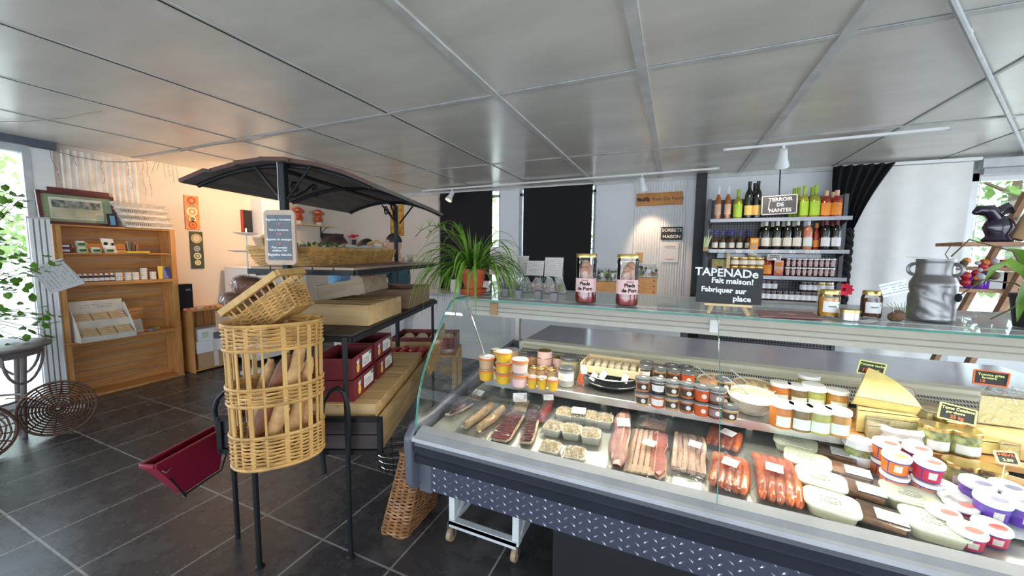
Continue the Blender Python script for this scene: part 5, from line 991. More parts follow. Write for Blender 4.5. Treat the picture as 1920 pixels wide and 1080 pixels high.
# bowls
def bowl(px, Y, r, h, m, lab, food, lump, film_=False, z0=0):
    x = AY(px, 740, Y).x; t = thing('serving_bowl', lab, 'bowl', (x, Y, ZS+0.0015), 0, rot=(0.10, 0.0, 0)); t.location.z += r*0.5*sin(0.10)*0.9
    MB().lathe([(0.0001, 0.0), (r*0.5, 0.0), (r*0.55, 0.004), (r*0.80, h*0.5), (r, h), (r*0.97, h+0.003), (r*0.76, h*0.55), (0.0001, h*0.45)], m, 36, cap=False).build('bowl_shell', t)
    mb = MB(); mb.lathe([(r*0.94, h*0.92), (r*0.6, h*0.98), (0.0001, h*1.0)], food, 36, cap=False)
    for k in range(lump):
        a = rn.uniform(0, 6.3); q = rn.uniform(0, r*0.6); mb.sphere((cos(a)*q, sin(a)*q, h*0.99), rn.uniform(.008, .015), food, 6, (1, 1, .6))
    mb.build('food', t); mb = MB(); mb.tube([(r*-0.15, 0, h), (-r*0.75, 0.02, h+0.035), (-r*1.05, 0.03, h+0.055)], 0.003, 'silver', 6); mb.build('spoon', t)
    if film_: MB().lathe([(r*1.01, h), (r*0.85, h*0.55), (r*0.62, 0.006), (r*0.55, 0.002)], vac, 30, cap=False).build('plastic_film', t)
bw = M('bowl_stoneware', (0.62, 0.56, 0.45), 0.4)
bowl(1343, 2.07, 0.093, 0.062, bw, 'stoneware bowl of pinkish salad with spoon behind the spread pots', col('pink_salad', (0.62, 0.36, 0.22), 0.5, var=0.3, vs=30), 10)
bowl(1411, 2.08, 0.093, 0.062, bw, 'stoneware bowl of beige crumbly salad at the back beside the white-lidded jars', col('beige_salad', (0.55, 0.42, 0.24), 0.6, var=0.35, vs=50), 16)
bowl(1411, 1.888, 0.098, 0.075, bw, 'large front bowl of smooth grey-beige spread wrapped in film', col('grey_spread', (0.50, 0.43, 0.32), 0.5, var=0.1), 0, True)
# white-lidded jars
wl = K['whitep']; fills = [M('carrot_relish', (0.62, 0.20, 0.03), 0.3, var=0.25), M('brown_relish', (0.22, 0.14, 0.05), 0.3, var=0.3), M('green_relish', (0.42, 0.42, 0.10), 0.3, var=0.25), M('amber_relish', (0.50, 0.24, 0.05), 0.3, var=0.25)]
for row, pts in enumerate((((1467, 804), (1502, 810), (1537, 816), (1573, 820)), ((1464, 760), (1497, 766), (1529, 770), (1571, 776)))):
    for i, (px, py) in enumerate(pts):
        P = SH(px, py); y = P.y+0.03 if row == 0 else max(P.y+0.03, 1.97); jar('white_lidded_jar', 'white-lidded jar of %s with pale label, %s in the %s row' % (('orange relish', 'brown relish', 'green relish', 'amber relish')[i], ORD[i], ('front', 'back')[row]), (AY(px, py, P.y).x if row == 0 else AY(px, py, y-0.03).x, y, ZS+0.0015), 0.041, 0.100, fills[i], wl, 'mint', lidh=0.016, n=24, lz=(0.12, 0.62), la=0.75 if i else 0.6)
for i, (px, Y) in enumerate(((1514, 2.16), (1524, 2.065))): jar('white_lidded_jar', ('farthest white-lidded jar with pale green contents behind the back row', 'white-lidded jar of pale green relish just behind the back row')[i], (AY(px, 735, Y).x, Y, ZS+0.0015), 0.042, 0.125-0.015*i, fills[2], wl, None, lidh=0.016, n=24)
t = thing('steel_jar', 'low steel-grey lidded jar behind the first white-lidded jars', 'jar', (AY(1478, 725, 2.13).x, 2.13, ZS+0.0015)); MB().lathe([(0.0001, 0), (.04, 0), (.04, .06), (.037, .064), (.0001, .064)], 'steel', 24, cap=False).build('jar_body', t)
# ------------------------------------------------------------------ cheeses on the step board, pots and jars in front
ZB = 0.8435
cheese = M('yellow_cheese', (0.76, 0.63, 0.25), 0.45, var=0.08, vs=20); cheesep = M('pale_cheese', (0.76, 0.68, 0.36), 0.45, var=0.08, vs=12); rind = M('grey_rind', (0.42, 0.36, 0.25), 0.8, var=0.3, vs=30, bump=0.4, bs=60); rindt = M('tan_rind', (0.60, 0.44, 0.20), 0.7, var=0.2, vs=20)
def wedge(name, label, loc, r, h, a0, a1, rz=0, paste=None, rnd=None, wrap=False, rot=None, cat='cheese'):
    """a sector cut from a cheese wheel; point at the origin"""
    t = thing(name, label, cat, loc, rz, rot=rot); n = max(4, int((a1-a0)/0.12)); pa = paste or cheese; ri = rnd or rind
    arcp = [(r*cos(a0+(a1-a0)*i/n), r*sin(a0+(a1-a0)*i/n)) for i in range(n+1)]; e = 0.004
    mb = MB(); mb.prism([(0, 0)]+arcp, e, h-e, pa); mb.build('paste', t, ang=30)
    mb = MB()
    for i in range(n):
        (x0, y0), (x1, y1) = arcp[i], arcp[i+1]; k = 1.012
        mb.add([(x0*k, y0*k, 0.006), (x1*k, y1*k, 0.006), (x1*k, y1*k, h-0.006), (x0*k, y0*k, h-0.006), (x0*.97, y0*.97, h), (x1*.97, y1*.97, h), (x0*.97, y0*.97, 0), (x1*.97, y1*.97, 0)], [(0, 1, 2, 3), (3, 2, 5, 4), (6, 7, 1, 0)], ri)
    mb.add([(0, 0, h)]+[(x*.97, y*.97, h) for x, y in arcp], [tuple(range(n+2))], ri); mb.build('rind', t, ang=50)
    if wrap:
        mb = MB(); mb.prism([(-0.006, -0.004)]+[(x*1.04, y*1.04) for x, y in arcp], 0.002, h+0.006, vac, caps=True); mb.build('plastic_film', t)
    return t
def BO(px, py, Y): return Vector((AY(px, py, Y).x, Y, ZB+0.0015))
# the yellow pair at the left end of the board
P = BO(1622, 800, 1.96); wedge('cheese_block', 'thick yellow cheese wedge standing under the tilted one, beside the white-lidded jars', (P.x-0.05, 1.90, P.z), 0.19, 0.095, 0.05, 1.25, 0, cheese, rindt)
wedge('cheese_wedge', 'large bright yellow cheese wedge lying tilted on top of the block', (P.x-0.055, 1.95, P.z+0.098), 0.20, 0.055, 0.0, 1.15, 0, cheese, cheese, rot=(rad(32), rad(4), 0.0))
P = BO(1640, 815, 1.855); wedge('soft_cheese_wedge', 'small soft cheese wedge with grey rind and yellow cut face, leaning at the board edge', (P.x-0.03, 1.83, P.z), 0.085, 0.06, 0.35, 1.35, 0, cheesep, rind, True)
P = BO(1685, 800, 1.93); wedge('half_cheese', 'pale half cheese wheel in film with the white paper in front of it', (P.x-0.01, 1.90, P.z), 0.105, 0.075, 0.0, PI, 0.05, cheesep, rind, True)
P = BO(1680, 822, 1.86); t = thing('crumpled_paper', 'crumpled white wrapping paper in front of the pale half wheel', 'paper', (P.x+0.005, 1.845, P.z)); rn = random.Random(9)
ph = [rn.uniform(0, 6) for _ in range(4)]
MB().grid(lambda u, v: ((u-.5)*.125, .012*sin(u*9+ph[0])+.008*sin(v*11+ph[1])+0.01*v-.004, v*.058*(1+.12*sin(u*7+ph[2]))), 18, 8, 'paper').build('sheet', t, ang=20)
P = BO(1735, 790, 2.05); wedge('quarter_cheese', 'big pale quarter cheese wheel in the middle of the board', (P.x-0.02, 2.0, P.z), 0.19, 0.09, 0.2, 1.75, 0, cheesep, rind)
P = BO(1850, 800, 2.08); wedge('cheese_round', 'broad low cheese wheel carrying the big grey-rinded block', (P.x+0.02, 2.03, P.z), 0.165, 0.075, -0.35, 2*PI-1.1, 0, cheesep, rindt); cwx = P.x+0.02
t = wedge('cheese_block', 'big tall film-wrapped cheese block with grey rind and pale cut face, highest in the counter', (cwx-0.10, 1.985, P.z+0.0775), 0.215, 0.115, 0.02, 1.0, 0, cheesep, rind, True)
P = BO(1830, 812, 1.90); wedge('cheese_piece', 'narrow yellow cheese piece below the tome price sign', (P.x-0.04, 1.87, P.z), 0.10, 0.05, 0.15, 0.85, 0, cheese, rindt)
P = BO(1895, 830, 1.92); wedge('cheese_piece', 'yellow film-wrapped cheese piece at the far right end of the board', (P.x-0.06, 1.86, P.z), 0.12, 0.055, 0.2, 1.0, 0, cheese, rind, True)
t = thing('ham_disk', 'small white and red round label leaning at the rear grille', 'label', (AY(1697, 737, 2.30).x, 2.285, AY(1697, 737, 2.285).z), rot=(rad(70), 0, 0)); MB().lathe([(0.0001, 0), (.028, 0), (.028, .003), (.0001, .003)], 'paper', 24, cap=False).build('disk', t); MB().lathe([(.0285, -.001), (.031, .0015), (.0285, .004)], 'orange', 24, cap=False).build('rim', t)
# price slates on picks
def pslate(name, label, c4, Y0, Y1, rows, fm, zfoot):
    q = [AY(px, py, Y0+(Y1-Y0)*(k > 1)) for k, (px, py) in enumerate(c4)]   # bl br tr tl
    ctr = sum(q, Vector())/4; t = thing(name, label, 'price sign', (ctr.x, ctr.y, ctr.z)); q = [p-ctr for p in q]; ex, ey = (q[1]-q[0]), (q[3]-q[0]); w, h = ex.length, ey.length; exn, eyn = ex.normalized(), ey.normalized(); n = exn.cross(eyn)
    MB().slab(q[0], q[1], q[2], q[3], -0.003, 'slate').build('board', t, smooth=False); mb = MB()
    for a, b in zip(q, q[1:]+q[:1]): mb.beam(a+n*.001, b+n*.001, 0.005, 0.004, fm, up=n)
    mb.build('frame', t, smooth=False); mb = MB()
    for k, (s_, sz, dx, dy, m) in enumerate(rows): lettering(mb, s_, sz*h, ex*dx+ey*dy, exn, eyn, m, bold=0.0004, off=0.002)
    mb.build('lettering', t, smooth=False)
    MB().cyl((0, 0.004, -h*0.45), (0, 0.004+0.01, zfoot-ctr.z), 0.0018, 'silver', 6).build('pick', t); return t
lf = col('lime_frame', (0.62, 0.66, 0.22), 0.5)
pslate('price_slate', 'small lime-framed price slate standing over the tilted yellow cheese', ((1606, 698), (1654, 707), (1662, 684), (1613, 675)), 2.06, 2.08, (('Tomme vache', .26, 0, .25, 'chalky'), ('15', .36, -.22, -.2, 'chalkr'), ('5', .36, .28, -.2, 'chalky')), lf, 0.93)
pslate('price_slate', 'red-edged dark price slate standing on the tall grey-rinded cheese block', ((1824, 718), (1887, 726), (1893, 701), (1827, 693)), 2.06, 2.08, (('Tomme grise', .25, 0, .22, 'chalky'), ('fermiere', .22, -.05, 0, 'chalky'), ('18', .30, -.25, -.26, 'chalkr')), 'chalkr', 1.037)
pslate('price_slate', 'lime-framed price slate reading Tome in front of the big cheeses', ((1758, 782), (1827, 798), (1831, 771), (1764, 754)), 1.93, 1.95, (('Tome Catalane', .25, 0, .27, 'chalky'), ('pur chevre', .2, -.05, .03, 'chalky'), ('25 kg', .3, 0, -.25, 'chalkr')), lf, 0.86)
# gold-lidded gherkin jars
gher = M('gherkins', (0.24, 0.27, 0.05), 0.35, var=0.5, vs=45, c2=(0.50, 0.52, 0.20))
def gjar(label, loc, r=0.043, h=0.09): 
    t = jar('gherkin_jar', label, loc, r, h, gher, 'gold', wlab, lidh=0.014, n=24, lz=(0.1, 0.55), la=0.8); return t
P = AY(1747, 845, 1.835); gjar('gold-lidded gherkin jar, left of the front pair on the board', (AY(1747, 845, 1.865).x, 1.865, ZB+0.0015)); gjar('gold-lidded gherkin jar, right of the front pair on the board', (AY(1802, 850, 1.865).x, 1.865, ZB+0.0015), 0.045, 0.088); gjar('gold-lidded gherkin jar behind the front pair on the board', (AY(1775, 830, 1.965).x, 1.965, ZB+0.0015))
for i, (px, py) in enumerate(((1780, 896), (1831, 908))):
    P = D(px, py); P.z += 0.002; t = gjar('gold-lidded jar standing low behind the yoghurt pots, %s' % ('left one', 'right one')[i], (P.x, 1.74, P.z+0.012), 0.043, 0.07)
P = D(1614, 880); t = jar('paper_capped_jar', 'gherkin jar with white paper cap beside the pate trays', (P.x, P.y+0.03, P.z+0.006), 0.042, 0.085, gher, 'gold', wlab, n=24, lz=(0.1, 0.6), la=0.9)
mb = MB(); mb.lathe([(0.052, 0.073), (0.049, 0.082), (0.045, 0.096), (0.030, 0.101), (0.0001, 0.102)], 'paper', 9, cap=False); mb.build('paper_cap', t, ang=20)
# yoghurt and dessert pots
ylid = K['whitep']
def ypot(label, loc, r, h, side, band, spotc, rz=0, group=None):
    t = thing('yoghurt_pot', label, 'yoghurt pot', loc, rz, group=group, rot=(Matrix.Rotation(DT, 3, 'X') @ Matrix.Rotation(rz, 3, 'Z')).to_euler())
    MB().lathe([(0.0001, 0.0005), (r*0.86, 0), (r*0.885, 0.004), (r*0.95, h*0.80)], side, 28, cap=False).build('pot_body', t)
    mb = MB(); mb.lathe([(r*0.875, 0.0), (r*0.885, 0.007)], band, 28, cap=False); mb.lathe([(r*0.945, h*0.72), (r*0.96, h*0.80)], band, 28, cap=False); mb.build('band', t)
    for a in (-PI/2-0.9, -PI/2+0.75, PI/2): MB().lathe([(r*0.889, 0.006), (r*0.955, h*0.76)], band, 2, cap=False, a0=a-0.05, a1=a+0.05).build('stripe', t)
    MB().lathe([(r*0.905, h*0.22), (r*0.945, h*0.62)], 'paperw', 8, cap=False, a0=-PI/2-0.45, a1=-PI/2+0.15).build('oval_panel', t)
    lm = MB(); lm.lathe([(r*0.97, h*0.80), (r*1.02, h*0.82), (r*1.02, h*0.94), (r*0.98, h), (r*0.9, h*0.985), (0.0001, h*0.985)], ylid, 28, cap=False); ld = lm.build('lid', t)
    mb = MB(); mb.lathe([(0.0001, 0), (r*0.40, 0)], spotc, 18, (r*0.25, -r*0.15, h*0.985+0.0007), cap=False, sx=1.25, sy=0.8); mb.build('lid_print', ld, smooth=False); return t
Yor, Yrd, Ypu = col('pot_orange', (0.85, 0.20, 0.02), 0.4), col('pot_crimson', (0.60, 0.02, 0.07), 0.4), col('pot_purple', (0.13, 0.035, 0.38), 0.4); bnd = col('pot_blue_band', (0.06, 0.06, 0.33), 0.4); red2 = col('lid_red', (0.82, 0.12, 0.09), 0.5); dkb = col('lid_blue', (0.18, 0.18, 0.33), 0.5); lidy = col('lid_yellow', (0.82, 0.58, 0.08), 0.5)
R4, H4 = 0.0375, 0.062
b = D(1678, 924); ex = Vector((0.079, -0.006, 0)); ey = Vector((0.004, 0.080, 0.080*DS))
for lv in (0, 1):
    for j in (0, 1):
        for i in (0, 1):
            p = b+ex*i+ey*j+Vector((0, 0.02, 0.002+0.002+lv*(H4+0.0018))); s_ = (Yor, Yrd)[i] if lv else Yor
            ypot('orange and crimson yoghurt four-pack, %s %s pot of the %s layer' % (('front', 'back')[j], ('left', 'right')[i], ('lower', 'upper')[lv]), tuple(p), R4, H4, s_, bnd, (lidy if (i == 0 and j == 0) or lv == 0 else red2), 0.1*i, 'orange yoghurt pots')
for i, (px, py) in enumerate(((1775, 1000), (1822, 1036), (1808, 985), (1868, 1030))):
    P = D(px, py); ypot('low red dessert pot with white lid at the front right, %s' % ('left front', 'middle front', 'left back', 'right front')[i], (P.x, P.y+0.03, P.z+0.0065), 0.039, 0.05, Yrd, bnd, red2, 0.1, 'red dessert pots')
for i, (px, py) in enumerate(((1775, 948), (1798, 972))):
    P = D(px, py); ypot('dark pot with plain white lid behind the red dessert pots, %s' % ('back one', 'front one')[i], (P.x, P.y+0.03, P.z+0.0065), 0.039, 0.05, col('pot_dark', (0.03, 0.03, 0.06)), 'black', ylid, 0.1, 'dark dessert pots')
for i, (px, py) in enumerate(((1836, 966), (1866, 1000), (1893, 975), (1922, 1008))):
    P = D(px, py); ypot('purple yoghurt pot with white lid in the right corner, %s' % ('back left', 'front left', 'back right', 'front right')[i], (P.x, P.y+0.03, P.z+0.0065+0.024), 0.0395, 0.068, Ypu, bnd, dkb, 0.1, 'purple yoghurt pots')
P = D(1880, 1000); t = thing('display_riser', 'thin clear riser under the purple yoghurt pots', 'riser', (P.x, P.y+0.04, P.z+0.002), rot=(DT, 0, 0)); mb = MB(); mb.bb((-0.13, -0.07, 0.015), (0.12, 0.08, 0.019), 'whitep'); mb.bb((-0.13, -0.07, 0.0), (-0.126, 0.08, 0.015), 'whitep'); mb.bb((0.116, -0.07, 0.0), (0.12, 0.08, 0.015), 'whitep'); mb.build('riser_body', t, smooth=False)
# wooden cheese tray with its slate
P = AZ(1890, 880, 0.86); t = thing('cheese_tray', 'pale wooden tray of white cheeses at the right end of the counter', 'tray', (P.x+0.10, 1.665, 0.779), -0.45)
mb = MB(); mb.bb((-.12, -.08, 0), (.12, .08, .006), 'pale'); mb.build('tray_floor', t, smooth=False)
for a, bb_ in (((-.12, -.086, 0), (.12, -.08, .04)), ((-.12, .08, 0), (.12, .086, .04)), ((-.126, -.086, 0), (-.12, .086, .04)), ((.12, -.086, 0), (.126, .086, .04))): MB().bb(a, bb_, 'pale').build('side_board', t, smooth=False)
tx, ty = t.location.x, t.location.y
for i, (dx, dy) in enumerate(((-.06, -.03), (.03, -.03), (-.02, .045))):
    c = Matrix.Rotation(-0.45, 3, 'Z') @ Vector((dx, dy, 0)); k = thing('white_cheese', 'small round white cheese in the wooden tray, %s' % ('left one', 'right one', 'back one')[i], 'cheese', (tx+c.x, ty+c.y, 0.7865)); MB().lathe([(0.0001, 0), (.033, 0), (.036, .006), (.036, .022), (.033, .028), (.0001, .028)], 'cream', 24, cap=False).build('cheese_body', k); MB().lathe([(.0365, .008), (.0365, .02)], 'paper', 12, cap=False, a0=-2.4, a1=-0.8).build('paper_band', k)
pslate('price_slate', 'small slate with red lettering standing in the wooden cheese tray', ((1872, 868), (1913, 874), (1903, 850), (1863, 846)), 1.64, 1.68, (('CHEVRE', .33, 0, .25, 'chalkr'), ('2.50', .30, 0, -.2, 'chalky')), 'pale', 0.80)
# ------------------------------------------------------------------ greengrocer stall
SA = rad(19); SO = Vector((-1.75, 1.25, 0)); SU = Vector((cos(SA), sin(SA), 0)); SV = Vector((-sin(SA), cos(SA), 0))
def L2W(u, v, z): return SO+SU*u+SV*v+Vector((0, 0, z))
def W2L(p): q = Vector(p)-SO; return Vector((q.dot(SU), q.dot(SV), q.z))
def LV(x, y, v): return W2L(AP(x, y, SO+SV*v, SV))     # photo point on the stall's plane at depth v, in stall coordinates
def LU(x, y, u): return W2L(AP(x, y, SO+SU*u, SU))
def LZ(x, y, z): return W2L(AZ(x, y, z))
st = thing('market_stall', 'black iron market stall with a curved boarded canopy, standing left of the counter', 'market stall', tuple(SO), SA)
# canopy
def lerp(a, b, t): return a+(b-a)*t
FL, FR, BL, BR = W2L((-2.18, 1.05, 1.875)), W2L((-1.34, 1.385, 1.855)), W2L((-2.60, 2.45, 1.89)), W2L((-1.83, 2.72, 1.855))
def can_pt(s, v, off=0.0):
    e = lerp(lerp(FL, FR, s), lerp(BL, BR, s), v); h = 0.108*(1-(2*(s-0.02)-1)**2*1.0) if 0 <= s <= 1 else 0; return Vector((e.x, e.y, e.z+h+off))
NP = 7; mb = MB(); eg = MB()
for i in range(NP):
    s0, s1 = i/NP+0.002, (i+1)/NP-0.002; v0 = -0.012+0.008*((i*5) % 3); v1 = 1.01
    a, b, c, d = can_pt(s0, v0), can_pt(s1, v0), can_pt(s1, v1), can_pt(s0, v1)
    mb.slab(a, b, c, d, 0.018, 'roofwood'); n = (b-a).cross(d-a).normalized()*0.0182; y = (d-a).normalized()*-0.0015
    eg.quad(a+y, b+y, b+n+y, a+n+y, 'roofedge')
a, d = can_pt(0, 0)+Vector((-.001, 0, 0)), can_pt(0, 1.0)+Vector((-.001, 0, 0)); eg.quad(a, a+Vector((0, 0, .02)), d+Vector((0, 0, .02)), d, 'roofedge')
rf = mb.build('canopy', st, smooth=False); eg.build('board_ends', rf, smooth=False)
for v in (0.04, 0.5, 0.985):
    MB().tube([can_pt(s/20*0.96+0.02, v, -0.010) for s in range(21)], 0.011, 'iron', 8).build('canopy_arch', st)
pt0, pt1 = LV(527, 330, 0.0), Vector((0.0, 1.40, 0)); pt1 = Vector((LU(742, 388, 0.0).x, LU(742, 388, 0.0).y, 0)); PU0, PV1 = 0.0, 1.45
MB().tube([can_pt(0.5, 0.02, -.03), can_pt(0.5, 0.99, -.03)], 0.011, 'iron', 8).build('ridge_bar', st)
MB().box((0, 0.0, 1.23), (0.032, 0.032, 1.48), 'iron').build('front_post', st, bevel=0.004); MB().box((-0.02, PV1, 1.22), (0.030, 0.030, 1.46), 'iron').build('rear_post', st, bevel=0.004)
for v, z in ((0.0, 1.80), (PV1, 1.80)):
    for s_ in (-1, 1):
        b = MB(); b.tube([(0.014*s_, v, z), (0.14*s_, v, 1.955)], 0.007, 'iron', 6); b.build('brace', st)
    b = MB(); b.tube([(0, v+0.014*(1 if v < 1 else -1), z), (0, v+0.17*(1 if v < 1 else -1), 1.955)], 0.007, 'iron', 6); b.build('brace', st)
    b = MB(); k = 1 if v < 1 else -1; ey = (0, k, 0)
    b.tube(spiral((0.0, v+0.085*k, 1.868), 0.006, 0.034, 0.5, 1.6, 30, ey, (0, 0, 1)), 0.0055, 'iron', 6); b.tube([(0.0, v+0.02*k, 1.81), (0.0, v+0.09*k, 1.826), (0.0, v+0.17*k, 1.865), (0, v+0.23*k, 1.905)]+spiral((0.0, v+0.25*k, 1.878), 0.036, 0.010, 1.9, -1.3, 26, ey, (0, 0, 1)), 0.0055, 'iron', 6); b.build('scroll', st)
# legs
def leg(p, q, name='leg'): MB().tube([p, q], 0.0125, 'iron', 8).build(name, st)
l1 = W2L(AZ(487, 1063, 0)); l2 = W2L(AZ(658, 1045, 0))
for p in (l1, l2):
    zt = 0.645 if p is l1 else 1.14; leg((p.x, p.y, 0.0), (p.x, p.y, zt))
    MB().lathe([(0.0001, 0), (0.022, 0), (0.022, 0.006), (0.0125, 0.014)], 'iron', 10, (p.x, p.y, 0.0), cap=False).build('foot', st)
for u, v in ((-0.36, 0.02), (-0.36, 1.40), (0.30, 1.45)): leg((u, v, 0), (u, v, 1.14))
# shelf frames
def sframe(u0, u1, v0, v1, z, name, boards=None):
    b = MB()
    for a, c in (((u0, v0), (u1, v0)), ((u1, v0), (u1, v1)), ((u1, v1), (u0, v1)), ((u0, v1), (u0, v0))): b.beam((*a, z), (*c, z), 0.028, 0.026, 'iron')
    fr = b.build(name, st, smooth=False)
    if boards:
        b = MB(); n = 5
        for i in range(n): b.bb((u0+(u1-u0)*i/n+.004, v0, z+.013), (u0+(u1-u0)*(i+1)/n-.004, v1, z+.025), boards)
        b.build('boards', fr, smooth=False)
sframe(-0.37, 0.34, -0.03, 1.42, 1.125, 'middle_shelf', 'darkwood'); sframe(-0.22, 0.33, 0.03, 1.42, 1.445, 'upper_shelf', col('shelf_plank', (0.36, 0.24, 0.17), 0.6))
# fruit tray (long shelf trough)
TF = W2L((-1.325, 1.42, 0)); ang = rad(24)-SA; ex = Vector((cos(ang), sin(ang), 0)); ey = Vector((-sin(ang), cos(ang), 0)); T0 = TF-ex*0.80
def TR(a, b, z): p = T0+ex*a+ey*b; return Vector((p.x, p.y, z))
TZ0, TZ1, TLn = 0.545, 0.715, 1.62
b = MB(); b.beam(TR(.79, 0, (TZ0+TZ1)/2), TR(.79, TLn, (TZ0+TZ1)/2), 0.02, TZ1-TZ0, 'crateY'); b.build('side_board', st, smooth=False)
b = MB(); b.beam(TR(.01, 0, (TZ0+TZ1)/2), TR(.01, TLn, (TZ0+TZ1)/2), 0.02, TZ1-TZ0, 'crateY'); b.build('side_board', st, smooth=False)
b = MB(); b.beam(TR(0, -.012, .588), TR(.8, -.012, .588), 0.012, 0.078, 'darkwood'); b.beam(TR(0, -.012, .672), TR(.8, -.012, .672), 0.012, 0.078, 'darkwood'); b.build('end_board', st, smooth=False)
b = MB(); b.beam(TR(0, TLn, .63), TR(.8, TLn, .63), 0.015, .17, 'crate'); b.build('end_board', st, smooth=False)
b = MB()
for z in (TZ0, TZ1): b.beam(TR(0, -.026, z), TR(.805, -.026, z), 0.02, 0.024, 'iron')
for a in (0.0, 0.797): b.beam(TR(a, -.026, TZ0-.01), TR(a, -.026, TZ1+.01), 0.024, 0.02, 'iron', up=ey)
b.build('tray_frame', st, smooth=False)
b = MB()
for i in range(6): b.beam(TR(.07+i*.132, 0, TZ0+.008), TR(.07+i*.132, TLn, TZ0+.008), 0.12, 0.012, 'darkwood')
b.build('tray_floor', st, smooth=False)
# hoop handles on the tray end
for pts in (((609, 888), (603, 840), (601, 795), (606, 755), (618, 733), (632, 727), (645, 736), (652, 762), (655, 800), (654, 850)), ((416, 832), (408, 800), (402, 768), (408, 748), (420, 735), (436, 729), (452, 734), (462, 750), (466, 790))):
    MB().tube([LV(x, y, -.062) for x, y in pts], 0.011, 'iron', 8).build('hoop', st)
# ---- wicker weaving helper
def weave(mb, ring, z0, z1, n, r, m, amp=0.006, wob=0.002, nst=12, closed=True, rn=random, flare=None):
    """rings of rods passing in front of and behind upright stakes; ring(t) -> (point, outward normal)"""
    for k in range(n):
        z = z0+(z1-z0)*(k+.5)/n; N = nst*4; pts = []
        for i in range(N if closed else N+1):
            t = i/N; p, nn = ring(t); o = amp*cos(PI*(t*nst+k)); s_ = 1 if flare is None else flare(z)
            pts.append(Vector((p[0]*s_+nn[0]*o, p[1]*s_+nn[1]*o, z+rn.uniform(-wob, wob))))
        mb.tube(pts, r, m, 4, closed=closed)
# baguette basket hung on the front
bc_ = Vector((-1.58, 1.06, 0)); bk = thing('baguette_basket', 'tall wicker bread basket with open stakes, hung on the front of the stall', 'basket', (bc_.x, bc_.y, 0.648), rad(52))
BW, BD = 0.176, 0.125
def bring(t):
    a = t*2*PI-PI/2; x = BW*(abs(cos(a))**0.8)*(1 if cos(a) >= 0 else -1); y = BD*sin(a) if sin(a) < 0 else BD*0.75*sin(a); n = Vector((cos(a)/BW, sin(a)/BD, 0)).normalized(); return (x, y), n
rn = random.Random(31); NS = 22; HB = 0.60; fl = lambda z: 0.97+0.06*z/HB
for z0, z1, n, nm in ((0.0, 0.135, 18, 'woven_base'), (0.27, 0.34, 9, 'woven_band'), (0.50, HB, 13, 'woven_rim')):
    mb = MB(); weave(mb, bring, z0, z1, n, 0.0043, 'wicker', amp=0.0065, nst=NS, rn=rn, flare=fl); 
    for z in (z0, z1): mb.tube([Vector((bring(i/48)[0][0]*fl(z)*1.02, bring(i/48)[0][1]*fl(z)*1.03, z)) for i in range(48)], 0.0075, 'wicker', 6, closed=True)
    mb.build(nm, bk)
for i in range(NS):
    (x, y), n = bring((i+.5)/NS); th = 0.0075 if i % 2 else 0.010
    mb = MB(); f0, f1 = fl(0), fl(HB); mb.beam((x*f0, y*f0, 0.002), (x*f1, y*f1, HB), th*1.7 if i % 2 == 0 else 0.008, 0.007, 'stake', up=n); mb.build('stake', bk)
mb = MB(); mb.prism([tuple(Vector(bring(i/32)[0])*0.96) for i in range(32)], 0.004, 0.012, 'wicker'); mb.build('basket_floor', bk)
for k in (-1, 1): mb = MB(); mb.tube([(k*.06, BD*.76, .5), (k*.06, BD*.82, .55), (k*.06, BD*.80, .51)], 0.004, 'iron', 6); mb.build('hook', bk)
# baguettes
def loaf(name, label, a, b, r, m, group=None, score=True, cat='bread', bend=0.01):
    a, b = Vector(a), Vector(b); t = thing(name, label, cat, tuple(a), group=group); d = b-a; L = d.length; R = d.to_track_quat('Z', 'Y').to_matrix(); N = 14; pts = []; rs = []
    for i in range(N+1):
        q = i/N; pts.append(R @ Vector((bend*sin(PI*q), 0, L*q))); rs.append(r*max(.12, (1-abs(2*q-1)**4.5))**.55*(1+.05*sin(q*22)))
    MB().tube(pts, rs, m, 12).build('crust', t)
    if score:
        for i in range(4): q = .2+.2*i; mb = MB(); mb.tube([R @ Vector((-r*.45, -r*.86, L*(q-.05))), R @ Vector((0.0+bend*.5, -r*1.02, L*q)), R @ Vector((r*.45+bend*.5, -r*.88, L*(q+.05)))], [.001, r*.13, .001], 'breadcut', 5); mb.build('score_cut', t)
    return t
K['breadcut'] = M('bread_cut', (0.75, 0.55, 0.32), 0.8, var=0.2)
bl = [((-.115, -.06, .03), (.05, -.045, .46), .029, 'first from the left, darkest'), ((-.045, -.07, .035), (.105, -.03, .50), .031, 'second from the left, reaching highest'), ((.035, -.06, .03), (.135, .015, .42), .029, 'third from the left'), ((.10, -.025, .03), (.115, .055, .38), .026, 'rightmost and shortest'), ((-.12, .02, .03), (-.02, .05, .42), .027, 'behind the others on the left')]
Rb = Matrix.Rotation(rad(52), 3, 'Z'); 
for a, b, r, w_ in bl: loaf('baguette', 'golden baguette leaning in the tall wicker basket, '+w_, Vector(bk.location)+Rb@Vector(a), Vector(bk.location)+Rb@Vector(b), r, 'breadd' if 'darkest' in w_ else 'bread', 'baguettes')
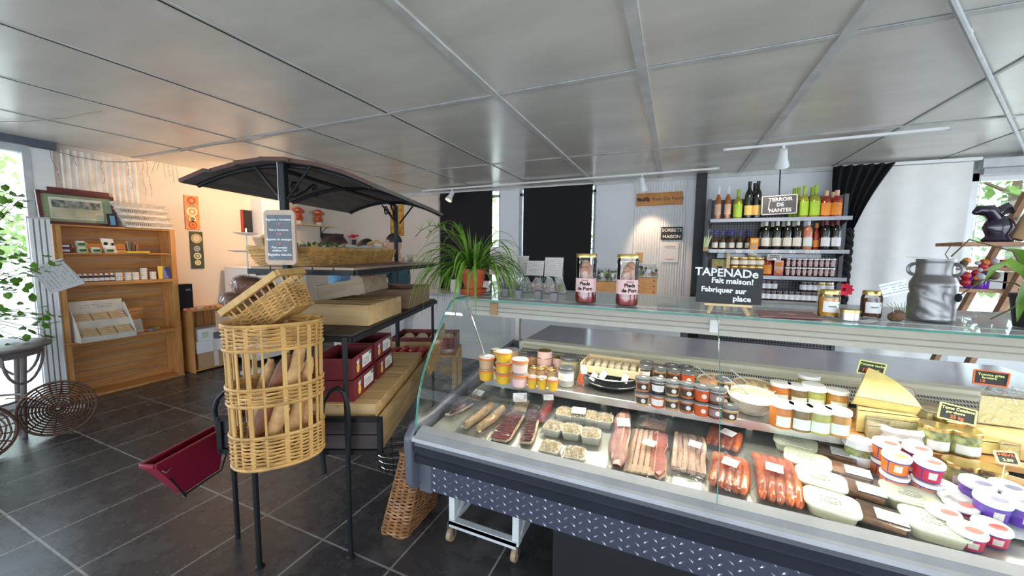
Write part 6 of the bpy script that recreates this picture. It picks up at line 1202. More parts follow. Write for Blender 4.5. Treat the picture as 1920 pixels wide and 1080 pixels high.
# tilted wicker basket on top
A_, B_ = L2W(*LV(414, 588, -.235)), L2W(*LV(519, 512, -.235)); xd = (B_-A_).normalized(); yd = SV.copy(); yd = (yd-xd*yd.dot(xd)).normalized(); zd = xd.cross(yd)
t = thing('tilted_basket', 'rectangular wicker basket with wooden rim lying tilted on top of the tall bread basket', 'basket', tuple(A_), rot=Matrix((xd, yd, zd)).transposed().to_euler())
LX, LYb, DZ = (B_-A_).length, 0.18, -0.155
mb = MB()
for a, b in (((0, 0, 0), (LX, 0, 0)), ((LX, 0, 0), (LX, LYb, 0)), ((LX, LYb, 0), (0, LYb, 0)), ((0, LYb, 0), (0, 0, 0))): mb.beam(Vector(a), Vector(b), 0.022, 0.030, 'stake')
mb.build('rim', t, bevel=0.003)
def rring(t_):
    P_ = [(0.02, 0.006), (LX-0.02, 0.006), (LX-0.006, .02), (LX-0.006, LYb-.02), (LX-.02, LYb-.006), (.02, LYb-.006), (.006, LYb-.02), (.006, .02)]; per = []; tot = 0
    for i in range(8): l = math.dist(P_[i], P_[(i+1) % 8]); per.append(l); tot += l
    s_ = t_*tot
    for i in range(8):
        if s_ <= per[i] or i == 7:
            k = s_/per[i]; a, b = P_[i], P_[(i+1) % 8]; d = Vector((b[0]-a[0], b[1]-a[1], 0)).normalized(); return (a[0]+(b[0]-a[0])*k-LX/2, a[1]+(b[1]-a[1])*k-LYb/2), Vector((d.y, -d.x, 0))
        s_ -= per[i]
mb = MB(); mb.T = Matrix.Translation((LX/2, LYb/2, 0)); weave(mb, rring, DZ, -0.045, 15, 0.0042, 'wicker', amp=0.005, nst=26, rn=rn, flare=lambda z: 1+z*1.1); mb.build('woven_wall', t)
mb = MB(); mb.T = Matrix.Translation((LX/2, LYb/2, 0))
for i in range(26):
    (x, y), n = rring((i+.5)/26); f = 1+DZ*1.1; mb.tube([(x, y, 0), (x*f, y*f, DZ)], 0.0042, 'wicker', 5)
mb.build('stakes', t); mb = MB(); mb.T = Matrix.Translation((LX/2, LYb/2, 0)); f = 1+DZ*1.1; mb.box((0, 0, DZ), ((LX-.01)*f, (LYb-.01)*f, .008), 'wicker'); mb.build('basket_floor', t)
# hanging price slate
q0, q1 = LV(495, 394, -.055), LV(557, 497, -.055); w, h = q1.x-q0.x, q0.z-q1.z; cs = L2W((q0.x+q1.x)/2, -.055, (q0.z+q1.z)/2)
t = thing('hanging_slate', 'grey chalk slate in a rounded wooden frame hanging on the stall post', 'chalkboard', tuple(cs), SA)
o = MB(); o.T = Matrix.Rotation(PI/2, 4, 'X'); o.prism(rrect(w, h, .02, 5), -0.006, 0.006, col('tan_frame', (0.48, 0.35, 0.26), .6)); o.build('frame', t); o = MB(); o.box((0, -0.0075, 0), (w-.036, .003, h-.045), 'slateg'); o.build('slate', t, smooth=False)
mb = MB()
for s_, z, m, sz in (('Baguette a l\'ancienne', .40, 'chalk', .018), ('1.25', .30, 'chalkp', .017), ('Pain a l\'ancienne', .17, 'chalk', .018), ('2.20', .08, 'chalkp', .017), ('Baguette de campagne', -.04, 'chalk', .017), ('1.30', -.13, 'chalkp', .017), ('Pain complet', -.22, 'chalk', .018), ('tradition 2.40', -.29, 'chalk', .016), ('Baguette blanche', -.38, 'chalk', .021)): lettering(mb, s_, sz*0.82, (0.0, -0.0095, z*h*0.82), (1, 0, 0), (0, 0, 1), m, bold=0.0003)
mb.build('chalk_lettering', t, smooth=False); mb = MB(); mb.tube([(0, -.003, h/2-.008), (0, -.003, h/2+.22)], 0.0012, 'paper', 4); mb.build('cord', t)
# crimson trough hanging at the left end
zr = 0.575; c = [LU(290, 880, -.46), LU(405, 808, -.46)]; v0, v1, zr = c[0].y, c[1].y+.06, (c[0].z+c[1].z)/2; wv = v1-v0
p = L2W(-.46, v0, 0); t = thing('crimson_trough', 'crimson plastic trough hanging in a wire holder at the left end of the stall', 'planter', (p.x, p.y, zr), SA)
T_ = [(-.07, 0, 0), (0, 0, 0), (0, wv, 0), (-.07, wv, 0)]; B2 = [(-.055, .135, -.215), (-.012, .135, -.215), (-.012, wv-.04, -.215), (-.055, wv-.04, -.215)]
mb = MB(); mb.add(T_+B2, [(0, 1, 5, 4), (1, 2, 6, 5), (2, 3, 7, 6), (3, 0, 4, 7), (4, 5, 6, 7)], 'redbin'); mb.build('trough_body', t, smooth=False)
mb = MB()
for a, b in zip(T_, T_[1:]+T_[:1]): mb.beam(a, b, .014, .018, 'redbin')
mb.build('rim', t, bevel=.003); mb = MB(); mb.tube([(.006, .06, -.09), (.004, .13, -.228), (-.02, .135, -.232), (-.02, wv-.02, -.232), (.006, wv, -.12)], .004, 'iron', 6); mb.tube([(.012, .02, -.03), (.02, .03, -.045), (.012, .06, -.04)], .003, 'silver', 5); mb.build('wire_holder', t)
# ------------------------------------------------------------------ goods on the stall
UZ = 1.4715
p = L2W(-.08, .60, UZ); bk2 = thing('wicker_tray', 'long shallow willow tray with end handles on the upper stall shelf', 'basket', (p.x, p.y, UZ), SA)
WU, WVv, WH = .17, .55, .095
def wring(t):
    tot = 4*(WU+WVv); s_ = t*tot
    for a, b, n in (((WU, -WVv), (WU, WVv), (1, 0)), ((WU, WVv), (-WU, WVv), (0, 1)), ((-WU, WVv), (-WU, -WVv), (-1, 0)), ((-WU, -WVv), (WU, -WVv), (0, -1))):
        l = math.dist(a, b)
        if s_ <= l: k = s_/l; return (a[0]+(b[0]-a[0])*k, a[1]+(b[1]-a[1])*k), Vector((*n, 0))
        s_ -= l
    return (WU, -WVv), Vector((1, 0, 0))
rn = random.Random(77); fw_ = lambda z: .90+1.2*z
mb = MB(); weave(mb, wring, 0.006, WH-.012, 13, .0042, 'wicker', amp=.005, nst=40, rn=rn, flare=fw_); mb.build('woven_wall', bk2)
mb = MB()
for i in range(40): (x, y), n = wring((i+.5)/40); mb.tube([(x*fw_(0), y*fw_(0), 0.003), (x*fw_(WH), y*fw_(WH), WH)], .0042, 'wicker', 5)
mb.build('stakes', bk2); mb = MB()
for k in (0, 1): mb.tube([(wring(i/64)[0][0]*fw_(WH), wring(i/64)[0][1]*fw_(WH), WH-.007*k+.003*sin(i*1.7+k*PI)) for i in range(64)], .008, 'wicker', 6, closed=True)
mb.build('rim', bk2); mb = MB(); mb.bb((-WU*.9, -WVv*.9, 0), (WU*.9, WVv*.9, .005), 'wicker'); mb.build('tray_floor', bk2)
for k in (-1, 1): mb = MB(); mb.tube([(-.07, k*.55, WH), (-.06, k*.575, WH+.05), (0, k*.585, WH+.07), (.06, k*.575, WH+.05), (.07, k*.55, WH)], .011, 'wicker', 8); mb.build('handle', bk2)
t = thing('herb_bunch', 'bunch of green herbs lying in the long willow tray', 'herbs', tuple(L2W(-.07, .30, UZ+.012))); mb = MB(); rn = random.Random(4)
for k in range(120):
    p = Vector((rn.uniform(-.09, .09), rn.uniform(-.2, .2), .03+rn.random()*.085)); d = Vector((rn.uniform(-1, 1), rn.uniform(-1, 1), rn.uniform(0, 1))).normalized()*.022; x = perp(d)[0]*.010; mb.quad(p-d, p+x, p+d, p-x, 'leafd' if k % 3 else 'leaf')
for k in range(14): mb.tube([(0, -.05, .008), (rn.gauss(0, .04), rn.gauss(0, .06), .06)], .002, 'leafd', 4)
mb.build('leaves', t, smooth=False)
t = thing('paper_liner', 'pale paper liner showing over the rim of the long willow tray', 'paper', tuple(L2W(-.08, .72, UZ+.012)), SA); ph = 1.3
MB().grid(lambda u, v: ((u-.5)*.27, (v-.5)*.62, .03+.075*abs(2*u-1)**2+.006*sin(v*19+u*5)), 10, 20, 'cardw').build('sheet', t)
t = thing('garlic_row', 'row of pale garlic heads at the far end of the upper stall shelf', 'garlic', tuple(L2W(.23, 1.22, UZ)), SA); mb = MB()
gm = M('garlic_skin', (0.68, 0.60, 0.46), 0.6, var=.15)
mb.bb((-.07, -.15, 0), (.07, .15, .004), 'paperw'); mb.build('liner', t)
gp_ = None
for i in range(10):
    q = L2W(.23+.035*(1 if i % 2 else -1), 1.09+.055*(i//2), UZ+.0055); lab = 'garlic head on the upper stall shelf, %s row, %s one from the front' % (('left', 'right')[i % 2], ORD[i//2])
    if gp_ is None:
        gp_ = thing('garlic_bulb', lab, 'garlic', tuple(q), 0, 'garlic heads'); MB().lathe([(.0001, 0), (.017, .001), (.024, .014), (.020, .030), (.007, .042), (.004, .056), (.0001, .057)], gm, 10, cap=False).build('bulb', gp_)
    else: dup(gp_, tuple(q), rn.random(), lab)
t.name = 'garlic_liner'; t['label'] = 'cream paper liner under the garlic heads on the upper stall shelf'; t['category'] = 'paper'
# middle shelf: upturned slatted crate, leaning crate, open cardboard box, loaves
MZ = 1.1515
def slatcrate(name, label, loc, rz, w, l, h, m, slots=5, rot=None):
    t = thing(name, label, 'crate', loc, rz, rot=rot)
    for nm, a, b in (('end_board', (-w/2, -l/2, 0), (w/2, -l/2+.010, h)), ('end_board', (-w/2, l/2-.010, 0), (w/2, l/2, h)), ('side_board', (-w/2, -l/2+.0105, 0), (-w/2+.008, l/2-.0105, h)), ('side_board', (w/2-.008, -l/2+.0105, 0), (w/2, l/2-.0105, h))): MB().bb(a, b, m).build(nm, t, smooth=False)
    mb = MB(); n = slots; g = .012
    for i in range(n): mb.bb((-w/2, -l/2+l*i/n+g/2, h), (w/2, -l/2+l*(i+1)/n-g/2, h+.006), m)
    mb.bb((-.02, -l/2, h-.006), (.02, l/2, h-.0005), m); mb.build('slats', t, smooth=False); return t
q = AZ(690, 573, 1.262); q2 = AZ(752, 555, 1.262); dv = (q2-q); dv.z = 0; L_ = dv.length; dv.normalize(); du = Vector((dv.y, -dv.x, 0)); ctr = q+dv*(L_/2)-du*.20
slatcrate('slatted_crate', 'upturned slatted wooden crate on the front of the middle stall shelf', (ctr.x, ctr.y, MZ), math.atan2(dv.y, dv.x)-PI/2, .40, L_, .104, 'crate')
ctz = MZ+.124; lc = ctr-du*.02+dv*.02
t = thing('leaning_crate', 'weathered wooden crate lying tilted on top of the slatted crate', 'crate', (lc.x-.06, lc.y+.06, ctz), rot=(Matrix.Rotation(SA, 3, 'Z') @ Matrix.Rotation(rad(-11), 3, 'Y')).to_euler())
oldw = wood('weathered_wood', (0.42, 0.33, 0.22), (0.30, 0.22, 0.14), .7); mb = MB()
for nm, a, b in (('end_board', (-.15, -.14, .004), (-.138, .20, .10)), ('end_board', (.138, -.14, .004), (.15, .20, .10)), ('side_board', (-.137, -.14, .004), (.137, -.13, .095)), ('side_board', (-.137, .19, .004), (.137, .20, .095))): MB().bb(a, b, oldw).build(nm, t, smooth=False)
MB().bb((-.137, -.129, .006), (.137, .189, .013), oldw).build('crate_floor', t, smooth=False); mb = MB()
for z in (.02, .05, .08): mb.cyl((-.152, -.12, z), (-.149, -.12, z), .004, 'frame', 8)
mb.build('nail_heads', t)
def openbox(name, label, loc, rz, w, l, h, m, flaps=True, fm=None):
    t = thing(name, label, 'box', loc, rz); e = .004
    for nm, a, b in (('side', (-w/2, -l/2, 0), (w/2, -l/2+e, h)), ('side', (-w/2, l/2-e, 0), (w/2, l/2, h)), ('side', (-w/2, -l/2+e, 0), (-w/2+e, l/2-e, h)), ('side', (w/2-e, -l/2+e, 0), (w/2, l/2-e, h))): MB().bb(a, b, m).build(nm, t, smooth=False)
    MB().bb((-w/2+e, -l/2+e, 0), (w/2-e, l/2-e, e), m).build('bottom', t, smooth=False); return t
p = L2W(.14, 1.05, MZ); openbox('cardboard_box', 'open brown cardboard box at the back of the middle stall shelf', (p.x, p.y, MZ), SA, .36, .48, .135, 'cardd')
p = L2W(.14, 1.05, MZ+.008); t = thing('box_lining', 'dark folded sack inside the open brown cardboard box', 'sack', (p.x, p.y, MZ+.006), SA); MB().grid(lambda u, v: ((u-.5)*.30, (v-.5)*.38, .05+.05*sin(PI*u)*sin(PI*v)+.008*sin(u*17)*sin(v*13)), 14, 14, M('dark_sack', (0.06, 0.025, 0.015), .8)).build('sack_body', t)
def pxl(x, y, v): return L2W(*LV(x, y, v))
lf1 = loaf('dark_loaf', 'large dark crusty loaf in clear wrap, upper one behind the tilted basket', pxl(436, 528, .0), pxl(535, 558, .12), .050, 'breadd', score=False)
lf2 = loaf('dark_loaf', 'large dark crusty loaf in clear wrap, lower one behind the tilted basket', pxl(414, 560, -.02), pxl(520, 580, .10), .046, 'breadd', score=False)
for lf_ in (lf1, lf2):
    L0 = 0.25
    ob = [o for o in bpy.data.objects if o.parent == lf_][0]; m2 = ob.data.copy(); m2.materials.clear(); m2.materials.append(vac)
    for v in m2.vertices: v.co *= 1.0; v.co += v.normal*.007 if v.normal.length else Vector()
    o2 = bpy.data.objects.new('clear_wrap', m2); COL.objects.link(o2); o2.parent = lf_
p = L2W(-.27, .03, MZ); openbox('bread_carton', 'brown carton holding the dark loaves on the left of the middle stall shelf', (p.x, p.y+.03, MZ), SA, .17, .22, .10, 'cardd')
# ---- fruit tray
def TW(a, b, z): q = TR(a, b, z); return L2W(q.x, q.y, q.z)
TA = SA+ang; FZ = TZ0+.0155
def tcrate(a, b, w, l, h, label): q = TW(a, b, FZ); return slatcrate('slatted_crate', label, tuple(q), TA, w, l, h, 'crate', slots=6)
tcrate(.575, .27, .37, .50, .205, 'upturned slatted crate at the front of the fruit trough, under the pineapple cartons')
tcrate(.575, .80, .37, .50, .205, 'upturned slatted crate second from the front in the fruit trough')
K['greenlab'] = M('green_print', (0.05, 0.42, 0.16), .5); pinea = M('pineapple_print', (0.78, 0.50, 0.08), .5); 
def fcarton(label, a, b, z, rz=0):
    q = TW(a, b, z); t = thing('fruit_carton', label, 'carton', tuple(q), TA+rz, group='maroon pineapple cartons'); w, l, h = .20, .30, .112
    for nm, p0, p1 in (('side', (-w/2, -l/2, 0), (w/2, -l/2+.004, h)), ('side', (-w/2, l/2-.004, 0), (w/2, l/2, h)), ('side', (-w/2, -l/2+.004, 0), (-w/2+.004, l/2-.004, h)), ('label_side', (w/2-.004, -l/2+.004, 0), (w/2, l/2-.004, h))):
        o = MB().bb(p0, p1, 'maroon').build(nm, t, smooth=False)
        if nm == 'label_side':
            mb = MB(); X = w/2+.0008; mb.box((X, .055, h*.52), (.0012, .135, .068), 'paper'); mb.box((X+.0008, .105, h*.52+.024), (.001, .034, .016), 'greenlab'); scribble(mb, (X+.0008, .04, h*.46), (0, 1, 0), (0, 0, 1), .09, .04, 4, 'ink', .0016, .85)
            mb.sphere((X, -.075, h*.38), .024, pinea, 10, (.05, .85, 1.1)); 
            for k in range(5): mb.add([(X+.0006, -.083, h*.55), (X+.0006, -.067, h*.55), (X+.0006, -.075+.014*(k-2), h*.88-.006*abs(k-2))], [(0, 1, 2)], 'paper')
            mb.build('print', o, smooth=False)
    MB().bb((-w/2+.004, -l/2+.004, 0), (w/2-.004, l/2-.004, .003), 'maroon').build('bottom', t, smooth=False)
    mb = MB(); mb.bb((-w/2-.002, -l/2-.002, h-.010), (-w/2, l/2+.002, h+.002), 'maroon'); mb.build('lip', t, smooth=False)
CZ = FZ+.205+.0075
fcarton('maroon carton with pineapple print and white label, front stack, bottom one', .54, .20, CZ); fcarton('maroon carton with pineapple print and white label, front stack, top one', .53, .205, CZ+.1145, .02)
fcarton('maroon carton with pineapple print and white label, rear stack, bottom one', .54, .555, CZ); fcarton('maroon carton with pineapple print and white label, rear stack, top one', .53, .55, CZ+.1145, -.03)
q = TW(.18, .30, FZ); openbox('cardboard_box', 'tall dark maroon open box at the front left of the fruit trough', tuple(q), TA, .28, .46, .27, 'maroon')
egm = M('aubergine', (0.035, 0.006, 0.03), .2, coat=.5)
for i in range(4): q = TW(.12+.045*i, .20+.06*(i % 2)+.05*i, FZ+.30); q.z = FZ+.006+.22; t = thing('aubergine', 'dark purple aubergine in the maroon box, %s from the left' % ORD[i], 'aubergine', tuple(q), TA+.4*i, 'aubergines'); MB().tube([(0, -.08, .03), (0, -.04, .034), (0, .03, .028), (0, .07, .022)], [.006, .030, .026, .010], egm, 12).build('fruit_body', t); MB().tube([(0, .065, .023), (0, .085, .026)], [.012, .004], 'leafd', 6).build('stalk', t)
q = TW(.18, .30, FZ+.006); t = thing('box_filler', 'dark kraft paper filling under the aubergines in the maroon box', 'paper', tuple(q), TA); MB().grid(lambda u, v: ((u-.5)*.26, (v-.5)*.43, .205+.008*sin(u*20)*sin(v*17)), 12, 14, M('filler_paper', (0.10, 0.06, 0.035), .8)).build('sheet', t)
q = TW(.19, .84, FZ); t = openbox('fruit_box', 'shallow wooden-sided box of dark plums behind the maroon box', tuple(q), TA, .30, .48, .20, 'pale')
tom = M('tomato_red', (0.52, 0.012, 0.015), .22, var=.25, coat=.5); mel = M('melon_skin', (0.62, 0.50, 0.32), .6, var=.2, bump=.3, bs=40)
q = TW(.59, 1.24, FZ); openbox('tomato_box', 'shallow cardboard tray of red tomatoes in the fruit trough', tuple(q), TA, .34, .36, .15, 'card')
tp_ = None; rn = random.Random(8)
for i in range(4):
    for j in range(4):
        q = TW(.59+(i-1.5)*.078, 1.24+(j-1.5)*.078, FZ+.0055+.105+.012*rn.random()); lab = 'red tomato in the cardboard tray, row %s from the front, %s across' % (ORD[j], ORD[i])
        if tp_ is None:
            tp_ = thing('tomato', lab, 'tomato', tuple(q), 0, 'tomatoes in the tray'); MB().lathe([(.0001, .002), (.018, .002), (.033, .018), (.037, .033), (.030, .052), (.012, .060), (.0001, .057)], tom, 14, cap=False).build('fruit_body', tp_); mb = MB()
            for k in range(5): mb.add([(0, 0, .059), (.016*cos(k*1.257), .016*sin(k*1.257), .062), (.006*cos(k*1.257+.5), .006*sin(k*1.257+.5), .060)], [(0, 1, 2)], 'leafd')
            mb.build('calyx', tp_)
        else: dup(tp_, tuple(q), rn.random()*6, lab)
q = TW(.59, 1.24, FZ+.006); t = thing('tray_liner', 'purple pulp liner raising the tomatoes in their cardboard tray', 'liner', tuple(q), TA); MB().bb((-.16, -.17, 0), (.16, .17, .098), M('pulp_liner', (0.20, 0.10, 0.20), .8)).build('liner_body', t)
# melons in a box behind the trough, slanted board on the right rim
bx = TW(.62, 1.90, 0); t = thing('melon_stand', 'low wooden stand behind the trough carrying the melon box', 'stand', (bx.x, bx.y, 0), TA)
MB().bb((-.32, -.22, .55), (.32, .22, .575), 'crate').build('stand_top', t)
for a in (-.3, .3):
    for c in (-.2, .2): MB().bb((a-.02, c-.02, 0), (a+.02, c+.02, .55), 'crate').build('leg', t, smooth=False)
openbox('melon_box', 'open maroon-rimmed box of pale melons behind the tomatoes', (bx.x, bx.y, .5765), TA, .60, .40, .16, 'maroon'); mp = None
for i in range(4):
    for j in range(2):
        q = TW(.62+(i-1.5)*.138, 1.90+(j-.5)*.165, .584+.075); lab = 'pale ribbed melon in the box behind the tomatoes, %s in the %s row' % (ORD[i], ('front', 'back')[j])
        if mp is None:
            mp = thing('melon', lab, 'melon', tuple(q), 0, 'melons'); q0 = q; 
            def mf(u, v): a = u*2*PI; b_ = (v-.5)*PI; r = .066*(1-.035*abs(sin(a*4.5))); return (r*cos(a)*cos(b_), r*sin(a)*cos(b_), .062*sin(b_))
            MB().grid(mf, 54, 16, mel).build('rind', mp); MB().tube([(0, 0, .060), (.004, 0, .070)], .004, 'stem', 5).build('stalk', mp)
        else: dup(mp, tuple(q), .4*i, lab)
q = TW(.62, 1.90, .584); t = thing('melon_liner', 'straw layer under the melons', 'liner', tuple(q), TA); MB().bb((-.28, -.18, 0), (.28, .18, .011), 'wicker').build('straw', t)
a_, b_ = AP(800, 690, SO+SU*.52, SU), AP(842, 640, SO+SU*.52, SU)
t = thing('slanted_board', 'pale plank leaning along the right rim of the fruit trough', 'plank', tuple(TW(.83, .95, .70)), TA); MB().beam((0, 0, .03), (.0, .72, .13), .012, .12, 'crateY').build('plank_body', t, smooth=False)
# ------------------------------------------------------------------ left side: crate shelves and what stands in them
XF = -5.52; XB = XL+0.012
def xz(x, y, X=XF): return AX(x, y, X)
zt = [1.785, 1.185, 0.585, 0.0]
CY0, CY1 = 1.575, 2.545
def wcrate(i, z0, z1, label):
    t = thing('wooden_crate', label, 'crate', ((XF+XB)/2, (CY0+CY1)/2, z0)); d, l, h = XF-XB, CY1-CY0, z1-z0-.002; e = .016
    mb = MB()
    for k in range(5): mb.bb((-d/2, -l/2+.02, h*k/5+.004), (-d/2+.010, l/2-.02, h*(k+1)/5-.006), 'pineY')
    mb.build('back_slats', t, smooth=False)
    for nm, z in (('bottom_board', 0), ('top_board', h-e)): MB().bb((-d/2, -l/2, z), (d/2, l/2, z+e), 'pineY').build(nm, t, smooth=False)
    for s_ in (-1, 1):
        mb = MB(); y = s_*(l/2-.008)
        for k in range(4): mb.bb((-d/2+.002+d*k/4, y-.007, e), (-d/2+d*(k+1)/4-.008, y+.007, h-e), 'pineZ')
        mb.build('end_slats', t, smooth=False)
        for x in (-d/2+.03, d/2-.014): MB().bb((x-.014, s_*(l/2-.034)-.018, e), (x+.014, s_*(l/2-.034)+.018, h-e), 'pineZ').build('corner_post', t, smooth=False)
    return t
wcrate(0, zt[3], zt[2], 'empty slatted pine crate on the floor, lowest of the stacked crate shelves'); wcrate(1, zt[2], zt[1], 'pine crate holding the soap display, middle of the stacked crate shelves'); wc = wcrate(2, zt[1], zt[0], 'pine crate of jars and small boxes, topmost of the stacked crate shelves')
zin = 1.49; g = MB().bb((-.125, -.46, zin-1.185), (.12, .44, zin-1.185+.012), 'pineY').build('inner_shelf', wc, smooth=False)
zi, z2, z3c = zin+.0135, zt[1]+.0175, zt[2]+.0175
def yAt(px, py, X): return AX(px, py, X).y
X1 = -5.60
pbx = col('plum_box', (0.10, 0.02, 0.06), .5); gbx = col('pale_green_box', (0.55, 0.62, 0.42), .5)
for i, z in enumerate((zi, zi+.047)): carton('plum_box', ('lower', 'upper')[i]+' dark plum box at the left of the upper crate shelf', (X1, yAt(110, 465, X1)+.035, z), (.08, .085, .045), pbx, extra=lambda e, d: e.box((d[0]/2+.0005, 0, d[2]/2), (.001, d[1]*.6, d[2]*.4), 'paper'))
for i, (px, lv) in enumerate(((152, 0), (178, 0), (203, 0), (150, 1))):
    t = thing('soap_tin', 'pale green tapered soap tin on the upper crate shelf, '+('left', 'middle', 'right', 'one stacked on top')[i], 'tin', (X1, yAt(px, 465, X1), zi+lv*.062), group='pale green tins'); MB().rbox((0, 0, .022), (.075, .085, .044), .008, gbx, taper=.8).build('tin_body', t); MB().rbox((0, 0, .052), (.05, .06, .014), .008, 'whitep').build('lid', t); MB().box((.0405, 0, .026), (.001, .05, .02), 'leafd').build('emblem', t)
t = thing('leaflet', 'white leaflet with two dark prints leaning in the upper crate', 'leaflet', (X1-.02, yAt(207, 455, X1), zi)); MB().slab((.03, -.05, .002), (.03, .045, .002), (-.01, .03, .15), (-.01, -.07, .155), .001, 'paper').build('paper', t, smooth=False); mb = MB(); mb.box((.013, -.035, .10), (.002, .03, .03), 'ink', R=Matrix.Rotation(.27, 3, 'Y')); mb.box((.013, .02, .095), (.002, .022, .028), 'ink'); mb.build('print', t, smooth=False)
t = thing('glass_vase', 'glass jar full of rolled paper cards on the upper crate shelf', 'jar', (X1, yAt(245, 460, X1), zi)); MB().lathe([(.0001, .001), (.035, 0), (.048, .11)], 'jarglass', 20, cap=False).build('glass_body', t); mb = MB(); rn = random.Random(2)
for k in range(9): a = k*.7; mb.slab((.02*cos(a)-.012, .02*sin(a), .004), (.02*cos(a)+.012, .02*sin(a), .004), (.034*cos(a)+.014, .034*sin(a), .13), (.034*cos(a)-.014, .034*sin(a), .13), .0006, 'cream' if k % 2 else 'card')
mb.build('cards', t, smooth=False)
t = thing('yellow_strip', 'yellow wrapped bars lying along the front of the upper crate shelf', 'packet', (X1+.07, yAt(258, 472, X1+.07), zi)); MB().box((0, 0, .012), (.05, .20, .022), col('yellow_wrap', (0.80, 0.50, 0.04), .4)).build('wrap', t, bevel=.004)
bt = None; blk = col('dark_blue_glass', (0.02, 0.02, 0.07), .15, coat=.6)
for i, px in enumerate((150, 160, 170, 180, 190, 200, 210)):
    loc = (X1, yAt(px, 520, X1), z2); lab = 'small dark white-capped bottle in top crate lower row, %s from the left' % ORD[i]
    if bt is None:
        bt = t = thing('small_bottle', lab, 'bottle', loc, 0, 'small dark bottles'); MB().lathe([(.0001, 0), (.02, 0), (.021, .004), (.021, .05), (.010, .062), (.010, .068)], blk, 14).build('bottle_glass', t); MB().lathe([(.012, .064), (.012, .085), (.0001, .086)], 'whitep', 12, cap=False).build('cap', t); MB().lathe([(.0215, .008), (.0215, .040)], 'paper', 14, cap=False).build('bottle_label', t)
    else: dup(bt, loc, 0, lab)
jj = None
for i, (px, lv) in enumerate(((223, 0), (223, 1), (240, 0), (240, 1), (254, 0), (254, 1), (270, 0), (270, 1), (270, 2), (287, 0), (287, 1))):
    loc = (X1, yAt(px, 520, X1), z2+lv*.044); lab = 'white balm pot in the lower row of the top crate, %s stack, %s' % (ORD[[223, 240, 254, 270, 287].index(px)], ('bottom', 'second up', 'third up')[lv]); jj = jar('balm_pot', lab, loc, .029, .042, gbx, wl, 'paper', n=14, lz=(.15, .8), la=2.5, group='white balm pots') if jj is None else dup(jj, loc, 0, lab)
t = thing('brochure', 'blue and yellow brochures leaning at the right end of the top crate', 'brochure', (XF-.06, CY1-.11, z2)); MB().slab((.02, -.06, .001), (.02, .02, .001), (-.02, .03, .15), (-.02, -.05, .15), .002, col('brochure_yellow', (0.70, 0.50, 0.06), .5)).build('cover', t, smooth=False); MB().slab((.028, -.02, .001), (.028, .05, .001), (-.01, .055, .13), (-.01, 0, .13), .002, col('brochure_blue', (0.10, 0.14, 0.42), .5)).build('insert', t, smooth=False)
# soap display
Xd = -5.50; y0, y1 = max(1.655, yAt(124, 600, Xd)), yAt(244, 600, Xd); yc = (y0+y1)/2; wd = y1-y0
t = thing('soap_display', 'cream cardboard soap display with two tiers of beige soaps in the middle crate', 'display stand', (Xd-.02, yc, z3c)); cr = col('display_card', (0.70, 0.66, 0.58), .7)
for s_ in (-1, 1): mb = MB(); y = s_*wd/2; P_ = [(.13, 0), (.13, .05), (.04, .20), (-.09, .36), (-.12, .36), (-.12, 0)]; n = 6; mb.add([(x, y-.004, z) for x, z in P_]+[(x, y+.004, z) for x, z in P_], [tuple(range(n-1, -1, -1)), tuple(range(n, 2*n))]+[(i, (i+1) % n, n+(i+1) % n, n+i) for i in range(n)], cr); mb.build('side_panel', t, smooth=False)
MB().bb((-.125, -wd/2+.005, 0), (-.118, wd/2-.005, .40), cr).build('back_panel', t, smooth=False); MB().bb((.12, -wd/2+.005, 0), (.128, wd/2-.005, .055), cr).build('front_panel', t, smooth=False); MB().bb((.005, -wd/2+.005, .10), (.013, wd/2-.005, .20), cr).build('tier_panel', t, smooth=False)
e = MB(); scribble(e, (-.1175, 0, .34), (0, 1, 0), (0, 0, 1), wd*.6, .05, 2, 'inkg', .003); e.build('print', t, smooth=False)
sm = M('beige_soap', (0.66, 0.48, 0.28), .6, var=.12, vs=20)
for tier, (x, z, a) in enumerate(((.068, .045, .62), (-.052, .185, .62))):
    for c in range(3):
        for k in range(4):
            s_ = thing('soap_bar', 'beige soap bar in the cream display, %s tier, %s column, %s from the front' % (('lower', 'upper')[tier], ORD[c], ORD[k]), 'soap', (t.location.x+x+.042-.026*k, yc+(c-1)*wd*.315, z3c+z+.018*k), rot=(0, -a+.62, 0)); MB().box((0, 0, .014), (.024, wd*.29, .028), sm, R=Matrix.Rotation(.5, 3, 'Y')).build('bar', s_, bevel=.003)
for tier, (x, z) in enumerate(((.066, .03), (-.055, .17))): MB().slab((x+.052, -wd/2+.006, z-.001), (x+.052, wd/2-.006, z-.001), (x-.06, wd/2-.006, z+.068), (x-.06, -wd/2+.006, z+.068), -.003, cr).build('tier_floor', t, smooth=False)
t = thing('soap_card', 'small grey printed card standing beside the soap display', 'card', (XF-.06, yAt(254, 615, XF-.06)+.01, z3c)); MB().slab((.015, -.055, .001), (.015, .055, .001), (-.02, .05, .15), (-.02, -.05, .15), .002, 'paperw').build('paper', t, smooth=False); e = MB(); scribble(e, (-.0008, 0, .085), (0, 1, 0), (-.035, 0, .149), .08, .1, 6, 'inkg', .002, off=.002); e.build('print', t, smooth=False)
for i, (px, c, d) in enumerate(((272, (0.75, 0.22, 0.10), .0), (282, (0.25, 0.28, 0.42), .02), (292, (0.50, 0.48, 0.18), -.03), (300, (0.60, 0.42, 0.20), -.05))): t = thing('soap_cake', '%s cake of soap lying at the right of the middle crate' % ('orange', 'slate blue', 'olive', 'tan')[i], 'soap', (XF-.075+d, yAt(px, 615, XF-.07), z3c), .3*i); MB().lathe([(.0001, 0), (.026, 0), (.031, .008), (.031, .018), (.026, .026), (.0001, .026)], col('soap_%d' % i, c, .5), 14, cap=False, sx=.9).build('cake', t)
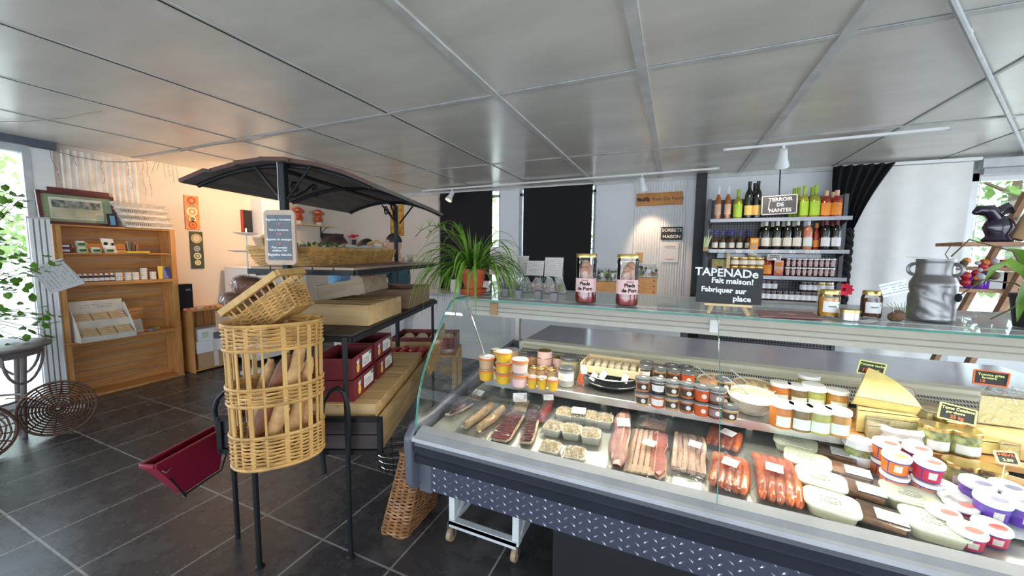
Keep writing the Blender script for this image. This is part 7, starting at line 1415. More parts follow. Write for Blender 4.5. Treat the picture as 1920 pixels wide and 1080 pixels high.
# on top of the crates: framed print, dark board, white baskets, booklet
zt0 = zt[0]-.0005+.001
Xp = -5.60; q = [AX(px, py, Xp) for px, py in ((54, 347), (206, 350), (216, 421), (64, 416))]; yA, yB = q[0].y+.05, q[1].y+.01; hP = .32
t = thing('framed_print', 'dark framed landscape print with green mount leaning on top of the crates', 'picture', (Xp+.03, (yA+yB)/2, zt0), rot=(0, rad(-9), 0)); w_ = yB-yA
MB().bb((-.012, -w_/2, 0), (.0, w_/2, hP), col('mount_green', (0.30, 0.36, 0.20), .7)).build('mount', t, smooth=False); mb = MB(); fr_ = col('frame_red_brown', (0.13, 0.03, 0.03), .4)
for a, b in (((0, -w_/2, .012), (0, w_/2, .012)), ((0, w_/2, 0), (0, w_/2, hP)), ((0, w_/2, hP-.012), (0, -w_/2, hP-.012)), ((0, -w_/2, hP), (0, -w_/2, 0))): mb.beam(a, b, .026, .026, fr_, up=(1, 0, 0))
mb.build('frame', t, smooth=False); mb = MB(); mb.box((.002, -.01, hP*.5), (.003, w_*.72, hP*.66), 'cream'); mb.box((.0042, -.01, hP*.36), (.002, w_*.70, hP*.32), M('print_field', (0.55, 0.50, 0.33), .7, var=.25, vs=9)); mb.box((.0045, -.01, hP*.63), (.002, w_*.66, hP*.24), M('print_trees', (0.12, 0.13, 0.10), .7, var=.6, vs=22, c2=(0.45, 0.46, 0.38))); mb.build('print', t, smooth=False)
t = thing('dark_board', 'dark red-brown board leaning behind the framed print', 'board', (XB+.075, yA+w_*.62, zt0), rot=(0, rad(-6), 0)); MB().bb((-.01, -w_*.42, 0), (.006, w_*.44, hP+.055), fr_).build('panel', t, smooth=False)
t = thing('booklet', 'small blue and black booklet leaning on the framed print', 'booklet', (Xp+.085, yB-.045, zt0), rot=(0, rad(-10), 0)); MB().bb((0, -.035, 0), (.006, .035, .135), 'ink').build('cover', t, smooth=False); MB().box((.0065, .005, .065), (.001, .04, .10), col('booklet_blue', (0.10, 0.30, 0.55), .5)).build('print', t, smooth=False)
for i in range(4):
    zz = zt0+i*.068; t = thing('lace_basket', 'white lace-edged flat basket on top of the crates, %s of the stack' % ('lowest', 'second', 'third', 'topmost')[i], 'basket', (-5.62, 2.31-.02*i, zz), .05*(-1)**i, 'white lace baskets'); wx, wy = .13, .225; mb = MB(); mb.rbox((0, 0, .012), (wx*1.85, wy*1.8, .024), .03, 'wickerw'); mb.build('basket_floor', t); mb = MB(); N = 44; per = rrect(wx*2, wy*2, .05, 5); L_ = len(per)
    for k in range(L_):
        a, b = per[k], per[(k+1) % L_]; l = math.dist(a, b); m_ = max(1, int(l/.018))
        for j in range(m_):
            p = (a[0]+(b[0]-a[0])*j/m_, a[1]+(b[1]-a[1])*j/m_); qn = (a[0]+(b[0]-a[0])*(j+1)/m_, a[1]+(b[1]-a[1])*(j+1)/m_); mb.tube([(p[0]*.93, p[1]*.93, .018), (qn[0]*1.02, qn[1]*1.02, .064)], .003, 'wickerw', 4); mb.tube([(qn[0]*.93, qn[1]*.93, .018), (p[0]*1.02, p[1]*1.02, .064)], .003, 'wickerw', 4)
    mb.tube([(x*1.02, y*1.02, .063) for x, y in per], .004, 'wickerw', 5, closed=True); mb.build('lace_rim', t)
# small crate unit to the right, boxes in it, things on top
S0, S1, SXF, SH_ = 2.63, 3.12, -5.46, .80
t = thing('small_crate_shelf', 'small upright pine crate shelf holding white cartons beside the stacked crates', 'shelf', ((SXF+XB)/2, (S0+S1)/2, 0)); d, l = SXF-XB, S1-S0
for s_ in (-1, 1): MB().bb((-d/2, s_*l/2-.008, 0), (d/2, s_*l/2+.008, SH_-.0155), 'pineZ').build('side_panel', t, smooth=False)
MB().bb((-d/2, -l/2-.02, SH_-.015), (d/2+.01, l/2+.02, SH_), 'pineY').build('top_board', t, smooth=False); MB().bb((-d/2, -l/2+.009, .02), (d/2, l/2-.009, .035), 'pineY').build('bottom_board', t, smooth=False); mb = MB()
for k in range(5): mb.bb((-d/2, -l/2+.009+k*.094, .036), (-d/2+.008, -l/2+.009+k*.094+.085, SH_-.0155), 'pineZ')
mb.build('back_slats', t, smooth=False)
zc = .0365
for nm, h_, m, lab, off in (('kraft_carton', .20, 'card', 'kraft carton at the bottom of the small crate shelf', .0), ('white_carton', .15, 'cardw', 'white carton in the middle of the small crate shelf', -.01), ('white_carton', .155, 'cardw', 'white carton with green print, topmost in the small crate shelf', .01)):
    c_ = carton(nm, lab, (SXF-.135, (S0+S1)/2+off, zc), (.25, .40, h_), m); MB().box((.1255, .0, h_/2), (.001, .05, h_*.98), 'paperw').build('tape', c_, smooth=False)
    if 'green' in lab: MB().box((.1255, -.12, h_/2), (.001, .07, h_*.5), gbx).build('print', c_, smooth=False)
    zc += h_+.0015
t = thing('black_box', 'tall glossy black box standing on the small crate shelf against the wall', 'box', (-5.62, yAt(344, 560, -5.62), SH_+.001)); MB().box((0, 0, .16), (.10, .16, .32), 'iron').build('box_body', t, bevel=.006); MB().box((.051, .03, .25), (.001, .05, .02), 'inkg').build('print', t, smooth=False)
for i, (px, c, k) in enumerate(((350, (0.80, 0.22, 0.14), 1), (362, (0.80, 0.30, 0.16), 1.1), (375, (0.70, 0.52, 0.36), 1.2), (388, (0.72, 0.30, 0.14), 1), (400, (0.60, 0.28, 0.14), 1))): t = thing('soap_cake', 'small %s soap cake on top of the small crate shelf, %s from the left' % (('pink', 'coral', 'cream', 'orange', 'rust')[i], ORD[i]), 'soap', (SXF-.06, yAt(px, 577, SXF-.06), SH_+.001)); MB().lathe([(.0001, 0), (.034*k, 0), (.038*k, .01), (.034*k, .024), (.0001, .026)], col('cake_%d' % i, c, .5), 14, cap=False, sx=.8).build('cake', t)
# painted panels on the cream wall
def panel(name, label, c4, base, circ):
    q = [AX(px, py, XL+.012) for px, py in c4]; y0, y1, z0, z1 = (q[0].y+q[3].y)/2, (q[1].y+q[2].y)/2, (q[2].z+q[3].z)/2, (q[0].z+q[1].z)/2; cy, cz = (y0+y1)/2, (z0+z1)/2; w, h = y1-y0, z1-z0
    t = thing(name, label, 'painting', (XL+.006, cy, cz)); MB().box((0, 0, 0), (.012, w, h), base).build('panel', t, smooth=False); mb = MB(); k = 0
    for v, r, cs in circ:
        for j, c in enumerate(cs): k += 1; mb.lathe([(.0001, 0), (r*(1-j/len(cs))*w/2, 0)], c, 26, (.0062+.0006*(j+1), 0, v*h/2), cap=False, R=Matrix.Rotation(PI/2, 3, 'Y'))
    mb.build('painted_rings', t, smooth=False)
P1, P2, P3, P4, P5, P6 = col('p_orange', (0.70, 0.25, 0.05), .6), col('p_red', (0.45, 0.06, 0.03), .6), col('p_cream', (0.72, 0.70, 0.50), .6), col('p_green', (0.14, 0.22, 0.08), .6), col('p_lilac', (0.45, 0.38, 0.60), .6), col('p_gold', (0.60, 0.42, 0.08), .6)
panel('painted_panel', 'tall orange painted panel with rings, upper one on the cream wall', ((340, 364), (369, 369), (378, 431), (353, 430)), M('panel_orange', (0.66, 0.26, 0.08), .6, var=.25, vs=10), ((.72, .6, (P2, P1)), (.42, .3, (P4, P6)), (.06, .75, (P3, P1, P3)), (-.38, .5, (P3, P4, P2)), (-.72, .62, (P2, P1, P2))))
panel('painted_panel', 'dark green painted panel with lilac and gold rings, lower one on the cream wall', ((355, 434), (379, 434), (384, 503), (360, 504)), M('panel_green', (0.05, 0.065, 0.035), .6, var=.3, vs=10), ((.62, .85, (P6, P5, P3, P6)), (.08, .5, (P5, P4, P5)), (-.32, .6, (P3, P4, P3)), (-.68, .5, (P3, P6, P3))))
# light strings
def lights(name, label, pts, drops, seed):
    rn = random.Random(seed); t = thing(name, label, 'string lights', tuple(pts[0])); b0 = Vector(pts[0]); mb = MB(); wm = col('light_wire', (0.22, 0.18, 0.13), .6); mb.tube([Vector(p)-b0 for p in pts], .0028, wm, 4); mb.build('wire', t); mb = MB(); bl = MB()
    for f, ln in drops:
        k = f*(len(pts)-1); i = min(int(k), len(pts)-2); p = Vector(pts[i]).lerp(Vector(pts[i+1]), k-i)-b0; L_ = [p]
        for j in range(int(ln/.05)): p = p+Vector((rn.uniform(0, .004), rn.uniform(-.02, .02), -.05)); L_.append(p); bl.tube([p, p+Vector((.004, rn.uniform(-.03, .03), -.025))], .0022, 'white', 4)
        if len(L_) > 1: mb = MB(); mb.tube(L_, .0022, wm, 4); mb.build('drop_wire', t)
    if drops: bl.build('bulbs', t)
XS = XL+.035
lights('icicle_lights', 'wire string of icicle lights sagging along the top of the cream wall', [AX(px, py, XS) for px, py in ((60, 265), (95, 281), (140, 293), (190, 302), (230, 304), (270, 302), (300, 297), (322, 292), (338, 284))], ((.12, .35), (.24, .15), (.38, .30), (.52, .35), (.64, .42), (.74, .18), (.85, .25), (.93, .36)), 3)
lights('icicle_lights', 'bare light wire pinned across the ceiling near the left glazing', [AZ(px, py, ZC-.012) for px, py in ((0, 228), (50, 228), (90, 224), (125, 221), (160, 213), (190, 209))], (), 5)
lights('icicle_lights', 'thin light wire crossing the ceiling above the cream wall', [AZ(px, py, ZC-.012) for px, py in ((338, 284), (400, 272), (480, 262), (560, 244))], (), 6)
# white louvred panel beside the glazing, leaning paper sheet
t = thing('louvred_panel', 'narrow white louvred panel standing between the glazing and the crates', 'shutter', (-5.50, 1.49, .0)); mb = MB()
for k in range(4): MB().bb((-.02, -.065+k*.036, .02), (.006, -.065+k*.036+.024, 1.82), 'whitep').build('louvre', t, smooth=False)
mb.bb((-.03, -.07, 0), (-.021, .075, 1.84), 'frame'); mb.build('backing', t, smooth=False)
Xs = -5.27; q = [AX(px, py, Xs) for px, py in ((54, 505), (96, 551), (160, 531), (114, 484))]; c_ = sum(q, Vector())/4; t = thing('info_sheet', 'tilted white printed sheet on a thin stand in front of the crate shelves', 'paper', (c_.x, c_.y, 0)); q = [p-Vector((c_.x, c_.y, 0)) for p in q]; MB().slab(q[0], q[1], q[2], q[3], .002, 'cardw').build('sheet', t, smooth=False); e = MB(); cc = sum(q, Vector())/4; scribble(e, cc, q[1]-q[0], q[3]-q[0], .20, .24, 9, 'inkg', .002, .85, off=.003); e.build('print', t, smooth=False)
MB().tube([cc+Vector((-.012, 0, -.02)), (-.02, .0, 0.01)], .006, 'frame', 6).build('stand_rod', t); MB().lathe([(.0001, 0), (.11, 0), (.11, .01), (.0001, .014)], 'frame', 24, (-.02, 0, 0), cap=False).build('stand_base', t)
# bentwood side table, plant, round baskets
TC = Vector((-5.02, .98, 0)); t = thing('side_table', 'grey-brown bentwood side table by the left glazing', 'table', tuple(TC)); bw_ = M('bentwood', (0.17, 0.14, 0.135), .45, var=.2); TZ = .76
MB().lathe([(.0001, TZ-.03), (.36, TZ-.03), (.375, TZ-.02), (.375, TZ-.008), (.36, TZ), (.0001, TZ)], bw_, 40, cap=False).build('tabletop', t); MB().lathe([(.30, TZ-.085), (.32, TZ-.085), (.32, TZ-.031), (.30, TZ-.031)], bw_, 40, cap=False).build('apron', t)
for k in range(4):
    a = rad(36+90*k); d = Vector((cos(a), sin(a), 0)); s_ = Vector((-sin(a), cos(a), 0)); MB().tube([d*.235, d*.255+Vector((0, 0, .35)), d*.285+Vector((0, 0, TZ-.035))], [.016, .018, .019], bw_, 10).build('leg', t)
    for q_ in (-1, 1): MB().tube([d*.268+Vector((0, 0, .45))]+[d*(.27+.012*j/6)+s_*(q_*.16*sin(PI/2*j/6))+Vector((0, 0, .45+.26*(1-cos(PI/2*j/6)))) for j in range(1, 7)], .010, bw_, 7).build('bracket', t)
MB().tube([Vector((.2*cos(2*PI*j/28), .2*sin(2*PI*j/28), .30)) for j in range(28)], .009, bw_, 7, closed=True).build('stretcher_ring', t)
ft = thing('ficus_plant', 'leafy ficus in a dark pot on the side table, branches reaching into view', 'potted plant', (TC.x-.02, TC.y-.22, TZ+.001)); MB().lathe([(.0001, 0), (.08, 0), (.11, .18), (.115, .18), (.115, .20), (.10, .198), (.0001, .18)], 'slate', 24, cap=False).build('pot', ft)
rn = random.Random(12); lfm, brm = MB(), MB(); base = Vector((0, 0, .17))
def leafm(mb, p, d, l, w, m):
    d = d.normalized(); x, y = perp(d); mb.add([p, p+d*l*.35+x*w+y*w*.25, p+d*l*.75+x*w*.8+y*w*.2, p+d*l-y*w*.3, p+d*l*.75-x*w*.8+y*w*.2, p+d*l*.35-x*w+y*w*.25, p+d*l*.5], [(0, 1, 6), (1, 2, 6), (2, 3, 6), (3, 4, 6), (4, 5, 6), (5, 0, 6)], m)
for px, py, n in ((-20, 350, 6), (8, 365, 9), (28, 368, 5), (15, 395, 7), (40, 372, 3), (-10, 430, 8), (8, 455, 8), (22, 478, 8), (40, 492, 7), (62, 495, 6), (84, 500, 5), (30, 520, 8), (6, 545, 9), (28, 548, 5), (5, 580, 8), (30, 585, 8), (55, 592, 7), (82, 598, 7), (95, 590, 3), (62, 622, 6), (25, 628, 6), (80, 618, 4), (-30, 520, 14), (-40, 600, 12), (-40, 440, 12)):
    P = AX(px, py, -4.98+rn.uniform(-.12, .12))-Vector(ft.location); brm.tube([base, base.lerp(P, .5)+Vector((0, 0, .10)), P], [.007, .004, .002], 'stem', 5)
    for k in range(n): q = P+Vector((rn.gauss(0, .05), rn.gauss(0, .045), rn.gauss(0, .045))); leafm(lfm, q, Vector((rn.uniform(-1, 1), rn.uniform(-.4, 1), rn.uniform(-.9, .2))), rn.uniform(.06, .095), rn.uniform(.018, .027), 'leafd')
brm.build('branches', ft); lfm.build('leaves', ft, ang=80)
def rbasket(label, foot, r, nrm, seed):
    """shallow round basket standing on its edge, hollow side towards nrm"""
    n = Vector(nrm).normalized(); x = Vector((-n.y, n.x, 0)).normalized(); y = n.cross(x)*1.0
    if y.z < 0: y = -y; x = -x
    R = Matrix((x, y, n)).transposed(); lo = min((R@Vector((r*cos(a/20), r*sin(a/20), 0))).z for a in range(126)); t = thing('round_basket', label, 'basket', (foot[0], foot[1], -lo+.012), rot=R.to_euler()); rn = random.Random(seed)
    f = lambda q: -.11*(1-q*q); mb = MB()
    for k in range(11):
        q = .12+.86*k/10; N = 72; mb.tube([(q*r*cos(2*PI*i/N), q*r*sin(2*PI*i/N), f(q)+.006*cos(PI*(i*9/36+k))) for i in range(N)], .0062, 'wickerb', 4, closed=True)
    mb.build('woven_bowl', t); mb = MB()
    for i in range(18): a = 2*PI*i/18; mb.tube([(q*r*cos(a), q*r*sin(a), f(q)) for q in (.05, .3, .55, .8, 1.0)], .0055, 'wickerb', 5)
    mb.build('ribs', t); mb = MB()
    for k in range(2): mb.tube([(r*cos(2*PI*i/60), r*sin(2*PI*i/60), .006*cos(i*PI/2+k*PI)) for i in range(60)], .010, 'wickerb', 6, closed=True)
    mb.build('rim', t); return t
b1 = rbasket('round dark wicker basket propped on its edge against the side table, nearest the crates', (-4.68, 1.27), .215, (.93, -.22, .30), 3)
rbasket('round dark wicker basket on its edge at the left edge of the view', (-4.56, .84), .20, (.93, .25, .30), 4)
t = thing('thin_stick', 'thin dry stick lying across the round wicker baskets', 'stick', tuple(AX(10, 748, -4.53))); q0, q1 = AX(10, 748, -4.53), AX(197, 737, -4.53); MB().tube([(0, 0, 0), (q1-q0)*.5+Vector((0, 0, .004)), q1-q0], [.004, .0045, .003], 'wickerd', 6).build('stick_body', t)
# ------------------------------------------------------------------ kitchen corner behind the stall
def onwall(px, py, X=XL): return AX(px, py, X)
# tall white appliance, wall cupboard, screen
q = AX(475, 502, -5.10); t = thing('white_appliance', 'white appliance with a black slot standing behind the stall', 'appliance', (-5.42, q.y+.40, 0)); zt_ = q.z
MB().bb((-.32, -.40, .06), (.30, .40, zt_), 'whitep').build('body', t, bevel=.008); MB().bb((.301, -.36, zt_-.10), (.306, .36, zt_-.035), 'black').build('slot', t, smooth=False); MB().bb((.301, -.37, .12), (.318, .37, zt_-.13), 'white').build('door', t, bevel=.006)
for y in (-.35, .35):
    for x in (-.28, .26): MB().cyl((x, y, 0), (x, y, .06), .02, 'black', 8).build('foot', t)
a, b = onwall(492, 372, -5.52), onwall(545, 447, -5.52); t = thing('wall_cupboard', 'white wall cupboard behind the hanging slate', 'cupboard', (-5.66, (a.y+b.y)/2, b.z)); hw, hh = (b.y-a.y)/2, a.z-b.z; MB().bb((-.138, -hw, 0), (.12, hw, hh), 'white').build('body', t, smooth=False); MB().bb((.121, -hw+.01, .01), (.137, hw-.01, hh-.01), 'whitep').build('door', t, bevel=.004); MB().tube([(.14, -hw+.04, .06), (.158, -hw+.04, .07), (.158, -hw+.04, .14), (.14, -hw+.04, .15)], .005, 'silver', 6).build('handle', t)
a, b = onwall(461, 393, -5.70), onwall(480, 440, -5.70); t = thing('wall_screen', 'small black screen with red edge on the cream wall beside the cupboard', 'screen', (XL+.001, (a.y+b.y)/2, (a.z+b.z)/2)); w, h = b.y-a.y, a.z-b.z; MB().bb((0, -w/2, -h/2), (.03, w/2, h/2), 'black').build('screen_body', t, smooth=False); MB().bb((.0, -w/2-.02, -h/2), (.03, -w/2-.001, h/2), col('screen_red', (0.5, 0.03, 0.03))).build('red_edge', t, smooth=False)
# two-tier stand
p = AX(463, 470, -4.9); t = thing('tiered_stand', 'white two-tier plate stand behind the willow tray', 'stand', (-4.9, p.y, 0)); z1, z2_ = AX(460, 437, -4.9).z, AX(460, 470, -4.9).z
MB().tube([(0, 0, .02), (0, 0, z1+.06)], .010, 'whitep', 8).build('stem', t); MB().lathe([(.0001, .0), (.14, 0), (.14, .012), (.02, .03)], 'whitep', 24, cap=False).build('foot_plate', t)
for z, r in ((z1, .13), (z2_, .20)): MB().lathe([(.0001, z-.02), (r*.6, z-.018), (r, z), (r*1.0, z+.006), (r*.6, z-.010), (.0001, z-.012)], 'whitep', 32, cap=False).build('plate', t)
# wall shelf with torsos, lower shelf with picture, flower, bottle card
a, b = onwall(520, 416, XL+.2), onwall(632, 424, XL+.2); zs = (a.z+b.z)/2; t = thing('wall_shelf', 'short wooden wall shelf on black brackets carrying three red torso vases', 'shelf', (XL+.10, (a.y+b.y)/2, zs-.02)); hw = (b.y-a.y)/2; MB().bb((-.099, -hw, 0), (.10, hw, .02), 'pale').build('board', t, smooth=False)
for y in (-hw+.15, hw-.18):
    mb = MB(); mb.beam((-.095, y, -.001), (-.095, y, -.18), .02, .006, 'iron'); mb.tube([(-.09, y, -.15), (-.04, y, -.07), (.06, y, -.004)], .006, 'iron', 6); mb.build('bracket', t)
tm = M('red_glaze', (0.50, 0.07, 0.015), .2, var=.35, vs=14, coat=.6)
for px, lab in ((512, 'glossy gold and red torso vase on the wall shelf, left one'), (560, 'glossy red torso vase on the wall shelf, middle one'), (598, 'glossy red torso vase on the wall shelf, right one')):
    P = AX(px, 418, XL+.10); t = thing('torso_vase', lab, 'vase', (XL+.10, P.y, zs+.001), PI/2); MB().lathe([(.0001, 0), (.05, 0), (.05, .05), (.0001, .05)], 'cream', 16, cap=False).build('base', t); mb = MB()
    def tf(u, v):
        a = u*2*PI; r = (.058, .066, .072, .058, .05, .062, .078, .08, .055)[min(8, int(v*8))]; r2 = (.058, .066, .072, .058, .05, .062, .078, .08, .055)[min(8, int(v*8)+1)]; k = v*8-int(v*8); rr = r+(r2-r)*k; return (rr*cos(a)*1.15, rr*sin(a)*.72, .051+.20*v)
    mb.grid(tf, 20, 16, tm if px > 520 else M('gold_glaze', (0.50, 0.26, 0.04), .25, var=.6, vs=12, coat=.5)); mb.sphere((0, 0, .25), .05, tm, 10, (1.1, .75, .4))
    for s_ in (-1, 1): mb.tube([(s_*.07, 0, .225), (s_*.10, .0, .19)], [.03, .018], tm, 8)
    mb.build('torso', t)
a, b = onwall(600, 457, XL+.12), onwall(712, 457, XL+.12); zl = min(a.z, b.z); t = thing('lower_wall_shelf', 'thin lower wall shelf holding dark pictures and a bottle card', 'shelf', (XL+.075, (a.y+b.y)/2, zl-.015)); hw = (b.y-a.y)/2; MB().bb((-.074, -hw, 0), (.075, hw, .015), 'pale').build('board', t, smooth=False)
for y in (-hw+.2, hw-.2): MB().beam((-.07, y, -.001), (-.07, y, -.12), .02, .006, 'iron').build('bracket', t)
def leanpic(name, label, c, base, inner, cat='picture'):
    a, b = onwall(c[0], c[1], XL+.05), onwall(c[2], c[3], XL+.05); w, h = b.y-a.y, a.z-zl; t = thing(name, label, cat, (XL+.06, (a.y+b.y)/2, zl+.001), rot=(0, rad(-7), 0)); MB().bb((-.008, -w/2, 0), (.008, w/2, h), base).build('frame', t, smooth=False); MB().bb((.0085, -w*.38, h*.1), (.010, w*.38, h*.9), inner).build('picture', t, smooth=False); return t, w, h
leanpic('dark_picture', 'black framed dark picture with pale inner line on the lower wall shelf', (603, 437, 628, 457), 'black', 'darkwood'); leanpic('dark_picture', 'plain black panel beside the framed dark picture on the lower wall shelf', (629, 438, 645, 457), 'black', 'slate')
t, w, h = leanpic('bottle_card', 'white card with a dark bottle picture on the lower wall shelf', (684, 427, 698, 455), 'paper', 'paper', 'card'); mb = MB(); mb.bb((.0102, -w*.16, h*.15), (.011, w*.16, h*.6), 'ink'); mb.bb((.0102, -w*.06, h*.6), (.011, w*.06, h*.9), 'ink'); mb.build('print', t, smooth=False)
P = AX(664, 452, XL+.09); t = thing('red_flowers', 'small bunch of red flowers on the lower wall shelf', 'flowers', (XL+.085, P.y, zl+.001)); MB().lathe([(.0001, 0), (.035, 0), (.03, .06), (.04, .10)], 'slate', 14, cap=False).build('pot', t); mb = MB(); rn = random.Random(6)
for k in range(14): mb.sphere((rn.gauss(0, .03), rn.gauss(0, .045), .13+rn.random()*.06), .024, 'flower_red', 8, (1, 1, .7))
mb.build('blooms', t)
# back wall left of the blinds: painting, dark panel; low counter with goods
def wallpic(name, label, c4, m, mf, cat='picture'):
    a, b = AY(c4[0], c4[1], YB), AY(c4[2], c4[3], YB); w, h = b.x-a.x, a.z-b.z; t = thing(name, label, cat, ((a.x+b.x)/2, YB-.012, (a.z+b.z)/2)); MB().box((0, 0, 0), (w, .022, h), mf).build('frame', t, smooth=False); MB().box((0, -.0125, 0), (w*.9, .003, h*.94), m).build('picture', t, smooth=False)
mflow = M('fiery_painting', (0.55, 0.04, 0.02), .5, var=.6, vs=9, c2=(0.85, 0.52, 0.06)); wallpic('fiery_painting', 'tall red and yellow abstract painting on the back wall behind the stall post', (733, 385, 758, 442), mflow, 'gold', 'painting'); wallpic('slate_plaque', 'narrow dark slate panel under the fiery painting', (729, 446, 744, 492), 'slateg', 'frame')
t = thing('back_counter', 'low white counter along the back wall with bags and orange boxes on it', 'counter', (-2.2, 5.02, 0)); MB().bb((-1.6, -.3, .0), (2.3, .42, .90), 'white').build('body', t, smooth=False); MB().bb((-1.62, -.33, .9005), (2.32, .43, .94), 'steelw').build('worktop', t, smooth=False)
BZ = .9415
rn = random.Random(14); orm = M('orange_card', (0.80, 0.36, 0.12), .6)
def bxat(px, py0, py1, px1, Y): a, b = AY(px, py0, Y), AY(px1, py1, Y); return a, b
a, b = bxat(1196, 497, 556, 1230, 4.9)
cx = (a.x+b.x)/2; w = b.x-a.x; nb = 5; hb = (AY(1200, 520, 4.9).z-BZ)/nb
for i in range(nb):
    t = thing('orange_box', 'orange patterned box on the back counter, %s in the stack beside the jars' % ('lowest', 'second', 'third', 'fourth', 'topmost')[i], 'box', (cx, 4.9, BZ+.001+i*hb), 0, 'stacked orange boxes'); MB().box((0, 0, hb/2-.0008), (w, .2, hb-.0016), orm).build('box_body', t, smooth=False); mb = MB()
    for s_ in (-1, 1): mb.sphere((s_*w*.38, -.1005, hb*.5), .012, 'wickerd', 6, (1, .1, 1))
    mb.build('print', t)
def nutbag(px, py, Y, z, w, h, lab):
    x = AY(px, py, Y).x; t = thing('nut_bag', lab, 'bag', (x, Y, z)); mb = MB()
    for k in range(26): mb.sphere((rn.uniform(-w*.4, w*.4), rn.uniform(-.03, .03), .02+rn.random()*h*.7), .019, ('leafd', 'wickerd', 'clab' if 'clab' in K else 'cream', lime, 'stem')[k % 5], 6)
    mb.build('nuts', t); MB().grid(lambda u, v: ((w*.5-.0)*cos(u*2*PI)*(1-.25*v), .055*sin(u*2*PI)*(1-.75*v), .001+h*v), 18, 5, bagm).build('bag', t); MB().box((.01, -.052, h*.5), (w*.22, .002, h*.28), 'paper').build('tag', t)
nutbag(1215, 510, 4.9, BZ+.003+nb*hb, .24, .16, 'clear bag of green nuts on top of the orange box stack')
for i, (px, lab) in enumerate(((1128, 'clear bag of green nuts on the orange tray, left one'), (1148, 'clear bag of mixed nuts on the orange tray, right one'))): nutbag(px, 530, 4.85, BZ+.272, .14, .17, lab)
xa, xb = AY(1117, 540, 4.85).x, AY(1160, 540, 4.85).x; t = thing('orange_tray', 'orange patterned tray box under two nut bags behind the meat jars', 'box', ((xa+xb)/2, 4.85, BZ+.001)); MB().box((0, 0, .135), (xb-xa, .2, .268), orm).build('box_body', t, smooth=False)
a, b = bxat(1193, 473, 492, 1205, 5.52); t = thing('photo_card', 'small brown photo card pinned to the corrugated panel', 'card', ((a.x+b.x)/2, YB-.024, (a.z+b.z)/2)); MB().box((0, 0, 0), (b.x-a.x, .004, a.z-b.z), 'bread').build('card', t, smooth=False)
for i in range(7):
    px = 855+i*27; t = thing('white_tub', 'white tub on the back counter behind the spider plant, %s from the left' % ORD[i], 'tub', (AY(px, 545, 4.95+.1*(i % 2)).x, 4.95+.1*(i % 2), BZ+.001)); MB().rbox((0, 0, .09), (.15, .13, .18), .02, ('whitep', 'cardw', 'paperw')[i % 3], taper=.9).build('tub_body', t); MB().rbox((0, 0, .188), (.158, .138, .014), .022, ('white', 'mint', 'pink')[i % 3]).build('lid', t)
# signs on the corrugated panel
a, b = AY(1194, 363, 5.50), AY(1279, 383, 5.50); w, h = b.x-a.x, a.z-b.z; t = thing('wooden_name_board', 'orange wooden board reading Foie De Noix on the corrugated panel', 'sign', ((a.x+b.x)/2, 5.512, (a.z+b.z)/2), rot=(0, rad(-.6), 0)); MB().box((0, 0, 0), (w, .02, h), wood('sign_wood', (0.62, 0.27, 0.06), (0.48, 0.18, 0.04), knots=False)).build('board', t, bevel=.004); mb = MB(); lettering(mb, 'Foie De Noix', .070, (.11, -.0105, -.004), (1, 0, 0), (0, 0, 1), 'wickerb', bold=.0005); mb.build('lettering', t, smooth=False); mb = MB()
for x, r in ((-w*.43, .4), (-w*.32, -.5), (-w*.25, .8)): mb.sphere((x, -.011, 0), .032, 'wickerb', 10, (1.2, .12, .8), R=Matrix.Rotation(r, 3, 'Y'))
mb.build('walnut_drawing', t)
a, b = AY(1240, 425.5, 5.50), AY(1279, 449.5, 5.50); w, h = b.x-a.x, a.z-b.z; t = thing('sorbet_sign', 'small black sign reading SORBETS MAISON on the corrugated panel', 'sign', ((a.x+b.x)/2, 5.524, (a.z+b.z)/2)); MB().box((0, 0, 0), (w, .008, h), 'slate').build('board', t, smooth=False); mb = MB(); lettering(mb, 'SORBETS', .062, (0, -.0045, h*.24), (1, 0, 0), (0, 0, 1), 'chalk', bold=.001); lettering(mb, 'MAISON', .060, (0, -.0045, -h*.26), (1, 0, 0), (0, 0, 1), 'chalk', bold=.001); mb.build('lettering', t, smooth=False)
a, b = AY(1241, 454, 5.50), AY(1271, 492, 5.50); w, h = b.x-a.x, a.z-b.z; t = thing('paper_poster', 'cream paper poster with small logo under the sorbet sign', 'poster', ((a.x+b.x)/2, 5.526, (a.z+b.z)/2)); MB().box((0, 0, 0), (w, .003, h), 'paper').build('sheet', t, smooth=False); e = MB(); scribble(e, (0, -.0016, h*.25), (1, 0, 0), (0, 0, 1), w*.6, h*.15, 2, 'inkg', .004); scribble(e, (0, -.0016, -h*.35), (1, 0, 0), (0, 0, 1), w*.5, h*.08, 1, 'chalkr', .006, 1); e.build('print', t, smooth=False)
# ------------------------------------------------------------------ ladder shelf at the right
LYs = 3.9; w0, w1 = AY(1785, 455, LYs), AY(1960, 457, LYs); lx0, lx1, lz1 = w0.x, w0.x+.95, w0.z; t = thing('ladder_shelf', 'wooden A-frame ladder shelf in front of the right end window', 'shelf', (lx0+.5, LYs, 0)); ox, oy = lx0+.5, LYs; lw = wood('ladder_wood', (0.45, 0.25, 0.13), (0.33, 0.17, 0.08))
d0, d1 = AY(1832, 590, LYs), AY(1925, 425, LYs); sl = (d1-d0); foot = d0-sl*(d0.z/sl.z); top = d0+sl*((2.05-d0.z)/sl.z)
for yy in (-.17, .17):
    MB().beam((foot.x-ox, yy, .0), (top.x-ox, yy, 2.05), .05, .03, lw).build('rail', t, smooth=False); MB().beam((2*top.x-foot.x-ox+.05, yy, 0), (top.x-ox+.05, yy, 2.05), .05, .03, lw).build('rail', t, smooth=False)
zsh = [lz1, AY(1830, 500, LYs).z, AY(1838, 540, LYs).z, .45]
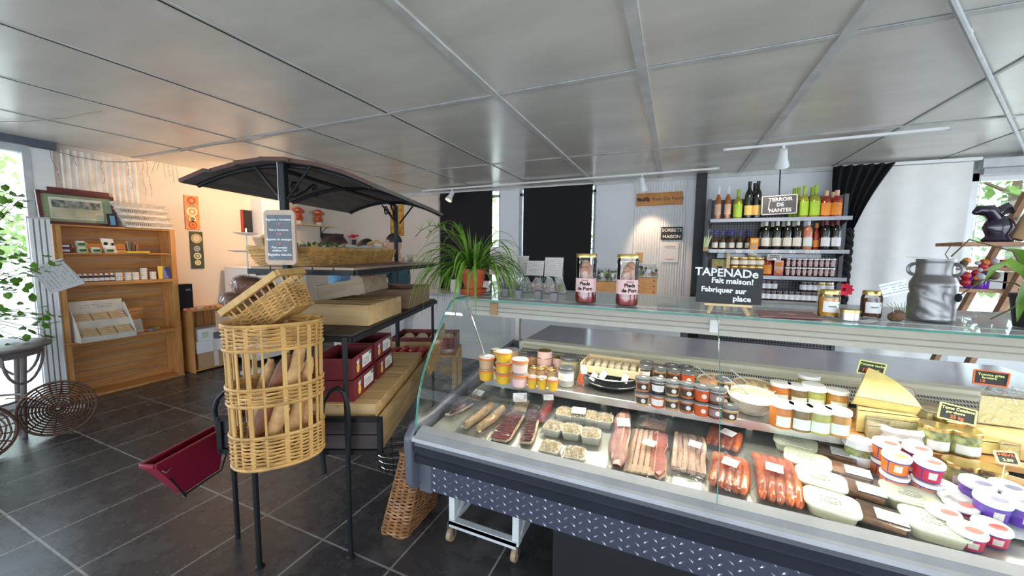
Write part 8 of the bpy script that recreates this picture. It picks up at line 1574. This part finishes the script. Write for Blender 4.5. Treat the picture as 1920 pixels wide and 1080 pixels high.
for z in zsh: xx = d0.x+(z-d0.z)*sl.x/sl.z-ox; MB().bb((min(xx, lx0-ox)-.02, -.15, z-.025), (xx+.75, .15, z), lw).build('shelf_board', t, smooth=False)
def atl(px, z, Y=LYs-.05): return (AY(px, 480, Y).x, Y, z+.001)
t = thing('dark_bust', 'glossy black torso bust on the top board of the ladder shelf', 'sculpture', atl(1866, zsh[0])); mb = MB(); bm_ = M('black_glaze', (0.02, 0.012, 0.03), .15, coat=.6); mb.lathe([(.0001, 0), (.09, 0), (.10, .02), (.075, .06), (.10, .13), (.085, .19), (.05, .23), (.0001, .25)], bm_, 20, cap=False, sx=1.15, sy=.8); mb.build('torso', t); mb = MB(); mb.tube([(-.02, 0, .20), (-.09, -.01, .29), (-.17, -.02, .29), (-.20, -.02, .265)], [.05, .06, .045, .02], bm_, 10); mb.tube([(-.05, 0, .25), (.05, .02, .31), (.10, .02, .27)], [.05, .05, .02], bm_, 10); mb.build('arms', t); t.scale = (.72, .72, .78)
t = thing('brown_sculpture', 'brown and dark carved sculpture leaning at the right end of the ladder shelf top', 'sculpture', atl(1932, zsh[0])); mb = MB(); mb.tube([(-.08, 0, .02), (-.02, 0, .16), (.06, 0, .28), (.14, 0, .33)], [.035, .05, .06, .05], 'card', 12); mb.build('carved_body', t); MB().tube([(-.01, -.02, .20), (.03, -.03, .28)], [.055, .05], 'velvet', 12).build('dark_band', t)
t = thing('purple_bottle', 'bright violet glass bottle on the ladder shelf', 'bottle', atl(1836, zsh[2])); vg = M('violet_glass', (0.22, 0.03, 0.75), .1, var=.2, coat=.6, trans=.4); MB().lathe([(.0001, 0), (.07, 0), (.075, .01), (.07, .10), (.055, .13), (.03, .145), (.03, .17), (.036, .172), (.036, .18)], vg, 20).build('bottle_glass', t); MB().lathe([(.025, .18), (.025, .2), (.0001, .2)], 'silver', 12, cap=False).build('stopper', t); t.scale = (.8, .8, .8)
rn = random.Random(19)
for i, (px, c, zz, lab) in enumerate(((1860, (0.80, 0.25, 0.04), 1, 'orange candle lying on the second ladder shelf board'), (1872, (0.70, 0.02, 0.10), 1, 'crimson candle lying beside the orange one'))): t = thing('candle', lab, 'candle', atl(px, zsh[zz])); MB().cyl((-.05, 0, .028), (.05, 0, .028), .027, col('candle_%d' % i, c, .4), 16).build('wax', t); MB().cyl((.05, 0, .028), (.062, 0, .03), .002, 'ink', 5).build('wick', t)
t = thing('flower_garland', 'garland of red, grey and orange ornaments hung at the left end of the ladder shelf', 'garland', (AY(1800, 490, LYs-.24).x, LYs-.24, lz1-.03)); mb = MB(); cs = [col('bauble_red', (0.45, 0.02, 0.03), .3), col('bauble_grey', (0.42, 0.40, 0.40), .3), col('bauble_orange', (0.80, 0.22, 0.04), .3), 'stem']
for k in range(24): mb.sphere((rn.uniform(-.13, .20), rn.uniform(-.03, .03), -.10-rn.random()*.17), rn.uniform(.015, .032), cs[k % 4], 8)
mb.build('ornaments', t); MB().tube([(-.05, 0, .02), (-.08, 0, -.06), (-.02, 0, -.16)], .003, 'stem', 5).build('cord', t)
for k, (px, c) in enumerate(((1868, 'cardw'), (1892, 'card'), (1916, 'pink'))): carton('gift_carton', 'small %s carton on the lower ladder shelf board' % ('white', 'kraft', 'pink')[k], atl(px, zsh[2]), (.085, .10, .12), c)
# ------------------------------------------------------------------ wicker hamper at the counter end
hp = thing('wicker_hamper', 'tall tapered brown wicker hamper on the floor at the end of the counter', 'hamper', (-1.355, 1.66, .002), 0.05); mb = MB(); HZ = .47
def hring(t_):
    P_ = rrect(.165, .32, .025, 3); n = len(P_); L = [math.dist(P_[i], P_[(i+1) % n]) for i in range(n)]; s_ = t_*sum(L)
    for i in range(n):
        if s_ <= L[i] or i == n-1: k = s_/max(L[i], 1e-9); a, b = P_[i], P_[(i+1) % n]; d = Vector((b[0]-a[0], b[1]-a[1], 0)).normalized(); return (a[0]+(b[0]-a[0])*k, a[1]+(b[1]-a[1])*k), Vector((d.y, -d.x, 0))
        s_ -= L[i]
rn = random.Random(41); tmp = MB(); weave(tmp, hring, 0, HZ, 46, .0055, 'wickerd', amp=.005, nst=22, rn=rn)
tmp.v = [Vector((p.x*(1-.22*p.z/HZ)+.11*p.z/HZ, p.y*(1-.12*p.z/HZ), p.z)) for p in tmp.v]; tmp.build('woven_wall', hp); mb = MB()
for i in range(22): (x, y), n = hring((i+.5)/22); mb.tube([(x, y, 0), (x*.78+.11, y*.88, HZ)], .005, 'wickerd', 5)
mb.build('stakes', hp); mb = MB(); mb.T = Matrix.Translation((.11, 0, HZ)); mb.rbox((0, 0, .008), (.15, .30, .018), .025, 'wickerd'); mb.build('lid', hp)
mb = MB(); mb.bb((-.075, -.15, 0), (.075, .15, .008), 'wickerd'); mb.build('hamper_floor', hp)
t = thing('wire_basket', 'black and silver wire basket lying on the floor under the fruit trough', 'basket', (-1.75, 2.02, .002), .4); mb = MB()
for k in range(7): mb.tube([(.16*cos(a/12*2*PI)*(.7+.05*k), .12*sin(a/12*2*PI)*(.7+.05*k), .02+.025*k) for a in range(24)][:12], .0035, 'silver' if k % 2 else 'iron', 5, closed=True)
for a in range(12): mb.tube([(.11*cos(a/12*2*PI), .085*sin(a/12*2*PI), .004), (.16*cos(a/12*2*PI), .12*sin(a/12*2*PI), .18)], .003, 'iron', 4)
mb.build('wires', t)
# ------------------------------------------------------------------ people behind the stall
skin = M('skin', (0.55, 0.30, 0.20), .5, var=.06)
def skinned(name, J, E, m, parent, sub=2, root=0):
    names = list(J); me = bpy.data.meshes.new(name); me.from_pydata([J[n][0] for n in names], [(names.index(a), names.index(b)) for a, b in E], []); o = bpy.data.objects.new(name, me); COL.objects.link(o); o.parent = parent; me.materials.append(m if not isinstance(m, str) else K[m])
    sk = o.modifiers.new('skin', 'SKIN'); sk.use_smooth_shade = True
    for i, n in enumerate(names): r = J[n][1]; me.skin_vertices[0].data[i].radius = r if isinstance(r, tuple) else (r, r)
    me.skin_vertices[0].data[root].use_root = True; s_ = o.modifiers.new('round', 'SUBSURF'); s_.levels = sub; s_.render_levels = sub; return o
def person(label, loc, rz, H, shirt, trousers, hairm, hair, arms, lean=0.0, build=1.0, shoes='black'):
    k = H/1.75; t = thing('person', label, 'person', loc, rz); V = lambda x, y, z: (x*k, y*k+lean*max(0, z-.9)*k, z*k); b = build
    J = {'pelvis': (V(0, 0, .95), (.15*k*b, .105*k*b)), 'waist': (V(0, 0, 1.10), (.135*k*b, .095*k*b)), 'chest': (V(0, .0, 1.30), (.155*k*b, .105*k*b)), 'neck0': (V(0, .01, 1.46), (.07*k, .065*k)), 'neck': (V(0, .0, 1.53), .052*k), 'head0': (V(0, -.01, 1.59), .072*k)}
    E = [('pelvis', 'waist'), ('waist', 'chest'), ('chest', 'neck0'), ('neck0', 'neck'), ('neck', 'head0')]
    JS = {n: (p, tuple(x*1.08 for x in r) if isinstance(r, tuple) else r*1.08) for n, (p, r) in J.items() if n in ('pelvis', 'waist', 'chest', 'neck0')}; JS['neck0'] = (V(0, .01, 1.465), (.085*k, .075*k)); ES = [e for e in E if e[0] in JS and e[1] in JS]
    JT = {'pelvis': (V(0, 0, .97), (.155*k*b, .112*k*b))}; ET = []
    for s_, side in ((-1, 'l'), (1, 'r')):
        J['sh'+side] = (V(s_*.185*b, 0, 1.41), .058*k); (ex_, ey_, ez_), (wx, wy, wz) = arms[side]; J['el'+side] = (V(ex_, ey_, ez_), .042*k); J['wr'+side] = (V(wx, wy, wz), .029*k); e_, w_ = Vector((ex_, ey_, ez_)), Vector((wx, wy, wz)); dd = (w_-e_).normalized(); J['ha'+side] = (V(*(w_+dd*.06)), (.040*k, .020*k)); E += [('chest', 'sh'+side), ('sh'+side, 'el'+side), ('el'+side, 'wr'+side), ('wr'+side, 'ha'+side)]
        JS['sh'+side] = (J['sh'+side][0], .070*k); mid = Vector((s_*.185*b, 0, 1.41)).lerp(e_, .85); JS['sl'+side] = (V(*mid), .060*k); ES += [('chest', 'sh'+side), ('sh'+side, 'sl'+side)]
        J['hip'+side] = (V(s_*.09*b, 0, .88), .088*k*b); J['kn'+side] = (V(s_*.10*b, -.01, .50), .058*k); J['an'+side] = (V(s_*.10*b, .02, .09), .040*k); J['to'+side] = (V(s_*.11*b, -.15, .035), .034*k); E += [('pelvis', 'hip'+side), ('hip'+side, 'kn'+side), ('kn'+side, 'an'+side), ('an'+side, 'to'+side)]
        JT['hip'+side] = (V(s_*.09*b, 0, .88), .100*k*b); JT['kn'+side] = (V(s_*.10*b, -.01, .50), .074*k); JT['an'+side] = (V(s_*.10*b, .02, .10), .066*k); ET += [('pelvis', 'hip'+side), ('hip'+side, 'kn'+side), ('kn'+side, 'an'+side)]
        mb = MB(); hp_, hd = w_+dd*.10, dd; sx_, sy_ = perp(hd); mb.T = Matrix.Scale(k, 4)
        for f_ in range(4): q0_ = hp_+sx_*(.011*(f_-1.5)*1.5); ln = (.062, .072, .068, .052)[f_]; mb.tube([q0_-hd*.015, q0_+hd*ln*.5+sy_*.004, q0_+hd*ln*.85+sy_*.016, q0_+hd*ln+sy_*.024], [.0085, .008, .007, .005], skin, 7)
        tb_ = w_+dd*.045+sx_*.035*s_; mb.tube([tb_-sx_*.012*s_, tb_+dd*.025+sx_*.014*s_, tb_+dd*.05+sx_*.016*s_], [.011, .009, .006], skin, 7); mb.v = [Vector((p.x, p.y+lean*max(0, p.z/k-.9)*k, p.z)) for p in mb.v]; mb.build('fingers', t)
        mb = MB(); mb.T = Matrix.Scale(k, 4); mb.tube([(s_*.10*b, .06, .035), (s_*.105*b, -.02, .045), (s_*.11*b, -.12, .035), (s_*.112*b, -.19, .028)], [.03, .042, .042, .022], shoes, 10); mb.build('shoe', t)
    body = skinned('body', J, E, skin, t); skinned('shirt', JS, ES, shirt, t); skinned('trousers', JT, ET, trousers, t)
    hc = Vector(V(0, -.015, 1.655)); mb = MB()
    def hf(u, v):
        a = u*2*PI; p = (v-.5)*PI; x, y, z = cos(p)*cos(a), cos(p)*sin(a), sin(p); jaw = 1-.22*max(0, -z)**1.2; fy = -.012*max(0, -y)*max(0, -z+.2); return hc+Vector((x*.074*jaw, y*.095*(jaw if y < 0 else .95)+fy, z*.118))*k
    mb.grid(hf, 28, 20, skin); F = lambda x, y, z: hc+Vector((x, y, z))*k
    mb.tube([F(0, -.088, .018), F(0, -.104, -.012), F(0, -.115, -.028), F(0, -.098, -.036)], [.008*k, .011*k, .015*k, .008*k], skin, 8)
    for s_ in (-1, 1): mb.lathe([(.0001, -.006), (.019, -.004), (.023, .0), (.017, .006), (.0001, .004)], skin, 12, tuple(F(s_*.076, .008, -.008)), cap=False, R=Matrix.Rotation(PI/2, 3, 'Y') @ Matrix.Diagonal((1.5, .8, 1)).to_3x3())
    mb.build('head', t); mb = MB()
    for s_ in (-1, 1): mb.sphere(F(s_*.030, -.083, .012), .0115*k, 'paper', 8); mb.sphere(F(s_*.030, -.091, .012), .006*k, 'ink', 8); mb.tube([F(s_*.016, -.092, .032), F(s_*.034, -.092, .037), F(s_*.05, -.082, .031)], .0035*k, hairm, 5)
    mb.build('eyes', t); mb = MB(); mb.tube([F(-.026, -.084, -.060), F(-.01, -.093, -.057), F(.01, -.093, -.057), F(.026, -.084, -.060)], [.002, .006*k, .006*k, .002], col('lips', (0.42, 0.14, 0.11), .5), 6); mb.build('mouth', t)
    mb = MB(); rn = random.Random(int(H*100)); hx, hz, low = hair
    def hrf(u, v):
        a = u*2*PI; p = PI/2-v*(PI/2+low); x, y, z = cos(p)*cos(a), cos(p)*sin(a), sin(p); f = max(0, -y-.15); drop = 0 if z > .35 else f*1.6; q = 1+.03*sin(a*9+v*6)+.02*sin(a*17); return hc+Vector((x*.074*hx*q*(1-min(.6, drop*.8)), (y*.095*hx*q if y > 0 else y*.090*(1.06-drop*.9)), .012+max(z, .42*f if f > .25 else z)*.118*hz))*k
    mb.grid(hrf, 44, 16, hairm); mb.build('hair', t, ang=70); return t
hd1 = M('dark_auburn_hair', (0.035, 0.012, 0.008), .5, var=.4, vs=40, stretch=(1, 1, 6)); hd2 = M('dark_brown_hair', (0.018, 0.010, 0.008), .5, var=.4, vs=40, stretch=(1, 1, 6)); hd3 = M('short_black_hair', (0.02, 0.014, 0.012), .6, var=.4, vs=60)
beige = M('beige_trousers', (0.46, 0.40, 0.36), .85, var=.06); lightg = M('light_grey_trousers', (0.60, 0.60, 0.60), .85, var=.05); blouse = M('blue_blouse', (0.14, 0.26, 0.42), .8, var=.3, vs=18); brownt = M('plum_top', (0.13, 0.05, 0.06), .8); teal = M('dark_teal_tee', (0.03, 0.075, 0.085), .85, var=.2)
A0 = {'l': ((-.23, -.02, 1.14), (-.19, -.18, 1.02)), 'r': ((.23, -.02, 1.14), (.19, -.18, 1.02))}
def pat(px, d): v = place_at(px, 479); v = v*(d/v.dot(_f)); return Vector((v.x, v.y, 0))
p = pat(640, 3.75); person('woman with full dark auburn hair behind the stall, nearest the wall shelf', (p.x, p.y, 0), 2.2, 1.66, blouse, beige, hd1, (2.05, 1.2, .75), A0, .05)
p = pat(693, 5.15); person('person with dark brown hair behind the stall, between the woman and the man', (p.x, p.y, 0), 2.0, 1.69, brownt, beige, hd2, (1.5, 1.08, .7), A0, .05)
p = pat(752, 4.3); person('man with cropped hair in a dark teal tee reaching to his right behind the stall', (p.x, p.y, 0), -1.35, 1.73, teal, lightg, hd3, (1.06, 1.03, -.12), {'l': ((-.24, -.22, 1.18), (-.16, -.45, 1.10)), 'r': ((.25, -.20, 1.18), (.20, -.44, 1.12))}, -.10)
